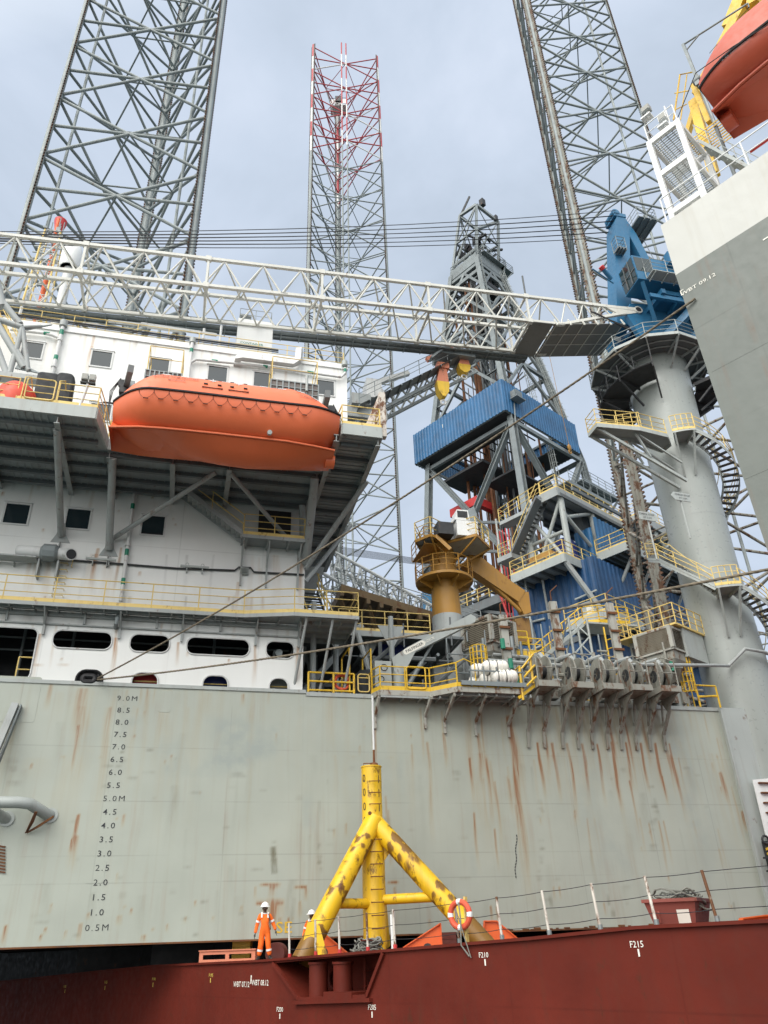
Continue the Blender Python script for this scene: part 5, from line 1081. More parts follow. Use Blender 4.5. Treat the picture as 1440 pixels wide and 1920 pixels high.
rm = thing('radar_mast', 'cream lattice mast cluttered with aerials behind the boom', 'mast', rw(75, 560, 7), fr=RW)
q0 = rw(75, 545, 7); q1 = rw(82, 440, 7); q0 = V((q0[0], 7, 33)); q1 = V((q0[0], 7, q1[2]))
for sx_ in (-1, 1):
    for sy_ in (-1, 1): g = MB(RW); g.tube(q0+V((.8*sx_, .8*sy_, 0)), q1+V((.5*sx_, .5*sy_, 0)), .06, 6); g.build('mast_leg', M['palyel'], rm)
g = MB(RW); hh = q1.z-q0.z; nn = 7
for k in range(nn):
    f0, f1 = k/nn, (k+1)/nn; w0, w1 = .8-.3*f0, .8-.3*f1
    for (ax, ay), (bx, by) in (((-1, -1), (1, -1)), ((1, -1), (1, 1)), ((1, 1), (-1, 1)), ((-1, 1), (-1, -1))):
        g.tube(q0+V((ax*w0, ay*w0, hh*f0)), q0+V((bx*w1, by*w1, hh*f1)), .03, 5); g.tube(q0+V((ax*w1, ay*w1, hh*f1)), q0+V((bx*w1, by*w1, hh*f1)), .03, 5)
g.build('lattice', M['pipe'], rm)
g = MB(RW); rd = random.Random(5)
for k in range(12): p = q1+V((rd.uniform(-.7, .7), rd.uniform(-.5, .5), rd.uniform(-1.5, .3))); g.tube(p, p+V((0, 0, rd.uniform(.6, 1.7))), .035, 5); g.box(p.x-.12, p.x+.12, p.y-.1, p.y+.1, p.z, p.z+rd.uniform(.1, .35))
for k in range(5): p = q1+V((0, 0, -.6-.55*k)); g.beam(p+V((-.9, -.5, 0)), p+V((.9, -.5, .1)), .08, .08)
g.build('aerial_cluster', M['dgal'], rm)
for zz_ in (q0.z+2.2, q0.z+4.4): g = MB(RW); g.box(q0.x-1.1, q0.x+1.1, 6, 8, zz_, zz_+.08); g.rail([(q0.x-1.1, 8, zz_), (q0.x-1.1, 6, zz_), (q0.x+1.1, 6, zz_), (q0.x+1.1, 8, zz_)], .9, 1, 1.1, .025); g.build('mast_platform', M['palyel'], rm)
hn = thing('vent_stack', 'red flared funnel pipe rising above the boom beside the radome', 'funnel', rw(105, 500, 8), fr=RW)
q = rw(104, 455, 8); q1 = rw(109, 412, 8)
g = MB(RW); g.tube((q[0], 8, 33.05), (q[0], 8, q[2]), .16, 12); g.build('pipe', M['orange'], hn)
g = MB(RW); g.lathe((q[0], 8, q[2]-.1), (.0, 0, 1), [(0, .27), (q1[2]-q[2]-.9, .28), (q1[2]-q[2]-.2, .42), (q1[2]-q[2], .43), (q1[2]-q[2], 0)], 18); g.build('flare', M['red'], hn)
g = MB(RW); g.tube((q[0]-.02, 7.55, q[2]+.3), (q[0]+.02, 7.4, q1[2]-.6), .13, 10); g.build('side_pipe', M['orange'], hn)
rp = thing('roof_pipework', 'tangle of pipes, lockers and yellow rails on the roof edge behind the boom', 'pipework', (-6, 2, 33.05), fr=RW)
rd = random.Random(55); g = MB(RW)
for k in range(26): x = rd.uniform(-13, 1); y = rd.uniform(1, 7); L = rd.uniform(1, 5); z = 33.2+rd.uniform(0, 2.6); g.tube((x, y, z), (x+L, y, z+rd.uniform(-.1, .1)), rd.uniform(.04, .14), 6)
for k in range(18): x = rd.uniform(-13, 6); y = rd.uniform(1, 7); g.tube((x, y, 33.05), (x, y, 33.05+rd.uniform(1, 3.2)), rd.uniform(.03, .1), 6)
g.each('pipe', M['pipe'], rp); g = MB(RW)
for k in range(12): x = rd.uniform(-12, 1); y = rd.uniform(1.5, 6); w_ = rd.uniform(.5, 1.6); g.box(x, x+w_, y, y+w_*.7, 33.06, 33.06+rd.uniform(.5, 2.0))
g.each('locker', M['lgrey'], rp); g = MB(RW)
for k in range(5): x = -13+3.2*k; g.rail([(x, 1.2+.6*(k % 2), 33.06+.9*(k % 2)), (x+2.9, 1.2+.6*(k % 2), 33.06+.9*(k % 2))], 1.15, 2, .9, .025)
g.each('rail', M['palyel'], rp)
for x, y, r_ in ((-3.2, 4.5, .9), (-1.0, 5, .7)): g = MB(RW); g.lathe((x, y, 33.06), (0, 0, 1), [(0, r_), (2.0, r_), (2.4, r_*.7), (2.5, 0)], 18); g.build('roof_tank', M['palegrey2'], rp)
# steel pipe frame and stair at the far left, over the boat deck
ff = thing('crane_rest', 'grey tubular boom rest frame with gussets standing over the boat deck', 'boom rest', (-10, -3, 27), fr=RW)
def fp(px, py, v=-2.5): return rw(px, py, v)
for pa, pb, r_ in (((-15, 590), (45, 690), .16), ((0, 600), (42, 614), .15), ((42, 614), (78, 612), .1), ((42, 614), (18, 700), .13), ((42, 614), (52, 690), .12), ((0, 560), (38, 608), .16), ((-10, 640), (14, 705), .15), ((28, 652), (54, 695), .12), ((-20, 480), (5, 575), .2)):
    g = MB(RW); g.tube(fp(*pa), fp(*pb), r_, 12); g.build('tube', M['grey'], ff)
for pts in (((28, 690), (78, 700), (35, 680)), ((36, 612), (98, 608), (50, 618))): g = MB(RW); p = [fp(*q, -2.5) for q in pts]; g.prism(p, (0, .08, 0)); g.build('gusset', M['dgal'], ff)
g = MB(RW); q0 = fp(20, 705); q1 = fp(45, 690); g.box(q0[0]-3, q1[0]+.9, -2.8, -2.2, q0[2]-.25, q0[2]); 
for s in (-.5, .3): g.tube((q0[0]+s, -2.5, ZS+.5), (q0[0]+s, -2.5, q0[2]), .14, 10)
g.build('base_beam', M['grey'], ff)
t = thing('stair_ladder', 'steep yellow railed ladder behind the grey tubular boom rest', 'ladder', (-10.5, -1.5, 30), fr=RW)
a, c = rw(-8, 575, -1.2), rw(30, 640, -1.2); g = MB(RW); g.stairs(c+V((0, 0, -.3)), a+V((0, 0, 0)), (0, 1, 0), .6, 9, sh=.1); g.path([c+V((0, 0, .5)), a+V((0, 0, .7))], .03, 6); g.path([c+V((0, .6, .5)), a+V((0, .6, .7))], .03, 6); g.build('flight', M['palyel'], t)
# ================================================================== JACK UP LEGS
def make_leg(label, ch, z0, z1, node0, bay, zones=None, rusty=0, cr=.30, br=.17, teeth_to=200, rw_=.15):
    """ch: three world plan points (left, right, back); nodes at node0 + k*bay; zones: (z, material) from the top"""
    P = [V((x, y, 0)) for x, y in ch]; c = (P[0]+P[1]+P[2])/3
    root = thing('jack_up_leg', label, 'leg', (c.x, c.y, z0), 'lattice jack up legs of the rig')
    def zm(z, base):
        if z < rusty: return M['legrust']
        if zones and z > zones[0]:
            k = int((zones[1]-z)/zones[2]); return M['legred'] if k % 2 == 0 else M['legwhite']
        return M[base]
    for i in range(3):
        p = P[i]; rad_ = (p-c).normalized(); tg = Z.cross(rad_)
        cuts = sorted(set([z0, z1]+([rusty] if z0 < rusty < z1 else [])+([zones[1]-zones[2]*k for k in range(30) if zones[0] < zones[1]-zones[2]*k < z1]+[zones[0]] if zones else [])))
        first = None
        for a, b_ in zip(cuts, cuts[1:]):
            g = MB(); g.tube(p+Z*a, p+Z*b_, cr, 14)
            
            ob = g.build('chord', zm((a+b_)/2, 'leg'), root)
        g = MB(); g.beam(p+Z*z0+tg*0, p+Z*z1, .12, 2*(cr+rw_), tg)
        # rack teeth on both edges of the rack plate (tangential)
        tz = min(z1, teeth_to); k = 0; z = z0
        pit = .40; w_ = cr+rw_
        for s in (-1, 1):
            T = MB(); z = z0
            while z < tz:
                o = p+tg*(s*w_)+Z*z; a1 = tg*(s*.19); n_ = rad_*.07
                T.raw([o-n_, o+n_, o+n_+Z*(pit*.70), o-n_+Z*(pit*.70), o-n_+a1+Z*(pit*.22), o+n_+a1+Z*(pit*.22), o+n_+a1+Z*(pit*.48), o-n_+a1+Z*(pit*.48)], [(4, 5, 6, 7), (0, 4, 7, 3), (1, 2, 6, 5), (0, 1, 5, 4), (3, 7, 6, 2)])
                z += pit
            T.build('rack_teeth', M['rack'], root, smooth=0)
        g.build('rack_plate', M['legrust'] if rusty > z0+30 else M['leg'], root)
    def brace(p, q, r=br):
        g = MB(); g.tube(p, q, r, 10, cap=False); m_ = zm((p.z+q.z)/2, 'leg')
        if m_ is M['legwhite'] and (abs(p.z-q.z) < .5 or random.random() < .6): m_ = M['legred']
        g.build('brace', m_, root)
    gap = cr*.75
    n = int((z1-node0)/bay)+1; k0 = int((z0-node0)/bay)-1
    for k in range(k0, n+1):
        zb, zt_, = node0+k*bay, node0+(k+1)*bay
        if zt_ < z0 or zb > z1-bay*.2: continue
        zm_ = (zb+zt_)/2; mids = []
        for i in range(3):
            p, q = P[i], P[(i+1) % 3]; d = (q-p).normalized(); m = (p+q)/2
            za, zc = zb+bay*.045, zt_-bay*.045
            if zc <= z1+.1 and za >= z0-.5:
                cpt = m+Z*zm_
                for e, s in ((p, 1), (q, -1)):
                    e2 = e+d*(s*gap)
                    brace(e2+Z*za, cpt); brace(e2+Z*zc, cpt)
            if z0 < zm_ < z1:
                brace(p+d*gap+Z*zm_, q-d*gap+Z*zm_); mids.append(m+Z*zm_)
        if len(mids) == 3:
            for i in range(3): brace(mids[i], mids[(i+1) % 3], br*.6)
    return root, P, c
# left leg (bow)
legL, PL, cL = make_leg('lattice jack up leg with toothed chords rising behind the white block and radome', [(-29.59, 44.14), (-15.8, 46.57), (-24.8, 57.29)], 12.0, 128.0, 93.29-8.74*10, 8.74, cr=.27, br=.15)
legC, PC, cC = make_leg('far lattice jack up leg with red and white banded top behind the boom', [(-10.85, 89.8), (2.0, 92.6), (-6.85, 102.5)], 12.0, 164.4, 163.9-8.16*19, 8.16, (130.6, 164.4, 4.22), cr=.25, br=.11, rusty=30)
legR, PR, cR = make_leg('lattice jack up leg with rusty toothed racks behind the grey crane pedestal', [(23.02*.9, 60.36*.9), (36.48*.9, 64.21*.9), (26.41*.9, 73.94*.9)], 10.0, 136.0, 4+.9*(114.9-8.55*12+4.27-4), 8.55*.9, cr=.19, br=.125, rusty=47, rw_=.22)
# raw water tower pipes inside the legs
for root, P, c, offs, zz_, mtl in ((legL, PL, cL, (.09, .84), (12, 128), 'leg'), (legC, PC, cC, (.46, .53), (12, 166), 'leg'), (legR, PR, cR, (.72,), (10, 150), 'leg')):
    for o in offs:
        q = P[0]+(P[1]-P[0])*o+(P[2]-P[0])*.06*(-1 if root is legC else 1)
        g = MB(); a, z1 = zz_
        if root is legC:
            g.tube(q+Z*a, q+Z*133, .13, 8); g.build('riser_pipe', M['leg'], root)
            for k in range(8): g = MB(); g.tube(q+Z*(133+4.1*k), q+Z*(133+4.1*(k+1)), .13, 8); g.build('riser_pipe', M['legred' if k % 2 else 'legwhite'], root)
        else: g.tube(q+Z*a, q+Z*z1, .14, 8); g.build('riser_pipe', M[mtl], root)
t = thing('lookout_basket', 'small dark platform with white panels high inside the banded leg top', 'platform', (cC.x-1, cC.y+2, 154), None)
bx = PC[2]; mb = bx+(cC-bx)*.22
zl = 159.0
g = MB(); g.box(mb.x-1.7, mb.x+1.7, mb.y-1.5, mb.y+.8, zl, zl+.15); g.build('floor', M['legwhite'], t)
for k in range(4): g = MB(); g.box(mb.x-1.7+.87*k, mb.x-1.7+.87*k+.75, mb.y-1.56, mb.y-1.5, zl+.3+.2*(k % 2), zl+1.9); g.build('panel', M['legwhite'], t)
g = MB(); g.box(mb.x-.6, mb.x+.7, mb.y-1.9, mb.y-.9, zl+.9, zl+2.6); g.build('winch_box', M['dark'], t)
g = MB(); g.rail([(mb.x-1.7, mb.y-1.5, zl), (mb.x+1.7, mb.y-1.5, zl), (mb.x+1.7, mb.y+.8, zl)], 2.4, 3, 1.1, .05); g.build('guard_rail', M['dark'], t)
# ================================================================== PEDESTAL CRANE
PU, PV = 28.75, 1.2
cr_ = thing('pedestal_crane', 'blue topped pedestal crane with tall grey column, spiral stair and long white boom', 'crane', (PU, PV, ZD), fr=RW)
prof = [(0, 1.80), (5, 1.70), (9, 1.68), (15, 1.78), (20, 1.92), (22.4, 2.0), (23.4, 2.05), (23.4, 0)]
M['ped'] = mat('pedestal_grey', (.29, .315, .30), .33, .06, 0, .14, bump=.05)
g = MB(RW); g.lathe((PU, PV, 12.0), (0, 0, 1), [(-7.6, 1.85), (0, 1.85)]+[(t_+1.95, r_) for t_, r_ in prof], 48); g.build('pedestal_column', M['ped'], cr_)
def pedr(z): return interp([(14, 1.80), (19, 1.70), (23, 1.68), (29, 1.78), (34, 1.92), (37, 2.1)], z)
for z in (18.6, 22.3, 25.4, 28.6, 32.0):
    g = MB(RW); r_ = pedr(z); g.lathe((PU, PV, z), (0, 0, 1), [(0, r_+.001), (0, r_+.006), (.02, r_+.006), (.02, r_+.001)], 48); g.build('weld_bead', M['grey'], cr_)
def pol(ph, r, z): a = rad(ph); return (PU+r*sin(a), PV-r*cos(a), z)
def arc(p0, p1, r, z0, z1, n): return [pol(p0+(p1-p0)*k/n, r, z0+(z1-z0)*k/n) for k in range(n+1)]
ZP_ = 37.2
PC_ = (28.4, 1.3)
ring_ = [(PC_[0]+3.95*sin(rad(-5+30*k)), PC_[1]-3.95*cos(rad(-5+30*k))) for k in range(12)]
g = MB(RW); g.prism([(x, y, ZP_) for x, y in ring_], (0, 0, .06)); g.build('slew_platform', M['dgrey'], cr_, smooth=0)
g = MB(RW)
for (x, y), (x2, y2) in zip(ring_, ring_[1:]+ring_[:1]): g.beam((x, y, ZP_+.03), (x2, y2, ZP_+.03), .06, .22)
g.build('platform_rim', M['lgrey'], cr_)
g = MB(RW)
for x, y in ring_:
    dx, dy = x-PU, y-PV; L = math.hypot(dx, dy); g.beam((x, y, ZP_-.10), (PU+dx/L*2.0, PV+dy/L*2.0, ZP_-1.25), .08, .16); g.beam((x, y, ZP_-.12), (PU+dx/L*2.0, PV+dy/L*2.0, ZP_-.12), .07, .16)
for rr in (2.7, 3.3): g.path([pol(15*k, rr, ZP_-.06) for k in range(24)], .05, 5, True)
g.build('platform_rib', M['grey'], cr_)
g = MB(RW); g.rail([(x, y, ZP_+.06) for x, y in ring_], 1.05, 2, 2.2, .026, closed=True); g.build('platform_rail', M['lgrey'], cr_)
# lower grating ring behind, dark
g = MB(RW)
for p0, p1 in ((35, 150), (190, 320)):
    n_ = 8; i_ = arc(p0, p1, 2.15, 35.1, 35.1, n_); o_ = arc(p0, p1, 4.0, 35.1, 35.1, n_)
    for k in range(n_): g.raw([RW.w(q) for q in (i_[k], i_[k+1], o_[k+1], o_[k])]+[RW.w(V(q)+V((0, 0, .05))) for q in (i_[k], i_[k+1], o_[k+1], o_[k])], [(0, 1, 2, 3), (7, 6, 5, 4), (2, 3, 7, 6)])
    for k in range(0, n_+1, 2): g.beam(V(i_[k])-V((0, 0, .12)), V(o_[k])-V((0, 0, .12)), .1, .25); g.beam(V(o_[k])-V((0, 0, .1)), V(i_[k])-V((0, 0, 1.5)), .1, .12)
    for r__ in (0, .5, 1.0): g.path([V(q)+V((0, 0, r__+.05)) for q in o_], .03, 5)
    for k in range(n_+1): g.tube(o_[k], V(o_[k])+V((0, 0, 1.05)), .03, 5)
g.build('lower_gallery', M['dark'], cr_)
g = MB(RW)                                                         # side platform to the left at about 30 m
side = [(21.6, -1.5), (24.3, -1.65), (26.3, -1.35), (27.0, -.6), (26.9, .2), (24.3, -.55), (21.6, -.45)]
g.prism([(x, y, 29.95) for x, y in side], (0, 0, .06)); g.build('side_platform', M['soffit'], cr_, smooth=0)
g = MB(RW)
for (x, y), (x2, y2) in zip(side, side[1:]): g.beam((x, y, 29.9), (x2, y2, 29.9), .07, .26)
g.beam((21.6, -.45, 29.9), (21.6, -1.5, 29.9), .07, .26)
for y in (-1.3, -.5): g.beam((21.7, y, 29.85), (27.3, y+.5, 27.2), .13, .18); g.beam((24.2, y, 29.8), (25.0, y+.2, 28.4), .1, .12); g.beam((24.3, y, 29.8), (27.2, y+.4, 28.4), .1, .1)
g.build('side_platform_frame', M['lgrey'], cr_)
g = MB(RW); g.rail([(x, y, 30.0) for x, y in [side[6]]+side[:3]], 1.08, 2, 1.1, .026); g.rail([(21.6, -.45, 30), (24.3, -.55, 30), (26, -.1, 30)], 1.08, 2, 1.1, .026); g.rail([(23.6, -.5, 30.0), (25.4, -.4, 30.6)], 1.6, 4, .6, .026); g.build('side_platform_rail', M['palyel'], cr_)
g = MB(RW); g.toe([(x, y, 30.0) for x, y in [side[6]]+side[:3]], .15); g.build('side_toe_board', M['palyel'], cr_)
def landing(p0, p1, z, r1=3.15):
    n_ = 4; r0 = pedr(z)+.02; i_, o_ = arc(p0, p1, r0, z, z, n_), arc(p0, p1, r1, z, z, n_); g = MB(RW)
    g.prism(i_+o_[::-1], (0, 0, .05)); g.build('landing_plate', M['soffit'], cr_, smooth=0)
    g = MB(RW); g.path([V(q)+V((0, 0, -.05)) for q in o_], .07, 4)
    for ph in (p0+2, p1-2): g.beam(V(pol(ph, r1, z-.08)), V(pol(ph, pedr(z-2.4)+.02, z-2.4)), .1, .14); g.beam(pol(ph, r0, z-.1), pol(ph, r1, z-.1), .07, .14)
    g.build('landing_bracket', M['lgrey'], cr_)
    g = MB(RW); g.rail([V(q)+V((0, 0, .05)) for q in o_], 1.1, 2, .9, .026); g.build('landing_rail', M['palyel'], cr_)
    g = MB(RW); g.toe([V(q)+V((0, 0, .05)) for q in o_], .16); g.build('landing_toe', M['palyel'], cr_)
def spiral(p0, p1, z0, z1, r1=3.1, w_=.95):
    n_ = max(4, round(abs(z1-z0)/.215)); ri = r1-w_; si = MB(RW)
    for r_ in (ri, r1): si.path(arc(p0, p1, r_, z0-.05, z1-.05, n_), .035, 4); 
    for r_ in (ri, r1):
        a = arc(p0, p1, r_, z0, z1, n_)
        for u, v in zip(a, a[1:]): si.beam(V(u)-V((0, 0, .08)), V(v)-V((0, 0, .08)), .03, .26)
    si.build('spiral_stringer', M['lgrey'], cr_)
    tr_ = MB(RW)
    for k in range(n_): ph = p0+(p1-p0)*(k+.5)/n_; z = z0+(z1-z0)*(k+.5)/n_; tr_.beam(pol(ph, ri+.03, z), pol(ph, r1-.03, z), .26, .035)
    tr_.build('spiral_treads', M['dgrey'], cr_)
    hr = MB(RW)
    for h in (1.0, .66, .33): hr.path(arc(p0, p1, r1, z0+h, z1+h, n_), .024, 5)
    for k in range(0, n_+1, 5): q = pol(p0+(p1-p0)*k/n_, r1, z0+(z1-z0)*k/n_); hr.tube(q, V(q)+V((0, 0, 1.0)), .026, 5)
    hr.path(arc(p0, p1, ri, z0+1.0, z1+1.0, n_), .024, 5); hr.build('spiral_rail', M['palyel'], cr_)
landing(-38, -14, 30.3); spiral(-14, 100, 30.3, 26.9); landing(100, 122, 26.9); spiral(122, 270, 26.9, 22.9); spiral(270, 324, 22.9, 20.15); landing(-36, -12, 20.15); spiral(-12, 85, 20.15, 16.6); landing(85, 112, 16.6)
g = MB(RW); q = [pol(-60, 1.95, 16.1), pol(-45, 2.05, 16.15), pol(-18, 2.2, 16.9), pol(10, 2.2, 16.75), pol(40, 2.3, 16.6), pol(80, 2.4, 16.5)]; g.path([(21.0, -1.2, 15.6), (25.6, -1.3, 15.75)]+q[1:], .09, 8); g.build('service_pipe', M['grey'], cr_)
g = MB(RW)
for k in range(5): g.path([pol(35+6*k, 1.72, 18-.5*k), pol(35+6*k, 2.9, 18-.5*k)], .05, 5); g.path([pol(30+6*k, 2.8, 17.6-.5*k), pol(50+6*k, 2.8, 17.4-.5*k)], .05, 5)
g.build('pipe_stub_rack', M['lgrey'], cr_)
# slewing house, kingpost, cab
g = MB(RW); g.lathe((PU-.2, PV, 37.3), (0, 0, 1), [(0, 2.3), (.9, 2.3), (1.0, 2.0), (1.5, 2.0), (1.5, 0)], 32); g.build('slew_ring', M['crane'], cr_)
g = MB(RW)
for y in (-.35, 2.5): g.prism([(27.2, y, 38.3), (31.6, y, 38.3), (31.2, y, 41.2), (29.2, y, 42.0), (26.9, y, 41.7), (26.4, y, 40.6)], (0, .35, 0))
g.box(27.4, 32.2, -.0, 2.5, 38.5, 39.1); g.box(28.6, 33.4, -1.9, 3.4, 41.4, 41.75)
for x in (28.0, 29.6, 31.4, 33.0): g.box(x, x+.3, -2.3, 3.6, 41.02, 41.39)
for y in (-2.0, .6, 3.2): g.box(27.2, 33.4, y-.12, y+.12, 40.7, 41.01)
g.beam((28.6, -.2, 38.6), (31.0, -2.2, 41.0), .45, .5); g.beam((30.4, -.2, 38.6), (33.0, -2.2, 41.0), .4, .45); g.beam((28.4, -.6, 38.4), (26.6, -2.4, 41.6), .25, .25)
g.build('slew_frame', M['crane'], cr_)
g = MB(RW)
kp = [(26.2, 40.6), (27.3, 40.6), (29.35, 51.2), (29.0, 52.3), (28.6, 52.3), (28.05, 51.0)]
g.prism([(x, .55, z) for x, z in kp], (0, 1.25, 0)); g.build('kingpost', M['crane'], cr_)
g = MB(RW); g.prism([(x, .57, z) for x, z in [(29.25, 51.6), (29.75, 50.3), (31.6, 41.7), (30.9, 41.7), (29.1, 50.0), (28.9, 50.9)]], (0, 1.2, 0)); g.build('backstay_leg', M['crane'], cr_)
g = MB(RW); g.box(28.2, 29.2, .5, 1.85, 51.9, 52.25); 
for k in range(4): g.tube((28.4+.0, .5+.32*k, 52.3), (28.4, .72+.32*k, 52.3), .33, 16)
g.build('sheave_block', M['crane'], cr_)
g = MB(RW)
for x0, x1, y0, y1, z in ((29.6, 31.2, -.3, 2.2, 51.2), (27.3, 28.0, -.1, .52, 47.6)):
    g.box(x0, x1, y0, y1, z, z+.06); g.rail([(x0, y1, z), (x0, y0, z), (x1, y0, z), (x1, y1, z)], 1.1, 2, .8, .025)
    for k in range(4): g.beam((x0+(x1-x0)*k/3, y0, z-.08), (x0+(x1-x0)*k/3, y1, z-.08), .06, .14)
g.path([(29.4, 1.2, 51.0), (30.8, 1.2, 50.6), (31.8, 1.2, 46.0)], .03, 5); g.build('kingpost_platform', M['dgal'], cr_)
CB = (26.45, 30.6, -2.2, -.45, 42.1, 44.25)
cb = MB(RW); u0, u1, v0, v1, z0, z1 = CB
cb.prism([(u0+.12, v0, z0), (u1, v0, z0), (u1, v0, z1), (u0, v0, z1)], (0, v1-v0, 0)); co = cb.build('cab', M['crane'], cr_, smooth=0)
g = MB(RW); g.raw([RW.w(p) for p in ((u0+.10, v0+.1, z0+.08), (u0-.015, v0+.1, z1-.1), (u0-.015, v1-.1, z1-.1), (u0+.10, v1-.1, z0+.08))], [(0, 1, 2, 3)]); g.build('front_window', M['cabglass'], co, smooth=0)
g = MB(RW); g.raw([RW.w(p) for p in ((u0+.15, v0-.012, z0+.75), (u0+1.35, v0-.012, z0+.75), (u0+1.35, v0-.012, z1-.12), (u0+.1, v0-.012, z1-.12))], [(0, 1, 2, 3)]); g.build('side_window', M['cabglass'], co, smooth=0)
g = MB(RW)
for s in (.33, .66): g.beam((u0+.02, v0+(v1-v0)*s, z0+.06), (u0-.03, v0+(v1-v0)*s, z1-.05), .05, .05)
g.beam((u0+.03, v0+.05, z0+1.0), (u0+.03, v1-.05, z0+1.0), .05, .05); g.box(u0+.72, u0+.78, v0-.03, v0+.0, z0+.75, z1-.1); g.build('window_bar', M['dgrey'], co)
g = MB(RW); g.box(u1-1.6, u1-.6, v0-.5, v0-.02, z1-.5, z1+.45); g.build('air_unit', M['crane'], co)
g = MB(RW); g.box(u0+.7, u1+2.2, v0-.85, v0-.03, z0+.05, z0+.11); g.rail([(u0+.7, v0-.8, z0+.1), (u1+2.2, v0-.8, z0+.1)], 1.05, 2, 1.2, .025); g.rail([(u0+.7, v0-.05, z0+.1), (u0+.7, v0-.8, z0+.1)], 1.05, 2, .8, .025)
for k in range(6): x = u0+.9+.9*k; g.beam((x, v0-.8, z0), (x, v0, z0-.1), .05, .12)
g.build('cab_walkway', M['lgrey'], co)
g = MB(RW); g.box(30.8, 34.0, -1.9, 3.2, 41.76, 43.6); g.build('machinery_house', M['crane'], cr_, smooth=0)
g = MB(RW); g.tube((26.3, .2, 44.4), (25.6, -.1, 44.9), .16, 12); g.tube((26.3, .1, 43.9), (24.6, -.3, 44.5), .05, 8); g.build('floodlight_arm', M['crane'], cr_)
g = MB(RW); g.tube((25.6, -.1, 44.9), (25.4, -.18, 45.05), .2, 12); g.build('floodlight_cap', M['red'], cr_)
# ------------------------------------------------------------------ the boom, lying to the left over the white block
BN, BFV = -.3, 2.6
bm = None
def bt(u): return 39.18+(u+5.9)*.0615
def bb_(u): return bt(u)-2.15
U0, U1, UE = -24.0, 21.3, 27.35
boom = cr_
g = MB(RW)
for v in (BN, BFV):
    g.beam((U0, v, bt(U0)), (U1, v, bt(U1)), .19, .19); g.beam((U1, v, bt(U1)), (UE, v, 41.15), .19, .22); g.beam((U0, v, bb_(U0)), (U1, v, bb_(U1)), .19, .19); g.beam((U1, v, bb_(U1)), (UE-.9, v, 40.75), .19, .2)
g.build('boom_chord', M['boom'], boom)
n_ = 20; st_ = (U1-U0)/n_
for v in (BN, BFV):
    for k in range(n_):
        a, c = U0+st_*k, U0+st_*(k+1); m_ = (a+c)/2
        g = MB(RW); g.tube((a, v, bb_(a)), (m_, v, bt(m_)-.05), .055, 6); g.tube((m_, v, bt(m_)-.05), (c, v, bb_(c)), .055, 6); g.build('boom_lacing', M['boom'], boom)
for top in (1, 0):
    for k in range(n_):
        a, c = U0+st_*k, U0+st_*(k+1); m_ = (a+c)/2; f = bt if top else bb_
        va, vb = (BN, BFV) if k % 2 else (BN, BFV)
        g = MB(RW); o = st_/2 if top else 0
        g.tube((a+o, va, f(a+o)), (m_+o, vb, f(m_+o)), .055, 6); 
        if c+o <= U1+.5: g.tube((m_+o, vb, f(m_+o)), (c+o, va, f(c+o)), .055, 6)
        g.build('boom_lacing', M['boom'], boom)
for u in [U0+6.75*k for k in range(7)]:
    g = MB(RW); u = u+2.6
    if u < U1:
        for v in (BN, BFV): g.beam((u, v, bb_(u)), (u, v, bt(u)+.1), .13, .13, up=RW.x)
        for f in (bt, bb_): g.beam((u, BN, f(u)), (u, BFV, f(u)), .13, .13)
        for v in (BN, BFV):
            for f in (bt, bb_): g.box(u-.16, u+.16, v-.13, v+.13, f(u)-.16, f(u)+.16)
        g.build('boom_frame', M['boom'], boom)
for k in range(4):
    a = U1+k*1.3; c = a+1.3; f = lambda x: 40.84+(x-U1)*.051; h = lambda x: 38.70+(x-U1)*.40
    for v in (BN, BFV): g = MB(RW); g.tube((a, v, h(a)), (a+.65, v, f(a+.65)), .05, 6); g.tube((a+.65, v, f(a+.65)), (c, v, h(c)), .05, 6); g.build('boom_lacing', M['boom'], boom)
g = MB(RW)
for v in (BN, BFV):
    g.prism([(24.6, v-.08, 41.08), (UE, v-.08, 41.36), (UE, v-.08, 40.9), (25.9, v-.08, 40.4)], (0, .16, 0)); g.tube((UE, v-.16, 41.12), (UE, v+.16, 41.12), .30, 20); g.build('boom_foot', M['boom'], boom); g = MB(RW)
for v in (BN,): g = MB(RW); g.tube((UE, v-.17, 41.12), (UE, v-.155, 41.12), .2, 18); g.build('pivot_pin', M['dark'], boom)
g = MB(RW); pz = lambda x: bb_(x)-.12 if x < 20.8 else bb_(20.8)-.12+(x-20.8)*.20
for a, c in ((19.2, 20.7), (20.8, 25.9)):
    g.raw([RW.w(p) for p in ((a, BN-.1, pz(a)), (c, BN-.1, pz(c)), (c, BFV+.25, pz(c)), (a, BFV+.25, pz(a)))]+[RW.w(p) for p in ((a, BN-.1, pz(a)+.05), (c, BN-.1, pz(c)+.05), (c, BFV+.25, pz(c)+.05), (a, BFV+.25, pz(a)+.05))], [(3, 2, 1, 0), (4, 5, 6, 7), (0, 1, 5, 4), (2, 3, 7, 6), (0, 4, 7, 3), (1, 2, 6, 5)])
g.build('boom_underplate', mat('boom_plate_grey', (.20, .20, .185), .6, .12, .08, .2), boom, smooth=0)
g = MB(RW)
for k in range(6): x = 20.9+1.0*k; g.beam((x, BN-.1, pz(x)-.03), (x, BFV+.2, pz(x)-.03), .04, .05); g.beam((x, BN-.25, pz(x)-.2), (x-.05, BN-.02, pz(x)+.45), .08, .08)
for v in (.6, 1.6): g.beam((20.9, v, pz(20.9)-.02), (25.9, v, pz(25.9)-.02), .03, .03)
g.build('underplate_stiffener', M['boom'], boom)
g = MB(RW)
g.raw([RW.w(p) for p in ((U0, BFV+.12, bb_(U0)-.12), (U1-1, BFV+.12, bb_(U1-1)-.12), (U1-1, BFV+.85, bb_(U1-1)-.12), (U0, BFV+.85, bb_(U0)-.12))], [(0, 1, 2, 3)])
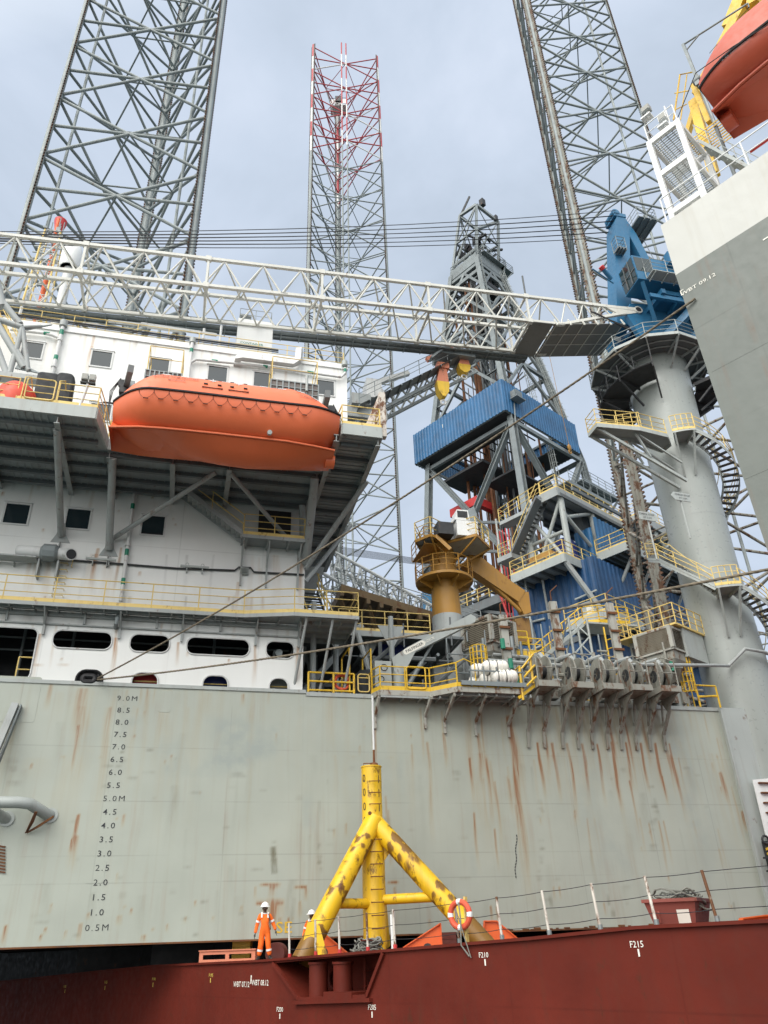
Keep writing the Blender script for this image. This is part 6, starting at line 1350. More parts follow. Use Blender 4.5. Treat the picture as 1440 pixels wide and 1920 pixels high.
for k in range(150): x = U0+(U1-1-U0)*k/149.; g.beam((x, BFV+.12, bb_(x)-.15), (x, BFV+.85, bb_(x)-.15), .03, .05)
for v in (BFV+.12, BFV+.5, BFV+.85): g.beam((U0, v, bb_(U0)-.17), (U1-1, v, bb_(U1-1)-.17), .05, .09)
for k in range(38): x = U0+1.15*k; g.beam((x, BFV+.05, bb_(x)-.2), (x, BFV+.9, bb_(x)-.2), .06, .12)
g.build('boom_walkway', M['dgal'], boom)
g = MB(RW)
for h in (.5, 1.0): g.tube((U0, BFV+.85, bb_(U0)+h), (U1-1, BFV+.85, bb_(U1-1)+h), .022, 5)
for k in range(24): x = U0+1.9*k; g.tube((x, BFV+.85, bb_(x)-.1), (x, BFV+.85, bb_(x)+1.0), .022, 5)
g.build('boom_walkway_rail', M['dgal'], boom)
for px, py in ((203, 517), (553-20, 551)): q = rw(px, py, BN-.1); text('T8301', 'boom_marking', M['ink'], boom, RW.w((q[0], BN-.105, bt(q[0])-2.15)), RW.x, Z, .16)
g = MB(RW)
for k in range(4): g.path([(23.6+.1*k, BN-.12, 40.2), (25.0, BN-.2-.03*k, 39.6-.06*k), (26.3, BN-.1, 39.3-.08*k), (27.2, .4, 39.2+.05*k)], .045, 6)
g.build('hose_bundle', M['black'], boom)
# pendant wires from the kingpost head to the boom tip
for k in range(10):
    v = .5+.15*k; g = MB(RW); zt_ = 52.45-.13*k-.25*(k % 2)
    a, c = V((28.4, v, zt_)), V((-22.0, 1.2+.12*k, bt(-22)+.35+.17*(k // 2)*1.0-.05*(k % 2))); pts = []
    for i in range(13): t_ = i/12; pts.append(a+(c-a)*t_-Z*(2.1*4*t_*(1-t_)*.5))
    g.path(pts, .027, 5); g.build('pendant_wire', M['wire'], boom)
# ================================================================== DERRICK
DC = V((56.9, 41.8, 0))
dk = thing('drilling_derrick', 'tall grey lattice drilling derrick behind the boom with blue cladding round its waist', 'derrick', (DC.x, DC.y, 31), fr=SD)
HW = [(30, 6.7), (48, 5.75), (78, 1.95)]
TS = lambda z: V((-.3, .45, 0))*max(0, (z-48)/30)
def dcn(i, z):
    h = interp(HW, z); sx_, sy_ = ((-1, -1), (-1, 1), (1, 1), (1, -1))[i % 4]; return V((DC.x+h*sx_, DC.y+h*sy_, z))+TS(z)
for i in range(4):
    g = MB(SD)
    for a, c in ((30, 48), (48, 76.5)): g.ibeam(dcn(i, a), dcn(i, c), .62, .62, .06, SD.x)
    g.build('corner_leg', M['dgal'], dk)
LV = [(30, 48.2), (53, 59.5), (59.5, 65.5), (65.5, 70.8), (70.8, 75.2)]
for i in range(4):
    for z0, z1 in LV:
        p, q, r_, s_ = dcn(i, z0), dcn(i+1, z0), dcn(i, z1), dcn(i+1, z1); w_ = .48 if z0 < 40 else .3
        if i == 1 and z0 < 40: continue
        g = MB(SD)
        if z0 < 40: g.ibeam(p, s_, w_*1.1, w_, .05); g.ibeam(q+(p-q)*.001, r_, w_*1.1, w_, .05)
        else:
            m_ = (r_+s_)/2; g.beam(p, m_, w_, w_); g.beam(q, m_, w_, w_); a = p+(r_-p)*.5; c = q+(s_-q)*.5; b_ = (p+m_)/2; d_ = (q+m_)/2; g.beam(a, b_, .16, .16); g.beam(c, d_, .16, .16); g.beam(a, (p+q)/2*.0+b_, .16, .16)
        g.build('brace', M['dgal'], dk)
        g = MB(SD); g.beam(r_, s_, .34, .42); g.build('girt', M['dgal'], dk)
c_ = (dcn(0, 30)+dcn(1, 48.2))/2; g = MB(SD); dz = V((0, 0, 1)); e_ = (dcn(1, 39)-dcn(0, 39)).normalized()
cc = (dcn(0, 39.1)+dcn(1, 39.1))/2; g.prism([tuple(cc+e_*a+dz*b_-SD.l(SD.o+SD.x*.0)) if 0 else tuple(V((cc.x-.30, cc.y, cc.z))+V((0, a, b_))) for a, b_ in ((-.5, 1.5), (.5, 1.5), (.75, .6), (.75, -.6), (.5, -1.5), (-.5, -1.5), (-.75, -.6), (-.75, .6))], (.04, 0, 0)); g.build('gusset', M['dgal'], dk)
g = MB(SD)                                                    # crown: deep beams, gin pole frame
for i in range(4): g.beam(dcn(i, 76.4), dcn(i+1, 76.4), .5, 1.5); g.beam(dcn(i, 74.0), dcn(i+1, 74.0), .3, .5); g.beam(dcn(i, 78.2), dcn(i+1, 78.2), .25, .4)
g.beam((dcn(0, 76.9)+dcn(1, 76.9))/2, (dcn(2, 76.9)+dcn(3, 76.9))/2, .5, .8); g.beam((dcn(0, 76.9)*.7+dcn(1, 76.9)*.3), (dcn(3, 76.9)*.7+dcn(2, 76.9)*.3), .4, .8); g.build('crown_beam', M['dgal'], dk)
g = MB(SD); ap = [SD.on(0, DC.x-2.0, 862, 405), SD.on(0, DC.x-1.6, 893, 384), SD.on(0, DC.x+1.6, 934, 416), SD.on(0, DC.x+2.0, 893, 430)]
bs_ = [dcn(1, 77.2), dcn(0, 77.2), dcn(3, 77.2), dcn(2, 77.2)]
for i in range(4): g.beam(bs_[i], ap[i], .28, .28); g.beam(ap[i], ap[(i+1) % 4], .34, .34); g.beam((bs_[i]+ap[i])/2, (bs_[(i+1) % 4]+ap[(i+1) % 4])/2, .2, .2); g.beam((bs_[i]+ap[i])/2, ap[(i+1) % 4], .14, .14); g.beam(bs_[i], ap[(i+1) % 4], .14, .14); g.beam(bs_[i], (ap[i]+bs_[(i+1) % 4])/2, .09, .09); g.beam(ap[i], (ap[(i+1) % 4]+bs_[(i+1) % 4])/2, .09, .09)
g.build('gin_pole_frame', M['dgal'], dk)
g = MB(SD)
for k in range(6): y = DC.y-1.2+.35*k; g.tube((DC.x, y, 78.4), (DC.x, y+.22, 78.4), .85, 18)
g.box(DC.x-1.6, DC.x+1.6, DC.y-1.6, DC.y+1.4, 77.3, 78.0); g.beam(ap[0]+V((0, 0, -.2)), ap[0]+V((1.0, -1.2, 3.4)), .22, .22); g.box(ap[1].x+1.2, ap[1].x+1.8, ap[1].y-.2, ap[1].y+.4, 87.4, 88.5); g.box(ap[2].x-.6, ap[2].x-.2, ap[2].y-.2, ap[2].y+.2, 84.9, 85.7); g.build('crown_block', M['dark'], dk)
g = MB(SD); rd = random.Random(61)
for k in range(34): p = V((DC.x+rd.uniform(-2, 2), DC.y+rd.uniform(-1.6, 2.2), rd.uniform(77.5, 83))); d_ = V((rd.uniform(-1, 1), rd.uniform(-1, 1), rd.uniform(-.6, 1.2))); g.beam(p, p+d_*rd.uniform(.8, 2.2), rd.uniform(.1, .3), rd.uniform(.1, .3))
for y in (-1.2, .2, 1.5): g.tube((DC.x-1.2, DC.y+y, 80.4), (DC.x-1.2, DC.y+y+.3, 80.4), .8, 16)
g.each('crown_fitting', M['dark'], dk); g = MB(SD)
for k in range(40):
    z = rd.uniform(53, 73); i = rd.randrange(4); p = dcn(i, z)*.55+dcn((i+2) % 4, z)*.45; q = dcn(i, z+rd.uniform(1, 6))*rd.uniform(.6, .8); f_ = rd.uniform(.2, .8); q = dcn(i, z+rd.uniform(2, 6)); q = q*f_+dcn((i+1) % 4, q.z)*(1-f_); g.beam(p, q, rd.uniform(.1, .22), rd.uniform(.1, .22))
g.each('inner_member', M['dgrey'], dk)
g = MB(SD); g.box(DC.x-.3, DC.x+.2, DC.y-.5, DC.y-.1, 78.4, 82.0); g.build('orange_hanger', M['orange'], dk)
g = MB(SD)                                                    # crown platforms
for (x0, x1, y0, y1, z) in ((-2.0, 2.2, -2.5, -1.9, 77.3), (1.8, 3.7, -2.4, -.6, 77.3), (-2.5, -1.9, -2.0, 2.6, 76.9)):
    X0_, X1_, Y0_, Y1_ = DC.x+x0, DC.x+x1, DC.y+y0, DC.y+y1; g.box(X0_, X1_, Y0_, Y1_, z, z+.1); g.rail([(X0_, Y1_, z), (X0_, Y0_, z), (X1_, Y0_, z), (X1_, Y1_, z)], 1.15, 2, 1.3, .035)
    g.beam((X1_-.2, Y0_+.1, z), (DC.x+1.9, DC.y-1.8, z-2.5), .14, .14)
g.build('crown_platform', M['dgal'], dk)
# waist cladding
WX0, WX1, WY0, WY1, WZ0, WZ1 = 50.0, 62.3, 35.85, 48.5, 48.85, 52.65
for (p, q, out) in (((WX0, WY0), (WX0, WY1), (0, 42)), ((WX0, WY0), (WX1, WY0), (56, 0)), ((WX1, WY0), (WX1, WY1), (90, 42)), ((WX0, WY1), (WX1, WY1), (56, 90))):
    g = MB(SD); g.corr(p, q, WZ0, WZ1, .42, .07, out); g.build('wind_wall', M['blue'], dk, smooth=0)
g = MB(SD)
for z in (WZ0+.1, WZ1-.3):
    for p, q in (((WX0+.12, WY0+.1, z), (WX0+.12, WY1-.1, z)), ((WX0+.1, WY0+.12, z), (WX1-.1, WY0+.12, z)), ((WX1-.12, WY0, z), (WX1-.12, WY1, z)), ((WX0, WY1-.12, z), (WX1, WY1-.12, z))): g.beam(p, q, .16, .26)
for k in range(4): g.beam((WX0+.2, WY0+2.5+2.5*k, WZ0+.2), (DC.x-5.4, WY0+2.5+2.5*k, WZ0+.2), .2, .26)
g.build('wall_frame', M['dgal'], dk)
g = MB(SD); g.box(WX0+.2, WX0+3.3, WY0+.3, WY1-.3, WZ0-.05, WZ0+.05)
for k in range(10): g.tube((WX0+3.3, WY0+1.5+1.0*k, WZ0), (WX0+6.5, WY0+1.5+1.0*k, WZ0), .08, 6)
g.box(WX1-3.0, WX1-.2, WY0+.3, WY1-.3, WZ0-.05, WZ0+.05); g.build('racking_board', M['dark'], dk)
g = MB(SD); g.box(DC.x-5.0, DC.x-1.5, DC.y-1, DC.y+4.6, 46.2, 46.5); g.box(DC.x-4.8, DC.x+1, DC.y-4.5, DC.y-.8, 43.5, 43.7); g.build('stabbing_board', M['dark'], dk)
g = MB(SD); g.box(DC.x-5.2, DC.x-4.5, DC.y+.1, DC.y+3.8, 41.7, 42.6); g.box(DC.x-4.5, DC.x-1.5, DC.y+.1, DC.y+.7, 41.7, 42.6); g.build('red_monkey_board', M['red'], dk)
rd = random.Random(11); g = MB(SD)
for k in range(26): x, y = DC.x+rd.uniform(-3.5, 3.8), DC.y+rd.uniform(-4, 3.5); g.tube((x, y, 31), (x+rd.uniform(-.2, .2), y+rd.uniform(-.2, .2), rd.choice((48, 60, 52, 74))), rd.choice((.05, .08, .12, .16)), 6)
g.each('standing_pipe', M['rust'], dk)
g = MB(SD)
for k in range(10): x, y = DC.x+rd.uniform(-2.5, 3.8), DC.y+rd.uniform(-4, 2); g.tube((x, y, 31), (x, y, rd.choice((72, 76))), .11, 6)
for s in (-.9, .9): g.beam((DC.x+s, DC.y-.6, 31), (DC.x+s, DC.y-.6, 76), .35, .35, SD.x)
g.build('guide_rail', M['dgrey'], dk)
g = MB(SD); g.box(DC.x-1.3, DC.x+1.3, DC.y-1.3, DC.y+1.0, 66.5, 70.8); g.box(DC.x-.7, DC.x+.7, DC.y-1, DC.y+.6, 63.5, 66.5); g.box(DC.x-2.2, DC.x+2.0, DC.y-2.2, DC.y+1.8, 72.0, 72.6); g.build('travelling_block', M['dark'], dk)
g = MB(SD)
for k in range(8): x, y = DC.x+.6*cos(k*.8), DC.y-.4+.6*sin(k*.8); g.tube((x, y, 70.8), (x, y, 78), .03, 5)
g.build('drilling_line', M['wire'], dk)
def caged_ladder(mb, p, q, r=.42, step=.9):
    p, q = V(p), V(q); d = (q-p); L = d.length; sdv = V((0, 1, 0)); n_ = int(L/step)
    for s in (-.22, .22): mb.tube(p+sdv*s, q+sdv*s, .03, 5)
    for k in range(int(L/.33)): c = p+d*(k*.33/L); mb.tube(c-sdv*.22, c+sdv*.22, .015, 4)
    for k in range(n_): c = p+d*(k/n_); mb.path([c+V((-.05-r*sin(a), r*cos(a)*1.0, 0)) for a in [pi*i/6 for i in range(7)]], .022, 4)
    for a in (.5, 1.1, 1.57, 2.1, 2.6): mb.tube(p+V((-.05-r*sin(a), r*cos(a), 0)), q+V((-.05-r*sin(a), r*cos(a), 0)), .018, 4)
g = MB(SD); caged_ladder(g, dcn(3, 53)+V((-1.0, -.7, 0)), dcn(3, 76)+V((-.4, -.5, 0))); caged_ladder(g, (DC.x+1.5, WY0-1.0+1.2, 34), (DC.x+1.2, WY0+.8, 49)); caged_ladder(g, (DC.x+2.0, WY0+2.0, 53), (DC.x+1.7, DC.y-2.8, 68)); g.build('caged_ladder', M['lgrey'], dk)
g = MB(SD); y_ = WY0-.6
for x0, x1, z in ((DC.x+.2, DC.x+7.5, 42.9), (DC.x+3.0, DC.x+9.6, 44.2)):
    g.box(x0, x1, y_-.7, y_+1.6, z, z+.12); g.rail([(x0, y_-.7, z+.1), (x1, y_-.7, z+.1), (x1, y_+1.6, z+.1)], 1.15, 2, 1.3, .03); g.beam((x0, y_-.65, z-.12), (x1, y_-.65, z-.12), .12, .28)
    for xx in (x0+1.5, x1-.4): g.beam((xx, y_-.6, z-.2), (xx-1.8, y_+2.4, z-4.2), .18, .18); g.beam((xx, y_-.6, z-.2), (xx, y_+2.4, z-3.0), .14, .14)
g.beam((DC.x+9.5, y_-.7, 44.3), (DC.x+9.5, y_-.7, 46.0), .12, .12); g.beam((DC.x+9.5, y_-.7, 46.0), (DC.x+8.4, y_-.7, 46.4), .1, .1); g.build('service_platform', M['dgal'], dk)
t = thing('cctv_lamp', 'boxy grey lamp housing on a bracket at the corner of the blue cladding', 'lamp', (WX0+1.0, WY0-.5, 50.8), fr=SD)
g = MB(SD); g.box(WX0+.9, WX0+2.3, WY0-.95, WY0-.1, 50.5, 50.62); g.box(WX0+1.1, WX0+2.1, WY0-.75, WY0-.1, 50.65, 51.5); g.build('housing', M['dgal'], t)
g = MB(SD); g.beam((WX0+1.5, WY0-.1, 50.3), (WX0+1.1, WY0-.2, 47.6), .1, .1); g.box(WX0+.95, WX0+1.05, WY0-.7, WY0-.15, 50.7, 51.4); g.build('bracket', M['dgal'], t)
q = SD.on(0, WX0-.09, 830, 799); text('1', 'painted_number', M['mark'], dk, SD.w((WX0-.09, q[1], q[2])), -SD.y, Z, .6, 1.2)
t = thing('derrick_hook', 'yellow hook block hanging under the far corner of the blue cladding', 'hook', (WX1-1.5, WY0-.3, 48), fr=SD)
g = MB(SD); q = SD.on(1, WY0-.3, 1068, 842); g.ball((q[0], WY0-.3, q[2]+.2), .3, 10, (1, .6, 1.3)); g.build('block', M['ochre'], t); g = MB(SD); g.torus((q[0], WY0-.3, q[2]-.35), (0, 1, 0), .2, .07, 14, 6); g.tube((q[0], WY0-.3, q[2]+.5), (q[0]-.6, WY0-.2, q[2]+14), .025, 5); g.build('hook', M['ochre'], t)
# ================================================================== DECK GEAR along the hull edge
def onz(z, px, py): return RW.on(2, z, px, py)
dr = thing('deck_railing', 'bright yellow tube railing with a gate on the hull edge beside the white block', 'railing', (6.5, -.0, ZD), fr=RW)
a, c = rw(578, 1297, -.02), rw(664, 1299, -.02)
g = MB(RW); zt_ = rw(620, 1262, -.02)[2]
for f in (0, .5, 1.0): z = ZD+.12+(zt_-ZD-.12)*f; g.tube((a[0], -.02, z), (c[0], -.02, z), .045, 8)
for x in (a[0], (a[0]+c[0])/2+.1, c[0]): g.tube((x, -.02, ZD+.02), (x, -.02, zt_), .05, 8)
g.build('rail', M['yellow'], dr)
g = MB(RW); x0, x1 = rw(671, 1280)[0], rw(692, 1280)[0]; g.path([(x, -.05, z) for x, z in rrect(x0, x1, ZD+.12, zt_, .12, 4)], .032, 6, True)
for f in (.4, .7): g.tube((x0, -.05, ZD+.1+f*.95), (x1, -.05, ZD+.1+f*.95), .022, 6)
g.build('gate', M['palyel'], dr)
g = MB(RW)
for px in (656, 697):
    x = rw(px, 1280)[0]; g.path([(x, .05, ZD), (x, .05, ZD+2.2), (x-.05, 1.6, ZD+2.2), (x-.05, 1.6, ZD)], .04, 6); g.path([(x, .05, ZD+1.1), (x-.05, 1.6, ZD+1.1)], .035, 6)
g.build('ladder_hoop', M['yellow'], dr)
t = thing('lifebuoy', 'red lifebuoy on the inner side of the bright yellow hull edge railing', 'lifebuoy', rw(640, 1280, .15), fr=RW); q = rw(641, 1279, .15)
g = MB(RW); g.torus((q[0], .15, q[2]), (0, 1, 0), .33, .075, 24, 8); g.build('ring', M['buoy'], t)
g = MB(RW); g.beam((q[0]-.25, .2, q[2]-.3), (q[0], .2, q[2]+.2), .06, .02); g.beam((q[0]+.25, .2, q[2]-.3), (q[0], .2, q[2]+.2), .06, .02); g.build('bracket', M['lgrey'], t)
# outboard raft platform
op = thing('outboard_platform', 'rusty yellow edged platform cantilevered off the hull carrying white raft canisters', 'platform', (12, -1, ZD), fr=RW)
ZO = 14.02
o_ = [(8.15, .0)]+[(onz(ZO, *p)[0], onz(ZO, *p)[1]) for p in ((711, 1296), (807, 1297), (858, 1287), (981, 1291))]; o_[1] = (o_[1][0], o_[2][1]); o_[4] = (o_[4][0], o_[3][1])
o_.append((o_[4][0]+.1, 0))
g = MB(RW); g.prism([(x, y, ZO-.22) for x, y in o_], (0, 0, .05)); g.build('deck_plate', M['soffit'], op, smooth=0)
g = MB(RW)
for (x, y), (x2, y2) in zip(o_, o_[1:]): g.beam((x, y, ZO-.12), (x2, y2, ZO-.12), .08, .24)
M['rustgrey'] = mat('rusty_grey_edge', (.36, .36, .32), .6, .15, .42, .8); g.build('edge_beam', M['rustgrey'], op)
g = MB(RW)
for k in range(9): x = o_[1][0]+.2+.83*k; y = interp([(o_[2][0], o_[2][1]), (o_[3][0], o_[3][1])], x); g.box(x, x+.06, y+.05, -.0, ZO-.36, ZO-.225)
for y in (-.6, -1.3): g.box((o_[1][0] if y > -.9 else o_[3][0]), o_[4][0], y-.05, y+.05, ZO-.33, ZO-.226)
g.build('floor_bearer', M['grey'], op)
for px, py in ((703, 1367), (797, 1367), (834, 1376), (892, 1380), (954, 1383)):
    q = rw(px, py); x = q[0]; y = interp([(o_[2][0], o_[2][1]), (o_[3][0], o_[3][1])], x+.6); g = MB(RW); g.beam((x, -.05, q[2]+.55), (x+.1, y+.12, ZO-.3), .10, .15); g.beam((x, -.06, q[2]), (x, -.05, q[2]+.6), .10, .12, up=RW.y); g.beam((x+.1, -.1, ZO-.33), (x+.1, y+.1, ZO-.33), .08, .18); g.build('bracket_leg', M['rustgrey'], op)
pr = [(x, y, ZO) for x, y in o_]
g = MB(RW); g.rail(pr[:4], 1.1, 2, 1.25, .032); g.rail([pr[4], pr[5]], 1.1, 2, 1.2, .03); g.path([(x, o_[1][1]-.03, z) for x, z in rrect(o_[1][0]+1.25, o_[1][0]+2.15, ZO+.1, ZO+1.12, .12, 4)], .035, 6, True)
x_ = o_[3][0]; g.path([(x_+.9, o_[3][1], ZO), (x_+.9, o_[3][1], ZO+1.1), (x_+.4, o_[3][1], ZO+1.3), (x_, o_[3][1], ZO+1.1)], .03, 6); g.build('guard_rail', M['yellow'], op)
g = MB(RW); g.toe(pr[:5], .2, .02); g.build('toe_board', M['yellow'], op)
n_c = 0
ua, ub = onz(15.2, 880, 1255)[0], onz(15.2, 944, 1262)[0]
um_ = (ua+ub)/2; spots = [(um_+.38, -1.5, ZO+.55), (um_+.08, -.84, ZO+.60), (um_-.22, -.18, ZO+.68), (um_+.12, -1.17, ZO+1.1), (um_-.2, -.5, ZO+1.16)]
rack = thing('raft_rack', 'grey steel cradle under the white liferaft canisters on the outboard platform', 'rack', (ua, -.8, ZO), fr=RW)
g = MB(RW)
for y in (-1.7, -.9, -.1): g.box(ua-.9, ub+.4, y-.05, y+.05, ZO+.05, ZO+.25)
for k in range(5): x = ua-.4+(ub-ua+.7)*k/4; g.box(x-.03, x+.03, -1.72, -1.66, ZO, ZO+.95); g.box(x-.03, x+.03, -.3, .0, ZO, ZO+.6)
g.box(ua-.5, ub+.4, -1.72, -1.66, ZO+.72, ZO+.78); g.build('cradle', M['dgal'], rack)
def raft(p):
    t = thing('liferaft_canister', 'front white ribbed liferaft canister in the cradle on the rusty outboard platform', 'liferaft', p, 'liferaft canisters on the outboard platform', RW)
    g = MB(RW); pr_ = [(0, 0), (.02, .24), (.10, .36), (.2, .42)]; x_ = .2
    for k in range(5): pr_ += [(x_+.05, .43), (x_+.07, .47), (x_+.15, .47), (x_+.17, .43), (x_+.24, .43)]; x_ += .25
    pr_ += [(x_+.05, .42), (x_+.14, .36), (x_+.22, .24), (x_+.24, 0)]; ax_ = V((.985, -.17, 0)); o_c = V(p)-ax_*.85
    K_ = .74; o_c = V(p)-ax_*.85*K_; g.lathe(o_c, ax_, [(a_*K_, b_*K_) for a_, b_ in pr_], 24); g.build('shell', M['raft'], t)
    g = MB(RW)
    for k in (.42, .92, 1.28): g.torus(o_c+ax_*k*K_, ax_, .445*K_, .018, 24, 5)
    g.build('strap', M['dark'], t); return t
r0 = raft(spots[0])
for p, lab in zip(spots[1:], ('white ribbed liferaft canister lying just behind the front one in the cradle', 'rearmost low white liferaft canister in the cradle on the outboard platform', 'white ribbed liferaft canister stacked on top over the front pair', 'topmost rear white liferaft canister under the yellow ladder cage')): copy_tree(r0, RW.w(p)-RW.w(spots[0]), lab)
# small grey davit crane with its makers plate
dv2 = thing('davit_crane', 'small grey knuckle davit crane with long box arm and white lettering', 'davit crane', (9.3, .4, ZD), fr=RW)
q = rw(747, 1285, .3); pv = rw(748, 1247, .3); tip = rw(889, 1165, .3)
g = MB(RW); g.tube((q[0], .3, ZD), (q[0], .3, pv[2]-.1), .3, 18); g.build('column', M['lgrey'], dv2)
g = MB(RW); e1 = rw(768, 1222, .3); g.prism([(p_[0], .08, p_[2]) for p_ in (rw(733, 1236, .3), rw(762, 1216, .3), rw(880, 1154, .3), rw(889, 1160, .3), rw(888, 1169, .3), rw(777, 1224, .3), rw(757, 1262, .3), rw(737, 1262, .3))][::-1], (0, .42, 0)); g.build('arm', M['lgrey'], dv2)
g = MB(RW); e0, e1 = rw(765, 1286, .5), rw(815, 1200, .5); g.tube(e0, e0+(e1-e0)*.5, .11, 12); g.tube(e0+(e1-e0)*.5, e1, .07, 10); g.build('cylinder', M['dgal'], dv2)
for s, px, py, sz, m_ in (('PALFINGER', 777, 1214, .20, 'ink'), ('NED-DECK', 801, 1202, .17, 'mark')):
    q = rw(px, py, .07); q2 = rw(px+40, py-20.5, .07); ex = RW.w(q2)-RW.w(q); ey = (-RW.y).cross(ex)*-1; ey = ey if ey.z > 0 else -ey
    if s == 'PALFINGER':
        g = MB(RW); exl, eyl = V((ex.dot(RW.x), 0, ex.z)).normalized(), V((ey.dot(RW.x), 0, ey.z)).normalized(); c_ = V((q[0], .068, q[2])); pr2 = rrect(-.62, .62, -.14, .14, .13, 4)
        g.prism([c_+exl*x+eyl*z for x, z in pr2][::-1], (0, .010, 0)); g.build('maker_plate', M['mark'], dv2, smooth=0)
    text(s, 'maker_lettering', M[m_], dv2, RW.w((q[0], .062, q[2])), ex, ey, sz, 1.0, bold=.02)
g = MB(RW); q = rw(718, 1264, -.0); g.box(q[0]-.38, q[0]+.4, -.05, .4, q[2]-.62, q[2]+.62); t = g.build('control_cabinet', M['lgrey'], dv2); g = MB(RW); g.torus((q[0]+.05, -.07, q[2]+.3), (0, 1, 0), .15, .02, 14, 5); g.torus((q[0]-.1, -.07, q[2]-.25), (0, 1, 0), .13, .02, 14, 5); g.build('cable_coil', M['dark'], t)
g = MB(RW); g.path([rw(888, 1168, .3), rw(828, 1238, .3)], .014, 5); g.build('fall_wire', M['wire'], dv2)
# hose reels on brackets
def hose_reel(u):
    t = thing('hose_reel', 'grey hose reel on a bracketed tray', 'hose reel', (u, -1.0, ZD), 'hose reels in a row on hull brackets', RW)
    zt_ = 14.55
    for s, r_ in ((-.25, .74), (.25, .74)):
        g = MB(RW)
        g.lathe((u+s-.04, -1.0, zt_+.55), (1, 0, 0), [(0, r_-.22), (0, r_), (.08, r_), (.08, r_-.22)], 26)
        for k in range(3): a = pi*k/3+.3; g.beam((u+s, -1.0+r_*.85*cos(a), zt_+.55+r_*.85*sin(a)), (u+s, -1.0-r_*.85*cos(a), zt_+.55-r_*.85*sin(a)), .06, .1, up=RW.x)
        g.build('flange', M['rustgrey2'], t)
    g = MB(RW); g.tube((u-.3, -1.0, zt_+.55), (u+.3, -1.0, zt_+.55), .3, 18); g.build('hub', M['dark'], t)
    g = MB(RW); g.box(u-.60, u+.42, -1.9, -.35, zt_-.42, zt_-.36); g.box(u-.62, u+.44, -1.96, -1.86, zt_-.44, zt_-.16); g.box(u-.62, u-.56, -1.86, -.3, zt_-.44, zt_-.16); g.box(u+.38, u+.44, -1.86, -.3, zt_-.44, zt_-.16); g.box(u-.6, u+.5, -1.2, -.8, zt_-.36, zt_-.1); g.build('tray', M['rustgrey2'], t)
    for s in (-.5, .3):
        g = MB(RW); x = u+s; g.beam((x-.13, -.06, 11.75), (x-.10, -.12, 12.55), .10, .13, up=RW.x); g.beam((x-.10, -.12, 12.5), (x, -.85, 13.5), .11, .14, up=RW.x); g.prism([(x-.03, -.8, 13.3), (x-.03, -.3, 14.1), (x-.03, -1.8, 14.1), (x-.03, -1.5, 13.95), (x-.03, -1.05, 13.7)], (.06, 0, 0)); g.box(x-.02, x+.04, -.4, -.02, 13.0, 13.06); g.tube((x, -.1, 12.9), (x, -.35, 14.0), .06, 6); g.build('bracket_leg', M['rustgrey2'], t)
    g = MB(RW)
    for x in (u-.58, u+.4): g.tube((x, -1.85, zt_-.2), (x, -1.85, zt_+1.1), .03, 6)
    g.path([(u-.58, -1.85, zt_+1.1), (u-.1, -1.6, zt_+1.35), (u+.4, -1.85, zt_+1.1)], .03, 6); g.tube((u-.58, -1.85, zt_+.5), (u+.4, -1.85, zt_+.5), .025, 6); g.build('guard_frame', M['rustgrey2'], t); return t
M['rustgrey2'] = mat('worn_reel_grey', (.27, .27, .235), .6, .2, .38, .7)
u0 = 16.15; h0 = hose_reel(u0)
labs = ['grey hose reel at the left end of the bracketed row on the hull', 'second grey hose reel from the left in the bracketed row', 'middle grey hose reel of the five in the bracketed row', 'fourth grey hose reel from the left in the bracketed row', 'grey hose reel at the right end of the row beside the pedestal']
h0['label'] = labs[0]
for k in range(1, 5): copy_tree(h0, RW.x*(1.535*k+.2), labs[k])
t = thing('pipe_manifold', 'grey piping with green and yellow bands running behind the hose reels', 'pipework', (20, -.2, 15.8), fr=RW)
g = MB(RW)
g.path([(14.0, .1, 15.9), (25.4, .3, 15.75)], .11, 8); g.path([(14.5, .6, 16.4), (24.5, .8, 16.2)], .09, 8); g.path([(14.3, .3, 15.2), (24.8, .4, 15.0)], .07, 8)
for k in range(5): x = 16.0+1.6*k; g.path([(x, 1.4, 15.6), (x+.3, .2, 16.2), (x+.5, -.5, 16.15), (x+.55, -.65, 15.9), (x+.55, -.7, 15.2)], .13, 10)
g.build('pipe', M['grey'], t)
for k, m_ in enumerate(('green', 'green', 'navy', 'yellow', 'white')): g = MB(RW); x = 16.0+1.6*k+.55; g.tube((x, -.7, 15.45), (x, -.7, 15.8), .145, 10); g.build('colour_band', M[m_], t)
g = MB(RW); rd = random.Random(4)
for k in range(60): x = rd.uniform(14.2, 25); y = rd.uniform(-.6, 2.5); z = rd.uniform(14.2, 16.8); d = rd.choice(((1, 0, 0), (0, 0, 1), (0, 1, 0))); L = rd.uniform(.3, 1.5); g.tube((x, y, z), (x+d[0]*L, y+d[1]*L, z+d[2]*L*.7), rd.uniform(.025, .09), 6)
for k in range(14): x = rd.uniform(14.5, 25); g.box(x, x+rd.uniform(.2, .6), .2, .8, 14.2, 14.2+rd.uniform(.3, 1.4))
g.each('valve_gear', M['rustgrey2'], t)
g = MB(RW)
for x, z in ((15.0, 15.4), (14.7, 16.4), (15.2, 14.6), (23.9, 15.7)): g.tube((x, -.3, z), (x, -.3, z+.5), .12, 10)
g.build('green_valve', M['green'], t)
ye = thing('yellow_guard', 'bright yellow railing and ladder at the hull edge between rusty platform and hose reels', 'railing', (14.9, -.8, ZD), fr=RW)
g = MB(RW)
for z in (0, .45, .9): g.path([(14.75, -1.6, 13.9+z), (15.55, -1.75, 14.6+z*1.2)], .05, 6)
for x, z in ((14.8, 13.5), (15.4, 14.3)): g.tube((x, -1.65, z), (x, -1.65, z+1.5), .06, 6)
g.beam((14.6, -1.6, 13.6), (15.6, -1.5, 14.3), .06, .13); g.build('guard', M['yellow'], ye)
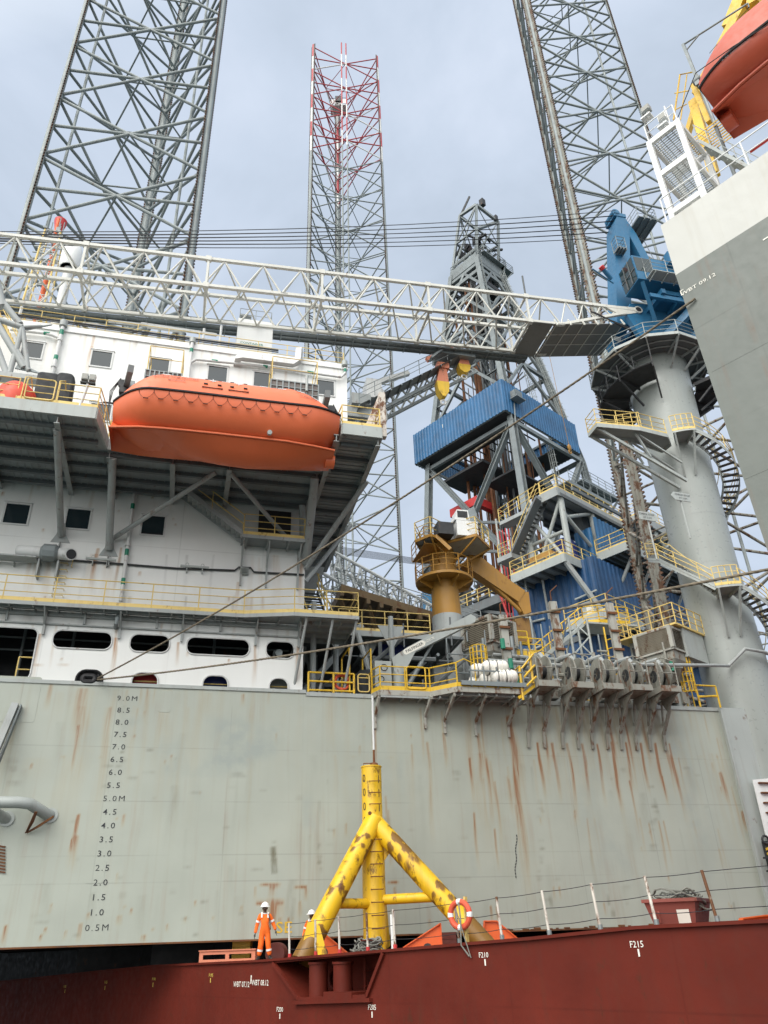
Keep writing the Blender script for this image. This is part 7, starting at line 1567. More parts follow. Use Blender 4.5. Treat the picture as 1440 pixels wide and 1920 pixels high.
g = MB(RW); x0, x1 = 25.0, 26.2; g.rail([(x0, -.3, 13.9), (26.15, -.3, 13.9)], 1.1, 1, .9, .045); g.path([(25.0, -.3, 14.4), (26.1, -.3, 14.5)], .05, 6); g.build('end_rail', M['yellow'], ye)
def cage(mb, x, y, z0, z1, r=.36):
    for a in range(7): an = pi*a/6-pi; mb.tube((x+r*cos(an), y+r*sin(an), z0), (x+r*cos(an), y+r*sin(an), z1), .028, 5)
    k = z0
    while k <= z1+.01: mb.path([(x+r*cos(-pi*i/8), y+r*sin(-pi*i/8), k) for i in range(9)], .028, 5); k += (z1-z0)/4
    for s in (-.2, .2): mb.tube((x+s, y+.1, z0-1), (x+s, y+.1, z1), .03, 5)
g = MB(RW); cage(g, 25.0, .3, 14.8, 16.8); g.build('ladder_cage', M['yellow'], ye)
yc2 = MB(RW); q = rw(898, 1240, .5); cage(yc2, q[0], .5, 15.3, 16.7, .42); tag(yc2.build('ladder_cage', M['yellow'], loc=RW.w((q[0], .5, 15))), 'yellow ladder cage standing behind the white raft canisters', 'ladder')
# louvred air intakes
M['louv'] = mat('louvre_brown_grey', (.30, .27, .21), .7, .2, .35, .6)
def intake(name, lab, px, py0, py1, a, w, px_label):
    q0, q1 = SH.on(0, a, px, py1), SH.on(0, a, px, py0); bq = q0[1]; z0, z1 = q0[2], q1[2]
    t = thing('louvred_intake', lab, 'air intake', (a, bq, z0), 'louvred air intake boxes', SH)
    g = MB(SH); g.box(a+.13, a+w, bq+.13, bq+w, z0, z1); c_o = g.build('core', M['dark'], t); g = MB(SH); g.box(a, a+w+.1, bq, bq+w+.1, z1, z1+.12); g.box(a, a+w+.1, bq, bq+w+.1, z0-.1, z0)
    for x, y in ((a+.05, bq+.05), (a+.05, bq+w-.05), (a+w-.05, bq+.05)): g.box(x-.1, x+.1, y-.1, y+.1, z0, z1)
    g.build('cabinet', M['rustgrey'], t)
    g = MB(SH); n_ = 13
    for k in range(n_):
        z = z0+(z1-z0)*(k+.4)/n_
        g.raw([SH.w(p) for p in ((a+.0, bq+.14, z), (a+.0, bq+w-.14, z), (a+.11, bq+w-.14, z+.12), (a+.11, bq+.14, z+.12))], [(0, 1, 2, 3)]); g.raw([SH.w(p) for p in ((a+.14, bq, z), (a+w-.14, bq, z), (a+w-.14, bq+.11, z+.12), (a+.14, bq+.11, z+.12))], [(3, 2, 1, 0)])
    g.build('louvre_panel', M['louv'], t, smooth=0)
    g = MB(SH); c = V((a+w/2, bq+w/2, 0))
    top = [(a+.1, bq+.1), (a+w, bq+.1), (a+w, bq+w), (a+.1, bq+w)]; 
    for f0, f1, s0, s1 in ((z0-.1, z0-.55, 1, 1), (z0-.55, z0-1.6, 1, .45)):
        lo = [(c.x+(x-c.x)*s1, c.y+(y-c.y)*s1) for x, y in top]; hi = [(c.x+(x-c.x)*s0, c.y+(y-c.y)*s0) for x, y in top]
        g.raw([SH.w((x, y, f0)) for x, y in hi]+[SH.w((x, y, f1)) for x, y in lo], [(i, (i+1) % 4, 4+(i+1) % 4, 4+i) for i in range(4)]+[(4, 5, 6, 7)])
    g.build('hopper', M['rust' if 0 else 'rustgrey2'], t, smooth=0)
    g = MB(SH); g.tube((c.x, c.y, z0-1.6), (c.x, c.y, ZD), .35, 14); g.build('duct', M['lgrey'], t)
    return a, bq, z0, z1
i1 = intake('i', 'rusty louvred intake box standing beside the grey and ochre crane column', 923, 1152, 1198, 30.5, 2.1, 0)
i2 = intake('i', 'louvred intake box standing at the foot of the big grey pedestal', 1263, 1172, 1212, 36.6, 2.1, 0)
t = thing('equipment_shed', 'pale grey equipment cabin with yellow roof railing beside the big grey pedestal', 'cabin', (i2[0]+1, i2[1]+2, i2[2]-1), fr=SH)
g = MB(SH); g.box(i2[0]+1.2, i2[0]+3.4, i2[1]-.1, i2[1]+3.1, i2[2]-.3, i2[3]+.2); g.build('body', M['lgrey'], t, smooth=0); g = MB(SH); g.box(i2[0]+.86, i2[0]+.9, i2[1]+2.3, i2[1]+2.8, i2[3]-.8, i2[3]-.2); g.build('dark_louvre', M['dark'], t)
g = MB(SH); zz_ = i2[3]+.2; g.box(i2[0]+.4, i2[0]+3.6, i2[1]-.2, i2[1]+3.4, zz_, zz_+.1); g.rail([(i2[0]+3.5, i2[1]-.2, zz_+.1), (i2[0]+.45, i2[1]-.2, zz_+.1), (i2[0]+.45, i2[1]+3.3, zz_+.1), (i2[0]+3.5, i2[1]+3.3, zz_+.1)], 1.1, 2, .7, .03); g.build('roof_rail', M['palyel'], t)
g = MB(SH)
for k in range(9): g.tube((i2[0]+.2, i2[1]+3.3, i2[2]-2.5+.5*k), (i2[0]+.2, i2[1]+3.9, i2[2]-2.5+.5*k), .03, 5)
for s in (3.3, 3.9): g.tube((i2[0]+.2, i2[1]+s, i2[2]-3.5), (i2[0]+.2, i2[1]+s, i2[3]+1.2), .05, 6)
g.build('ladder', M['yellow'], t)
for px, py, lab, fl_, tx in ((1216, 968, 'white arrow sign reading CHECK STOP pointing right beside the pedestal', 1, 'CHECK STOP'), (1277, 931, 'white arrow sign above the other pointing left behind the pedestal', -1, 'CHECK STOP')):
    aa = i2[0]-.1 if fl_ > 0 else i2[0]+1.2; q = SH.on(0, aa, px, py); t = thing('arrow_sign', lab, 'sign', q, 'arrow signs beside the pedestal', SH); yv = q[1]; z = q[2]
    FS = Frame(0, 0, 70.0); ql = FS.l(SH.w(q)); x, y, z = ql
    pts = [(-.62, -.26), (.45, -.26), (.68, 0), (.45, .26), (-.62, .26)]; g = MB(FS); g.prism([(x+fl_*a, y, z+b_) for a, b_ in pts][::-1 if fl_ > 0 else 1], (0, .05, 0)); g.build('board', M['lgrey'], t, smooth=0)
    text(tx, 'sign_lettering', M['ink'], t, FS.w((x-.1*fl_, y-.006, z+.10)), FS.x, Z, .17, 1.0); text('AT 3.5M', 'sign_lettering', M['ink'], t, FS.w((x-.1*fl_, y-.006, z-.11)), FS.x, Z, .16, 1.0)
    g = MB(FS); g.tube((x, y+.12, z-2.6), (x, y+.12, z+.3), .05, 6); g.build('post', M['lgrey'], t)
# rusty flood light masts, lattice stand and clutter near the hull edge
for px, y0, y1, v, lab in ((1053, 1130, 1245, 1.2, 'rusty square post between the yellow stair and the pale lattice stand'), (1163, 1133, 1245, 1.2, 'rusty leaning post beside a hanging ladder behind the middle hose reels'), (957, 1155, 1290, .3, 'rusty post with brackets beside the white raft canisters')):
    a, c = rw(px, y1, v), rw(px, y0, v); t = thing('rusty_post', lab, 'post', (a[0], v, ZD), 'rusty posts behind the hull edge', RW)
    g = MB(RW); g.box(a[0]-.2, a[0]+.2, v-.12, v+.12, ZD, c[2]); g.build('post', M['rustgrey'], t)
    g = MB(RW)
    for k in range(3): z = a[2]+(c[2]-a[2])*(.2+.3*k); g.box(a[0]-.28, a[0]+.28, v-.22, v-.12, z, z+.12)
    g.path([(a[0]-.15, v-.2, c[2]), (a[0]-.15, v-.2, c[2]+.5), (a[0]+.3, v-.2, c[2]+.9)], .03, 5); g.each('bracket', M['rust'], t)
t = thing('lattice_stand', 'pale lattice stand behind the hose reels under the blue cabin', 'stand', (19, 2.5, ZD), fr=RW)
q0, q1 = rw(1086, 1240, 2.6), rw(1074, 1165, 2.6); w_ = .55
for sx_ in (-1, 1):
    for sy_ in (-1, 1): g = MB(RW); g.tube((q0[0]+w_*sx_, 2.6+w_*sy_, ZD), (q0[0]+w_*sx_, 2.6+w_*sy_, q1[2]), .07, 6); g.build('stand_leg', M['lgrey'], t)
g = MB(RW); n_ = 5
for k in range(n_):
    za, zb_ = ZD+(q1[2]-ZD)*k/n_, ZD+(q1[2]-ZD)*(k+1)/n_
    for (x0, y0), (x1, y1) in (((-1, -1), (1, -1)), ((1, -1), (1, 1)), ((-1, 1), (-1, -1))): g.tube((q0[0]+w_*x0, 2.6+w_*y0, za), (q0[0]+w_*x1, 2.6+w_*y1, zb_), .045, 5)
g.build('lattice', M['lgrey'], t)
# ================================================================== CANTILEVER MODULES at the right
md = thing('mud_module', 'blue corrugated module building with grey galleries and yellow railings beneath the derrick', 'module', (44, 26, 20), fr=SM)
CA, CBB = 44.0, 25.9
zc0, zc1 = 19.0, 27.4
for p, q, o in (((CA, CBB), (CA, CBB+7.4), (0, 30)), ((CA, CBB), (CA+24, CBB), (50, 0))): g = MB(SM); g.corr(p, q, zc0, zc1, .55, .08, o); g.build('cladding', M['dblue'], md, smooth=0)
g = MB(SM); g.box(CA+.05, CA+24, CBB+.05, CBB+7.3, zc1-.05, zc1); g.box(CA+.05, CA+24, CBB+.05, CBB+7.3, zc0, zc0+.05); g.box(CA+.03, CA+.1, CBB+7.2, CBB+7.4, zc0, zc1); g.build('roof', M['blue'], md, smooth=0)
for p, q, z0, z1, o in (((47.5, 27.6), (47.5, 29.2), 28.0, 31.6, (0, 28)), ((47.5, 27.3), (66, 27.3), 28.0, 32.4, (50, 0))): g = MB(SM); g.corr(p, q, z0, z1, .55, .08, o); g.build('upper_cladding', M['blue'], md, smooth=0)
g = MB(SM); g.lathe((46.6, 29.6, 28.2), (0, 0, 1), [(0, .9), (2.2, .9), (2.7, .6), (2.75, 0)], 18); g.build('vent_drum', M['navy'], md)
def deckplate(pts, z, th, m, nm, rails, rm='palyel', toe=True):
    g = MB(SM); g.prism([(x, y, z-th) for x, y in pts], (0, 0, th)); g.build(nm+'_plate', M['soffit'], md, smooth=0)
    g = MB(SM)
    for (x, y), (x2, y2) in zip(pts, pts[1:]+pts[:1]): g.beam((x, y, z-th*.5-.1), (x2, y2, z-th*.5-.1), .10, th+.32)
    g.build(nm+'_edge_beam', M[m], md)
    g = MB(SM); rr_ = [(x, y, z) for x, y in rails]; g.rail(rr_, 1.15, 2, 1.15, .034); g.build(nm+'_rail', M[rm], md)
    if toe: g = MB(SM); g.toe(rr_, .2, .02); g.build(nm+'_toe_board', M[rm], md)
    xs = [p[0] for p in pts]; ys = [p[1] for p in pts]; g = MB(SM)
    for k in range(5): y = min(ys)+(max(ys)-min(ys))*(k+.5)/5; g.box(min(xs)+.2, max(xs)-.2, y-.08, y+.08, z-th-.3, z-th-.005)
    g.build(nm+'_bearer', M['dgrey'], md)
# lower gallery
c = SM.on(0, 42.0, 1139, 1148); deckplate([(42.0, 24.3), (42.0, 27.6), (44, 27.6), (44, 25.9), (66, 25.9), (66, 24.3)], 22.3, .25, 'lgrey', 'lower_gallery', [(42, 27.6), (42.0, 24.3), (66, 24.3)])
deckplate([(42.0, 26.85), (42.0, 31.6), (46, 31.6), (46, 26.85)], 27.3, .3, 'lgrey', 'middle_gallery', [(44, 31.6), (42, 31.6), (42, 26.85), (46.6, 26.85)])
deckplate([(46.4, 24.4), (46.4, 26.9), (64, 26.9), (64, 24.4)], 28.6, .3, 'lgrey', 'side_gallery', [(46.4, 26.9), (46.4, 24.4), (62, 24.4)])
deckplate([(43.8, 27.7), (43.8, 29.2), (47, 31.5), (64, 31.5), (64, 26.0), (52.5, 26.0), (52.5, 27.7)], 33.8, .4, 'grey', 'roof_deck', [(45.5, 30.4), (43.8, 29.2), (43.8, 27.7), (52.5, 27.7), (52.5, 26.0), (60, 26.0)])
g = MB(SM)
for k in range(6): x = 47.5+2.6*k; g.beam((x, 24.6, 28.2), (x, 26.8, 25.2), .14, .2)
for x, y, z0, z1 in ((42.4, 27.3, 27, 20.5), ): pass
g.beam((42.2, 26.95, 26.8), (44.0, 25.9, 23.2), .26, .3); g.beam((42.2, 31.4, 26.8), (44.0, 31.6, 22.5), .22, .3); g.beam((43.4, 29.9, 26.8), (44, 30.2, 24), .15, .2); g.each('gallery_brace', M['grey'], md)
def tubes(lst, r, m='lgrey'):
    g = MB(SM)
    for p, q in lst: g.tube(p, q, r, 10)
    g.each('frame_tube', M[m], md)
yA = 27.9; tubes([((44.4, yA, 27.3), (44.4, yA, 33.4)), ((48.4, yA, 27.6), (48.4, yA, 33.4)), ((53, 26.3, 28.6), (53, 26.3, 33.4)), ((57.5, 26.3, 28.6), (57.5, 26.3, 33.4)), ((44.4, 31.2, 27.3), (44.4, 31.2, 33.4))], .24)
tubes([((44.4, yA, 27.5), (44.4, 31.2, 33.2)), ((44.4, 31.2, 27.5), (44.4, yA, 33.2)), ((44.4, yA, 30.4), (44.4, 31.2, 30.4)), ((44.4, yA, 31.5), (48.4, yA, 33.2)), ((48.4, yA, 29.5), (44.4, yA, 32.0)), ((48.4, yA, 31.0), (50.5, yA, 33.3)), ((53, 26.3, 31), (55.5, 26.3, 33.2)), ((57.5, 26.3, 31), (55, 26.3, 33.2)), ((53, 26.3, 28.8), (57.5, 26.3, 33)), ((57.5, 26.3, 30), (62, 26.3, 33))], .15)
tubes([((56.5, 31, 14), (56.5, 31, 34)), ((62, 31, 14), (62, 31, 34))], .3, 'dgrey')
g = MB(SM); g.prism([(43.6, 28.4, 27.35), (43.6, 31.3, 27.35), (43.6, 30.9, 29.0), (43.6, 29.0, 29.0)], (2.0, 0, 0)); g.build('ochre_hopper', M['ochre'], md, smooth=0)
g = MB(SM)
for k in range(4): g.box(42.5, 43.1, 28.0+.9*k, 28.6+.9*k, 27.32, 28.0)
g.box(48, 48.9, 28.6, 29.4, 29.5, 33.3); g.each('pallet_gear', M['dgrey'], md)
g = MB(SM); g.stairs((43.6, 29.3, 33.7), (43.2, 31.9, 29.7), (1, 0, 0), .9, 14, sh=.5); g.beam((43.4, 29.2, 33.3), (43.0, 31.9, 29.4), .9, .14); g.build('stair_flight', M['dgrey'], md)
g = MB(SM)
for x in (43.5, 44.5): g.path([(x, 29.3, 34.8), (x-.4, 31.9, 30.8), (x-.4, 32.0, 29.6)], .035, 6); g.path([(x, 29.3, 34.3), (x-.4, 31.9, 30.3)], .025, 6)
g.rail([(42.6, 31.8, 29.5), (42.6, 33.0, 29.5), (44.2, 33.0, 29.5)], 1.1, 2, .9, .034); g.rail([(44.0, 29.4, 33.9), (44.0, 33.6, 33.4), (45, 33.6, 33.4)], 1.15, 2, 1.1, .034); g.build('stair_rail', M['palyel'], md)
g = MB(SM); g.prism([(42.5, 31.7, 29.1), (42.5, 33.1, 29.1), (44.3, 33.1, 29.1), (44.3, 31.7, 29.1)], (0, 0, .4)); g.box(44, 45, 30.5, 33.6, 33.1, 33.4); g.each('stair_landing', M['grey'], md)
g = MB(SM)
for y, z in ((33.0, 27.0), (31.0, 21.0)): g.tube((42.8, y, z), (42.8, y, z+6), .08, 8)
g.path([(43.9, 31.8, 25.4), (43.7, 32.3, 25.4), (43.7, 32.3, 24.2), (43.9, 30.5, 24.1)], .09, 8); g.build('riser_pipe', M['lgrey'], md)
q = SM.on(0, CA-.03, 1105, 1135); g = MB(SM); g.box(CA-.14, CA-.09, q[1]-.55, q[1]+.55, 22.2, 24.2); do = g.build('door', M['lgrey'], md); g = MB(SM); g.box(CA-.15, CA-.141, q[1]-.35, q[1]+.2, 23.2, 23.8); g.build('notice', M['mark'], do)
g = MB(SM); g.beam((CA-.25, q[1]+.9, 24.6), (CA-.25, q[1]-.9, 24.7), .1, .12); g.beam((CA-.25, 31.0, 22.2), (CA-.25, 32.9, 22.0), .1, .12); g.build('strip_light', M['lgrey'], md)
g = MB(SM)                                                  # underside clutter under the lower gallery
g.box(45, 66, 26.2, 33, 17.0, 17.4); rd = random.Random(21)
for k in range(50): x, y, z = rd.uniform(42.5, 60), rd.uniform(24.8, 32), rd.uniform(14.4, 21.8); d = rd.choice(((1, 0, 0), (0, 1, 0), (0, 0, 1), (0, 1, .5))); L = rd.uniform(.8, 4); g.tube((x, y, z), (x+d[0]*L, y+d[1]*L, z+d[2]*L), rd.uniform(.04, .16), 6)
for k in range(8): x = 44+2.6*k; g.beam((x, 25.0, 21.9), (x, 33, 21.9), .2, .4); g.tube((x, 26.2, 14), (x, 26.2, 22), .14, 8)
g.each('underdeck_pipe', M['dgrey'], md)
g = MB(SM); g.box(50, 51.6, 26, 27.6, 18.4, 19.6); g.build('red_pump', M['red'], md)
g = MB(RW)                                                  # yellow stairs and rails climbing at left of the module
s0, s1 = rw(1095, 1170, 4), rw(1020, 1232, 4); s0, s1 = V((s0[0], 4, s0[2])), V((s1[0], 4, s1[2])); 
ys = thing('yellow_stair', 'yellow railed stairway climbing beside the blue module behind the hose reels', 'stairs', (s1.x, 4, ZD), fr=RW)
g = MB(RW); g.stairs(s0, s1, (0, 1, 0), .9, 12, sh=.2); g.build('flight', M['lgrey'], ys)
g = MB(RW)
for y in (0, .9):
    for h in (.5, 1.05): g.path([s0+V((0, y, h)), s1+V((0, y, h))], .035, 6)
    for k in range(4): c = s1+(s0-s1)*k/3+V((0, y, 0)); g.tube(c, c+V((0, 0, 1.05)), .03, 6)
p0 = s1+V((-1.6, 0, 0)); g.rail([p0+V((0, .9, 0)), p0, s1], 1.05, 2, .9, .034); g.toe([p0, s1], .3, .03); p1 = s0; g.rail([p1, p1+V((.8, -.4, 0)), p1+V((3.2, .3, .3))], 1.05, 2, .9, .034)
g.toe([p1, p1+V((.8, -.4, 0)), p1+V((3.2, .3, .3))], .2, .03); g.rail([s1+V((-3.0, 1.5, -.6)), s1+V((-.3, 1.5, -.6))], 1.05, 2, .9, .034); g.rail([s1+V((-3.4, 3, 1.6)), s1+V((.6, 3, 1.6))], 1.05, 2, .9, .034); g.build('yellow_rail', M['yellow'], ys)
g = MB(RW); g.box(p0.x, s1.x, 4, 5.2, s1.z-.1, s1.z); g.box(s0.x, s0.x+3.2, 3.6, 5.2, s0.z-.1, s0.z-.0); g.each('landing', M['grey'], ys)
# ================================================================== OCHRE CRANE in the middle
YV = 7.0; q = rw(836, 1130, YV); YU = q[0]
yc = thing('deck_crane', 'ochre kingpost deck crane with white winch house and folded jib', 'crane', (YU, YV, ZD), fr=RW)
zz_ = lambda py: rw(834, py, YV)[2]
g = MB(RW); g.lathe((YU, YV, ZD), (0, 0, 1), [(0, 1.25), (zz_(1270)-ZD, 1.22), (zz_(1245)-ZD, 1.0), (zz_(1240)-ZD, .93), (zz_(1158)-ZD, .90), (zz_(1158)-ZD, 0)], 32); g.build('lower_column', M['grey'], yc)
g = MB(RW); z1 = zz_(1158); g.lathe((YU, YV, z1), (0, 0, 1), [(0, .87), (zz_(1100)-z1, .82), (zz_(1052)-z1, .80), (zz_(1050)-z1, .86), (zz_(1048)-z1, .86), (zz_(1046)-z1, .74), (zz_(1020)-z1, .72), (zz_(1020)-z1, 0)], 32); g.build('upper_column', M['ochre'], yc)
def ringplat(z, r, px_):
    n_ = 24; g = MB(RW); g.lathe((YU, YV, z-.1), (0, 0, 1), [(0, .8), (0, r-.02), (.0, r), (.16, r), (.16, .8)], 28)
    for k in range(8): a = 2*pi*k/8+.2; g.prism([(YU+.8*cos(a), YV+.8*sin(a), z-.62), (YU+r*.97*cos(a), YV+r*.97*sin(a), z-.22), (YU+r*.97*cos(a), YV+r*.97*sin(a), z-.1), (YU+.8*cos(a), YV+.8*sin(a), z-.1)], (.04, .04, 0))
    g.build('ring_platform', M['ochre'], yc)
    g = MB(RW); g.rail([(YU+r*cos(2*pi*k/14), YV+r*sin(2*pi*k/14), z+.08) for k in range(14)], 1.1, 2, 2, .03, closed=True); g.build('ring_rail', M['ochre'], yc)
ringplat(zz_(1092), 1.75, 0)
zt_ = RW.on(1, YV-1.5, 845, 1012)[2]
pts = [RW.on(2, zt_, *p) for p in ((779, 1012), (808, 1000), (838, 1014), (893, 1000), (918, 1024), (900, 1040), (830, 1040), (790, 1032))]
pl = [(p[0], p[1]) for p in pts]
g = MB(RW); g.prism([(x, y, zt_-.1) for x, y in pl], (0, 0, .08)); g.build('machinery_platform', M['grey'], yc, smooth=0)
g = MB(RW)
for (x, y), (x2, y2) in zip(pl, pl[1:]+pl[:1]): g.beam((x, y, zt_-.10), (x2, y2, zt_-.10), .07, .18)
for x, y in pl[1:6]: g.beam((x, y, zt_-.2), (YU, YV, zt_-1.6), .08, .10)
g.build('platform_frame', M['ochre'], yc)
g = MB(RW); g.rail([(x, y, zt_) for x, y in pl], 1.15, 2, 1.1, .032, closed=True); g.build('platform_rail', M['palyel'], yc)
q0, q1 = RW.on(1, pl[3][1]+.35, 858, 1002), RW.on(1, pl[3][1]+.35, 897, 997); yy = pl[3][1]+.35
g = MB(RW); zw = RW.on(1, yy, 870, 976)[2]; g.box(q0[0], q1[0], yy, yy+2.0, zt_, zw); g.build('winch_house', M['white'], yc, smooth=0)
g = MB(RW); g.prism([(q0[0]-.1, yy, zw+.02), (q0[0]+.9, yy, zw+.02), (q0[0]+.8, yy, zw+.75), (q0[0]+.1, yy, zw+.75)], (0, .9, 0)); w__ = g.build('intake_hood', M['white'], yc); g = MB(RW); g.box(q0[0]+.1, q0[0]+.75, yy-.02, yy-.005, zw+.2, zw+.65); g.build('grille', M['dark'], w__)
g = MB(RW); g.box(q0[0]-1.2, q0[0]-.2, yy, yy+.9, zt_, zt_+.8); g.build('winch', M['dark'], yc)
ringp = zz_(1042); g = MB(RW); g.box(YU-1.6, YU-.4, YV-1.5, YV+1.2, ringp-.05, ringp); g.rail([(YU-.4, YV-1.5, ringp), (YU-1.6, YV-1.5, ringp), (YU-1.6, YV+1.2, ringp)], 1.1, 2, .9, .03); g.stairs((YU-1.0, YV-1.3, zt_), (YU-.2, YV-1.5, ringp-.6), (0, -1, 0), .6, 8); g.build('access_stage', M['ochre'], yc)
j0, j1 = RW.on(1, YV+.4, 872, 1052), RW.on(1, YV+.4, 975, 1122)
g = MB(RW); g.beam(j0, j1, .7, .95); d = (j1-j0).normalized(); g.beam(j0+V((.4, 0, .55)), j0+(j1-j0)*.75+V((0, 0, .5)), .5, .35); g.build('jib', M['ochre'], yc)
g = MB(RW); g.prism([tuple(j1+V((-.6, -.3, .3))), tuple(j1+V((.5, -.3, .35))), tuple(j1+V((.5, -.3, -1.0))), tuple(j1+V((0, -.3, -1.2)))], (0, .6, 0)); k0 = j0+(j1-j0)*.45+V((0, -.1, -.4)); g.tube(k0, j1+V((-.1, -.1, -.95)), .13, 12); g.build('jib_knuckle', M['ochre'], yc)
g = MB(RW); q = rw(872, 1030, YV+.2); g.box(j0.x+.3, j0.x+1.3, YV-.05, YV+.0, j0.z+.3, j0.z+1.0); g.build('name_panel', M['white'], yc)
M['brown2'] = mat('dull_ochre_brown', (.26, .14, .035), .6, .2, .3, .4)
t = thing('jib_rest', 'ochre rest post under the folded jib with pale truss legs', 'jib rest', (j1.x, YV, ZD), fr=RW)
g = MB(RW); g.box(j1.x-.45, j1.x+.5, YV+.5, YV+1.2, j1.z-2.8, j1.z-1.25); g.build('post', M['brown2'], t); g = MB(RW)
for s in (-1.3, -.4, .5): g.tube((j1.x+s*.8-.2, YV+.3, ZD), (j1.x+.1, YV+.8, j1.z-3.2), .13, 8)
g.build('truss_leg', M['lgrey'], t)
# ================================================================== OPEN DECK between block and ochre crane
sb = thing('pipe_deck_structure', 'dark open steelwork with yellow edged platform between white block and ochre crane', 'steelwork', (8, 6, ZD), fr=RW)
g = MB(RW)
for x, y in ((5.6, 1.2), (7.0, 2.8), (9.0, 4.5), (9.8, 2.4), (6.2, 6)): g.tube((x, y, ZD), (x, y, 18.8), .14, 10); g.prism([(x-.7, y, 18.3), (x+.7, y, 18.3), (x+.14, y, 17.2), (x-.14, y, 17.2)], (0, .04, 0))
g.tube((9.3, 3, ZD), (8.3, 3.5, 18.2), .14, 8); g.tube((6, 5.5, 20), (5.2, 3.8, ZD), .12, 8); g.beam((5.4, 3, 14.8), (9.0, 5.5, 19.5), .14, .3); g.build('column', M['grey'], sb)
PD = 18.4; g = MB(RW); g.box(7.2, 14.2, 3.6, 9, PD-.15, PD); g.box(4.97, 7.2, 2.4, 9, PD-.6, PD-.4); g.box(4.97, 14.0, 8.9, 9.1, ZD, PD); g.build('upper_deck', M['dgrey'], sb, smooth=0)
g = MB(RW); rd = random.Random(8)
for k in range(70): x, y, z = rd.uniform(5.2, 13.5), rd.uniform(2.5, 8.5), rd.uniform(14, 18); d = rd.choice(((1, 0, 0), (0, 1, 0), (0, 0, 1), (.7, 0, .6))); L = rd.uniform(.5, 3); g.tube((x, y, z), (x+d[0]*L, y+d[1]*L, z+d[2]*L), rd.uniform(.03, .14), 6)
for k in range(16): x, y = rd.uniform(5.3, 12), rd.uniform(3, 8); w_ = rd.uniform(.3, 1); g.box(x, x+w_, y, y+w_, ZD+.01, ZD+rd.uniform(.5, 2.4))
g.each('deck_fitting', M['dgrey'], sb)
g = MB(RW); e = [(7.3, 9, PD), (7.3, 3.55, PD), (12.3, 3.55, PD)]; g.rail(e[1:], 1.15, 2, 1.4, .03); g.toe(e[1:], .16, .03); g.build('edge_rail', M['palyel'], sb); g = MB(RW); g.beam((7.3, 3.55, PD-.15), (12.3, 3.55, PD-.15), .1, .3); g.build('edge_beam', M['grey'], sb)
x0, x1 = rw(711, 1198, 5)[0], rw(764, 1198, 5)[0]; z0, z1 = rw(737, 1215, 5)[2], rw(737, 1180, 5)[2]
t = thing('storage_box', 'dark navy storage box on the yellow edged platform behind the davit crane', 'container', (x0, 5, z0), fr=RW)
g = MB(RW); g.box(x0, x1, 5, 7, z0-.4, z1); g.build('body', M['navy'], t, smooth=0); g = MB(RW)
for k in range(4): x = x0+(x1-x0)*k/3; g.box(x-.04, x+.04, 4.94, 5.0, z0-.4, z1)
g.build('rib', M['navy'], t)
t = thing('wrapped_bale', 'black plastic wrapped bale on deck behind the small yellow gate', 'bale', (8.3, 1.6, ZD), fr=RW); g = MB(RW); g.lathe((8.3, 1.6, ZD), (0, 0, 1), [(0, .75), (.5, .8), (1.3, .72), (1.6, .4), (1.62, 0)], 12); g.build('wrap', M['canvas'], t)
# raised pipe ramp descending to the right, and its catwalk
pr_ = thing('pipe_ramp', 'brown underside of a sloping pipe deck with thin railings descending to the ochre crane', 'ramp', (14, 12, 18), fr=RW)
a0, a1 = rw(640, 1108, 12), rw(905, 1188, 12); b0, b1 = V((a0[0], 12, a0[2])), V((a1[0], 12, a1[2])); bk = V((0, 7, .0))
M['brown'] = mat('brown_underside', (.17, .115, .055), .7, .3, .35, .4)
g = MB(RW); up = V((0, 0, .5)); g.raw([RW.w(p) for p in (b0, b1, b1+bk, b0+bk, b0+up, b1+up, b1+bk+up, b0+bk+up)], [(3, 2, 1, 0), (4, 5, 6, 7), (0, 1, 5, 4), (2, 3, 7, 6), (0, 4, 7, 3), (1, 2, 6, 5)])
for k in range(12): c = b0+(b1-b0)*(k/11.); g.beam(c+V((0, -.3, -.25)), c+bk+V((0, 0, -.25)), .25, .4)
for k in range(6): c = b0+(b1-b0)*(k/5.); g.beam(c+V((0, .4, -.3)), c+V((1.2, 2, -2.6)), .25, .25)
g.build('deck', M['brown'], pr_, smooth=0)
g = MB(RW); g.rail([tuple(b0+up), tuple(b1+up)], 1.1, 2, 1.5, .035); g.rail([tuple(b0+bk*.5+up), tuple(b1+bk*.5+up)], 1.4, 3, 1.2, .035); g.build('ramp_rail', M['grey'], pr_)
g = MB(RW); rd = random.Random(31)
for k in range(60): c = b0+(b1-b0)*rd.random()+V((0, rd.uniform(.5, 5), .5)); g.tube(c, c+V((rd.uniform(-1, 1), 0, rd.uniform(.4, 1.8))), .04, 5)
for k in range(8): c = b0+(b1-b0)*(k/8.)+up+V((0, 2, .3)); g.tube(c, c+(b1-b0)*.12, .14, 8)
g.each('ramp_fitting', M['dgal'], pr_)
# stairs at the end of the walkway
g = MB(RW); ks = thing('stair_flight', 'dark stair with yellow handrails rising from the walkway end behind the white block', 'stairs', (6, 3, ZW), fr=RW)
g.stairs((5.2, 4.6, 20.9), (5.4, 1.0, ZW), (1, 0, 0), 1.1, 14); g.build('flight', M['dgrey'], ks)
g = MB(RW)
for x in (5.15, 6.4):
    for h in (.55, 1.1): g.path([(x-.1, 4.6, 20.9+h), (x+.1, 1.0, ZW+h)], .035, 6)
    for k in range(5): g.tube((x, 1.0+.9*k, ZW+.92*k), (x, 1.0+.9*k, ZW+.92*k+1.1), .03, 6)
g.build('handrail', M['palyel'], ks)
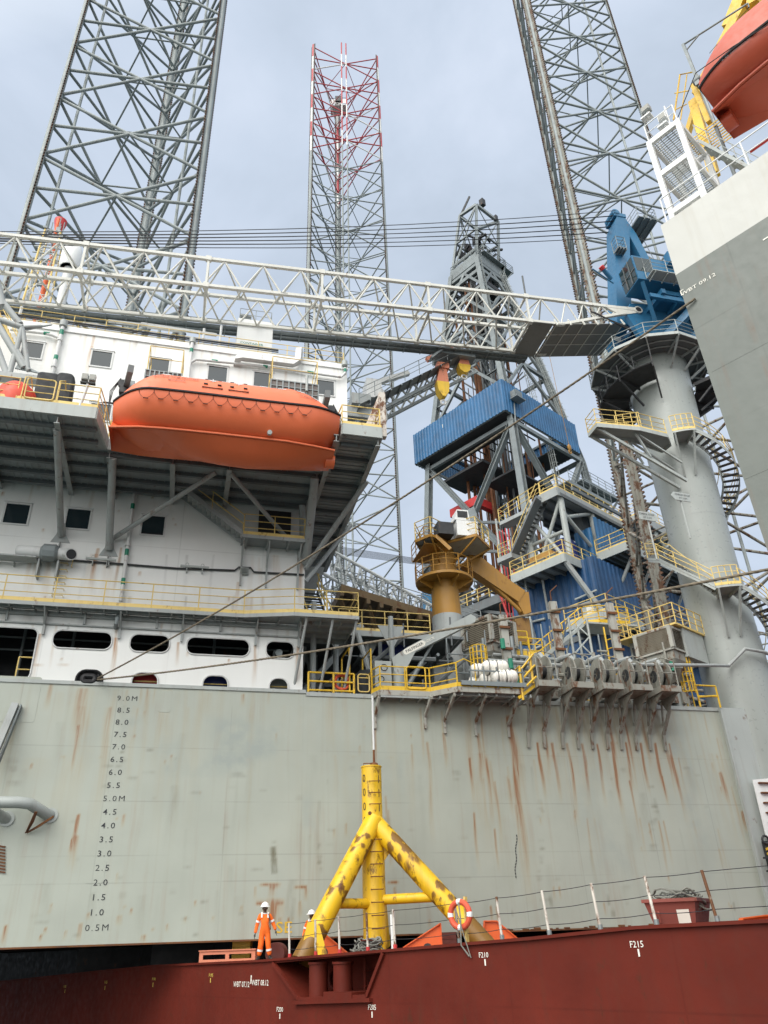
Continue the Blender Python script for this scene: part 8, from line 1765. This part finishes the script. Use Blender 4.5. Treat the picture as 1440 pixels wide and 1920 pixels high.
# second crane boom lying low behind (white lattice) and the knuckle boom with hook blocks above
def lattice(root, fr, p, q, w_, h_, n_, rc, rl, m, nm):
    p, q = V(p), V(q); off = [V((0, 0, 0)), V((0, w_, 0)), V((0, w_, h_)), V((0, 0, h_))]
    for o in off: g = MB(fr); g.tube(p+o, q+o, rc, 8); g.build(nm+'_chord', M[m], root)
    g = MB(fr); d = (q-p)/n_
    for k in range(n_):
        a, c = p+d*k, p+d*(k+1); m_ = (a+c)/2
        for i, j in ((0, 3), (1, 2), (0, 1), (3, 2)): g.tube(a+off[i], m_+off[j], rl, 6, cap=False); g.tube(m_+off[j], c+off[i], rl, 6, cap=False)
    g.build(nm+'_lacing', M[m], root)
M['palegrey'] = mat('pale_grey_boom', (.50, .53, .53), .5, .1, .05, .2)
lb_ = thing('lattice_boom', 'pale grey lattice boom lying low behind the end of the walkway', 'boom', (8, 16, 22), fr=RW)
a, c = rw(560, 1050, 16), rw(815, 1190, 16); lattice(lb_, RW, (a[0], 16, a[2]), (c[0], 16, c[2]), 2.0, 2.2, 12, .13, .07, 'palegrey', 'boom')
g = MB(RW)
for k in range(8): p = rw(600, 1020+2*k, 18); q = rw(800, 1050+1.5*k, 18); g.tube(p, q, .02, 5)
g.build('boom_wire', M['wire'], lb_)
kb = thing('knuckle_boom', 'grey walkway topped crane boom rising from the block corner toward the derrick', 'boom', (8, 4, 29), fr=RW)
KV = 4.0
def k3(px, py, v=KV): p = rw(px, py, v); return V((p[0], v, p[2]))
g = MB(RW)
for v in (KV, KV+1.6): g.beam(k3(640, 806)+V((0, v-KV, 0)), k3(910, 668)+V((0, v-KV, 0)), .16, .2)
lo0, lo1 = k3(645, 800), k3(910, 668); tp0, tp1 = k3(672, 765), k3(800, 703)
g.build('lower_chord', M['dgal'], kb)
g = MB(RW)
u0_, u1_ = k3(668, 772), k3(905, 655)
for v in (0, 1.6): g.beam(u0_+V((0, v, 0)), u1_+V((0, v, 0)), .18, .24)
g.raw([RW.w(p) for p in (u0_+V((0, -.9, -.1)), u1_+V((0, -.9, -.1)), u1_+V((0, .1, -.1)), u0_+V((0, .1, -.1)))], [(0, 1, 2, 3)])
for k in range(14): c = u0_+(u1_-u0_)*k/13; g.beam(c+V((0, -.9, -.16)), c+V((0, 1.6, -.16)), .07, .1)
g.build('upper_walkway', M['dgal'], kb)
g = MB(RW); n_ = 9
for k in range(n_):
    a_, c_ = lo0+(lo1-lo0)*(.25+.75*k/n_), lo0+(lo1-lo0)*(.25+.75*(k+1)/n_); m_ = u0_+(u1_-u0_)*(.2+.8*(k+.5)/n_)
    for v in (0, 1.6): g.tube(a_+V((0, v, 0)), m_+V((0, v, 0)), .07, 6); g.tube(m_+V((0, v, 0)), c_+V((0, v, 0)), .07, 6)
g.each('lacing', M['lgrey'], kb)
g = MB(RW); g.rail([u0_+V((0, -.9, 0)), u1_+V((0, -.9, 0))], 1.1, 2, 1.2, .025); g.build('walkway_rail', M['dgal'], kb)
g = MB(RW); c = k3(703, 720); g.box(c.x-.5, c.x+.5, KV+.2, KV+1.4, c.z-.9, c.z+.6); d_ = k3(770, 695); g.beam(c+V((0, .5, .4)), d_+V((0, .5, .2)), .3, .3); g.beam(c+V((-.4, .5, -.8)), c+V((.2, .5, .6)), .14, .14); g.beam(c+V((.9, .5, -.6)), c+V((.2, .5, .6)), .14, .14); g.build('luffing_gear', M['pipe'], kb)
g = MB(RW); c = k3(665, 752); g.box(c.x-.3, c.x+.9, KV-.6, KV+1.5, c.z-.6, c.z+.2); g.box(c.x-.5, c.x+2.0, KV-.3, KV+1.2, c.z-1.4, c.z-.6); g.build('boom_head_box', M['grey'], kb)
g = MB(RW)
for k in range(8): g.tube(k3(640, 735+3*k)+V((0, 1+.1*k, 0)), k3(705, 715+2*k)+V((0, 1+.1*k, 0)), .018, 4)
g.build('luffing_wire', M['wire'], kb)
g = MB(RW); c = k3(845, 675); g.box(c.x-1.2, c.x+1.4, KV-1.0, KV+.4, c.z-.35, c.z); g.beam(k3(800, 690)+V((0, -.9, 0)), k3(850, 655)+V((0, -.9, .1)), .5, .14); g.build('head_plate', M['dgal'], kb)
g = MB(RW); g.beam(k3(800, 675), k3(850, 655), .25, .3); g.build('red_jib_strut', M['salmon'], kb)
for px, py0, py1, lab, m1, m2 in ((829, 692, 752, 'red and yellow hook block hanging from the boom tip', 'salmon', 'yellow'), (869, 672, 705, 'small yellow hook ball hanging beside the longer red hook block', 'salmon', 'yellow')):
    a, c = k3(px, py0, KV-.4), k3(px, py1, KV-.4); L = a.z-c.z; t = thing('hook_block', lab, 'hook block', a, 'hook blocks at the boom tip', RW); x = (a.x+c.x)/2
    w_ = .5 if L > 1.5 else .42
    g = MB(RW); g.box(a.x-w_*.8, a.x+w_*.8, KV-.7, KV-.1, a.z-.1, a.z+.35); g.prism([(a.x-w_*.5, KV-.6, a.z-.1), (a.x+w_*.5, KV-.6, a.z-.1), (x+w_*.8, KV-.6, a.z-L*.45), (x-w_*.8, KV-.6, a.z-L*.45)], (0, .5, 0)); g.build('upper_sheave_case', M[m1], t)
    g = MB(RW); g.prism([(x-w_*.85, KV-.65, a.z-L*.46), (x+w_*.85, KV-.65, a.z-L*.46), (x+w_*.7, KV-.65, a.z-L*.75), (x+.1, KV-.65, a.z-L*.9), (x-.1, KV-.65, a.z-L*.9), (x-w_*.7, KV-.65, a.z-L*.75)], (0, .6, 0)); g.build('lower_block', M[m2], t)
    g = MB(RW); g.torus((x, KV-.35, a.z-L*1.02), (0, 1, 0), .17, .06, 14, 6); g.build('hook', M['pipe'], t)
t = thing('boom_post', 'rust stained white post standing at the corner of the boat deck', 'post', (6.9, -6.3, ZS+.55), fr=RW)
a, c = rw(718, 800, -6.3), rw(710, 737, -6.3); g = MB(RW); g.box(a[0]-.14, a[0]+.14, -6.4, -6.1, ZS+.5, c[2]); g.build('post', M['rail'], t)
g = MB(RW); g.prism([(a[0]-.15, -6.2, c[2]-.1), (a[0]-.15, -6.2, ZS+.6), (a[0]-1.05, -4.2, ZS+.6)], (.05, .1, 0)); g.build('gusset_plate', M['rail'], t)
# second lower deck equipment right of the derrick foot
dc_ = thing('drill_floor', 'dark drill floor steelwork with railings and pipes under the derrick', 'steelwork', (56, 42, 20), fr=SD)
g = MB(SD); g.box(49.5, 64, 34.5, 49, 29.6, 30.4); g.box(49.5, 64, 34.5, 49, 21.5, 22.2)
for x in (50, 56, 63):
    for y in (35, 42, 48.5): g.tube((x, y, 14), (x, y, 29.6), .45, 12)
g.build('floor_frame', M['dgrey'], dc_)
g = MB(SD); rd = random.Random(77)
for k in range(75): x, y, z = rd.uniform(49.6, 60), rd.uniform(35, 48), rd.uniform(16, 36); d = rd.choice(((1, 0, 0), (0, 1, 0), (0, 0, 1), (0, .6, .6), (.3, .6, -.7))); L = rd.uniform(1, 5); g.tube((x, y, z), (x+d[0]*L, y+d[1]*L, z+d[2]*L), rd.uniform(.05, .2), 6)
for k in range(14): x, y, z = rd.uniform(50, 58), rd.uniform(35.5, 47), rd.choice((22.2, 30.4)); w_ = rd.uniform(.6, 2); g.box(x, x+w_, y, y+w_, z, z+rd.uniform(.8, 3))
for k in range(5): z = 24+3*k; g.beam((50, 35, z), (50, 42, z+3), .25, .25); g.beam((50, 42, z+3), (50, 48.5, z), .25, .25)
g.each('floor_fitting', M['dgrey'], dc_); g = MB(SD)
for k in range(95): x, y, z = rd.uniform(49, 54), rd.uniform(35, 49), rd.uniform(15, 33); d = rd.choice(((0, 1, 0), (0, 0, 1), (0, .7, .7), (0, -.7, .7))); L = rd.uniform(1, 4.5); g.beam((x, y, z), (x+d[0]*L, y+d[1]*L, z+d[2]*L), rd.uniform(.08, .3), rd.uniform(.08, .3))
g.each('floor_member', M['dark'], dc_); g = MB(SD)
for k in range(7): y = 35+2*k; z = 17+1.6*(k % 4); g.box(48.6, 50, y, y+2.2, z, z+.15); g.rail([(48.6, y, z+.15), (48.6, y+2.2, z+.15)], 1.15, 2, 1.1, .035)
g.each('catwalk', M['dgal'], dc_)
g = MB(SD); g.rail([(49.4, 49, 30.4), (49.4, 34.5, 30.4), (60, 34.5, 30.4)], 1.15, 2, 1.3, .04); g.rail([(49.4, 49, 22.2), (49.4, 34.5, 22.2)], 1.15, 2, 1.3, .04); g.build('floor_rail', M['palyel'], dc_)
g = MB(SD)
for k in range(5): y = 36.6+.33*k; g.tube((49.2, y, 26), (49.2, y+.1, 36), .05, 5)
g.path([(49.3, 37.8, 33), (49.1, 38.6, 31), (49.1, 37.8, 28), (49.2, 38.4, 26)], .1, 6); g.build('red_hose_bundle', M['red'], dc_)
t = thing('blue_tank', 'small blue deck unit seen between the ramp and the ochre crane', 'tank', (17, 12, 18), fr=RW)
a, c = rw(868, 1185, 11), rw(892, 1162, 11); g = MB(RW); g.box(a[0], c[0]+.3, 11, 12.5, a[2]-1.5, c[2]); g.build('body', M['blue'], t, smooth=0); g = MB(RW); g.box(a[0]-.05, c[0]+.35, 10.95, 11, a[2]-1.5, a[2]-1.3); g.build('base', M['dgrey'], t)
t = thing('blue_crane_tip', 'distant blue crane top with ring peeking out beside the ochre column', 'crane', (20, 40, 40), fr=RW)
a = rw(805, 1130, 30); g = MB(RW); g.box(a[0]-.5, a[0]+.5, 30, 31, a[2]-4, a[2]+1.2); g.build('mast', M['crane'], t); g = MB(RW); g.torus((a[0]-.9, 30, a[2]-.3), (0, 1, 0), 1.0, .06, 18, 5); g.box(a[0]-2, a[0]+.6, 29.8, 31, a[2]-2.0, a[2]-1.6); g.build('ring', M['dgal'], t)
# big filling beneath the modules so that the deck behind the hull edge reads as dense equipment
eq = thing('deck_machinery', 'dense grey deck machinery and pipe racks behind the hull edge', 'machinery', (18, 5, ZD), fr=RW)
rd = random.Random(101); g = MB(RW)
for k in range(46): x, y = rd.uniform(12.5, 25), rd.uniform(3.2, 9); w_, h_ = rd.uniform(.4, 1.8), rd.uniform(.8, 3.6); g.box(x, x+w_, y, y+w_*.8, ZD+.01, ZD+h_)
g.each('equipment_box', M['grey'], eq)
g = MB(RW)
for k in range(100): x, y, z = rd.uniform(12, 25), rd.uniform(1.2, 8), rd.uniform(14.2, 18.6); d = rd.choice(((1, 0, 0), (0, 1, 0), (0, 0, 1), (0, 0, 1))); L = rd.uniform(.6, 3); g.tube((x, y, z), (x+d[0]*L, y+d[1]*L, z+d[2]*L*.8), rd.uniform(.03, .13), 6)
g.each('pipe', M['dgal'], eq)
g = MB(RW)
for k in range(4): x = 13+3*k; g.rail([(x, 1.5+.3*k, 14.0+.9*(k % 2)), (x+2.2, 1.5+.3*k, 14.0+.9*(k % 2))], 1.1, 2, .8, .032)
g.build('yellow_rail', M['yellow'], eq)
t = thing('boarding_ladder', 'white slatted boarding ladder panel hung against the hull corner column', 'ladder', (27, -.5, 8.5), fr=RW)
a, c = rw(1412, 1462, -.5), rw(1438, 1572, -.5); L = MB(RW); L.prism([(a[0], -.5, a[2]), (a[0]+2.2, -.5, a[2]+.2), (a[0]+2.2, -.5, c[2]), (c[0], -.5, c[2])][::-1], (0, .06, 0)); L.build('panel', M['white'], t, smooth=0)
g = MB(RW)
for k in range(6): z = a[2]-.15-.45*k; g.box(a[0]+.22, a[0]+2.2, -.62, -.5, z-.03, z+.03)
g.build('step', M['rust'], t)
t = thing('striped_bracket', 'black and yellow striped bracket on the hull below the white boarding ladder', 'bracket', (26.6, -.5, 7), fr=RW)
a = rw(1436, 1590, -.5); g = MB(RW)
for k in range(6): z = a[2]-.2*k; g.prism([(a[0]-.02, -.6, z), (a[0]+.5, -.6, z+.12), (a[0]+.5, -.6, z+.02), (a[0]-.02, -.6, z-.1)], (0, .1, 0))
g.build('yellow_stripe', M['yellow'], t); g = MB(RW); g.box(a[0]-.0, a[0]+.6, -.5, -.3, a[2]-1.3, a[2]+.3); g.torus((a[0]+.05, -.55, a[2]+.35), (0, 1, 0), .17, .05, 14, 6)
for k in range(2): g.box(a[0]-.25, a[0]+.1, -.56, -.45, a[2]-.45-.55*k, a[2]-.38-.55*k)
g.build('black_plate', M['dark'], t)
# ================================================================== MOORING ROPES
def rope(name, lab, p, q, sag, r):
    p, q = V(p), V(q); pts = [p+(q-p)*(k/40.)-Z*(sag*4*(k/40.)*(1-k/40.)) for k in range(41)]; root = thing(name, lab, 'rope', p)
    g = MB(); g.path(pts, r, 8); g.build('core', M['rope'], root)
    d = (q-p); L = d.length; d.normalize(); a = d.orthogonal().normalized(); b_ = d.cross(a)
    for s in range(3):
        n_ = int(L/.09); g = MB(); pp = []
        for k in range(n_+1):
            t_ = k/n_; th = 2*pi*(L*t_/.55)+2*pi*s/3; c = p+(q-p)*t_-Z*(sag*4*t_*(1-t_)); pp.append(c+a*(r*.62*cos(th))+b_*(r*.62*sin(th)))
        g.path(pp, r*.62, 5); g.build('strand', M['rope'], root)
ck = RW.w((-3.75, -.12, 14.18)); e1 = SH.on(0, AS-.05, 1287, 570); e1 = SH.w((AS-.05, 5.35, e1[2])); e2 = SH.on(0, AS-.05, 1440, 1092); e2 = SH.w((AS-.05, e2[1]-.3, e2[2]+.25))
rope('mooring_rope', 'brown mooring rope rising steeply from the black fairlead past the ochre crane to the forecastle', ck, e1, .5, .03)
rope('mooring_rope', 'brown mooring rope running nearly level from the black fairlead across the grey pedestal', ck+V((.02, -.05, -.08)), e2, .25, .032)
# ================================================================== SKY, SUN, CAMERA
w = bpy.data.worlds.new('World'); SC.world = w; w.use_nodes = True; nt = w.node_tree; N = nt.nodes; L = nt.links
bg = N['Background']; sky = N.new('ShaderNodeTexSky'); sky.sky_type = 'NISHITA'; sky.sun_disc = False
SUN_EL, SUN_AZ = 48.0, -152.0                      # compass angle from world +Y, behind the camera and to its left
sky.sun_elevation = rad(SUN_EL); sky.sun_rotation = rad(SUN_AZ); sky.air_density = 1.0; sky.dust_density = 2.0; sky.ozone_density = 1.0
tc = N.new('ShaderNodeTexCoord')
mp = N.new('ShaderNodeMapping'); mp.inputs['Scale'].default_value = (1.0, 1.0, 1.6); mp.inputs['Rotation'].default_value = (0.3, .2, .5); L.new(tc.outputs['Generated'], mp.inputs['Vector'])
nz = N.new('ShaderNodeTexNoise'); nz.inputs['Scale'].default_value = 2.1; nz.inputs['Detail'].default_value = 6; nz.inputs['Roughness'].default_value = .56; nz.inputs['Distortion'].default_value = .35; L.new(mp.outputs[0], nz.inputs['Vector'])
cr = N.new('ShaderNodeValToRGB'); e = cr.color_ramp.elements
e[0].position = .30; e[0].color = (4.3, 5.0, 5.9, 1); e[1].position = .72; e[1].color = (6.7, 7.35, 8.5, 1)
m1 = cr.color_ramp.elements.new(.5); m1.color = (5.35, 6.1, 7.2, 1); L.new(nz.outputs['Fac'], cr.inputs['Fac'])
mx = N.new('ShaderNodeMix'); mx.data_type = 'RGBA'; mx.inputs[0].default_value = .86; L.new(sky.outputs['Color'], mx.inputs[6]); L.new(cr.outputs['Color'], mx.inputs[7])
sd_ = V((sin(rad(SUN_AZ))*cos(rad(SUN_EL)), cos(rad(SUN_AZ))*cos(rad(SUN_EL)), sin(rad(SUN_EL))))   # cloud glows on the sun's side
dt = N.new('ShaderNodeVectorMath'); dt.operation = 'DOT_PRODUCT'; dt.inputs[1].default_value = tuple(sd_); L.new(tc.outputs['Generated'], dt.inputs[0])
mr = N.new('ShaderNodeMapRange'); mr.inputs[1].default_value = .45; mr.inputs[2].default_value = 1.0; mr.inputs[3].default_value = 0.0; mr.inputs[4].default_value = 1.0; L.new(dt.outputs['Value'], mr.inputs[0])
gl = N.new('ShaderNodeMix'); gl.data_type = 'RGBA'; gl.blend_type = 'ADD'; L.new(mr.outputs[0], gl.inputs[0]); L.new(mx.outputs[2], gl.inputs[6]); gl.inputs[7].default_value = (14.0, 13.4, 12.0, 1)
d2 = N.new('ShaderNodeVectorMath'); d2.operation = 'DOT_PRODUCT'; d2.inputs[1].default_value = (-.15, -.96, .22); L.new(tc.outputs['Generated'], d2.inputs[0])   # fill glow added low behind the camera to brighten the walls facing it
m2 = N.new('ShaderNodeMapRange'); m2.inputs[1].default_value = .1; m2.inputs[2].default_value = 1.0; L.new(d2.outputs['Value'], m2.inputs[0])
g2 = N.new('ShaderNodeMix'); g2.data_type = 'RGBA'; g2.blend_type = 'ADD'; L.new(m2.outputs[0], g2.inputs[0]); L.new(gl.outputs[2], g2.inputs[6]); g2.inputs[7].default_value = (6.2, 5.7, 4.9, 1)
L.new(g2.outputs[2], bg.inputs['Color']); bg.inputs['Strength'].default_value = .10
sl_ = bpy.data.lights.new('sun', 'SUN'); sl_.energy = 1.4; sl_.angle = rad(40); sl_.color = (1.0, .965, .91); so = bpy.data.objects.new('sun', sl_); COL.objects.link(so)
d = V((sin(rad(SUN_AZ))*cos(rad(SUN_EL)), cos(rad(SUN_AZ))*cos(rad(SUN_EL)), sin(rad(SUN_EL)))); so.rotation_euler = d.to_track_quat('Z', 'Y').to_euler(); so.location = d*300
cam = bpy.data.cameras.new('camera'); co = bpy.data.objects.new('camera', cam); COL.objects.link(co)
cam.sensor_fit = 'VERTICAL'; cam.sensor_height = 36.0; cam.lens = FPX/1920*36.0; cam.clip_end = 6000; cam.clip_start = .1
cx_ = V((RTC[0], HDC[0], UPC[0])); cy_ = V((RTC[1], HDC[1], UPC[1])); cz_ = V((RTC[2], HDC[2], UPC[2]))   # camera right, down, forward in world axes
mt = Matrix((( cx_.x, -cy_.x, -cz_.x, EYE[0]), (cx_.y, -cy_.y, -cz_.y, EYE[1]), (cx_.z, -cy_.z, -cz_.z, EYE[2]), (0, 0, 0, 1))); co.matrix_world = mt
SC.camera = co
for o in bpy.data.objects:
    for q_ in ('_o', '_k'):
        if q_ in o: del o[q_]
vs_ = SC.view_settings; vs_.view_transform = 'Standard'; vs_.look = 'None'; vs_.gamma = 1.0; vs_.use_curve_mapping = False; vs_.exposure = 0.38
SC.render.engine = 'CYCLES'; SC.cycles.max_bounces = 6; SC.cycles.use_denoising = True
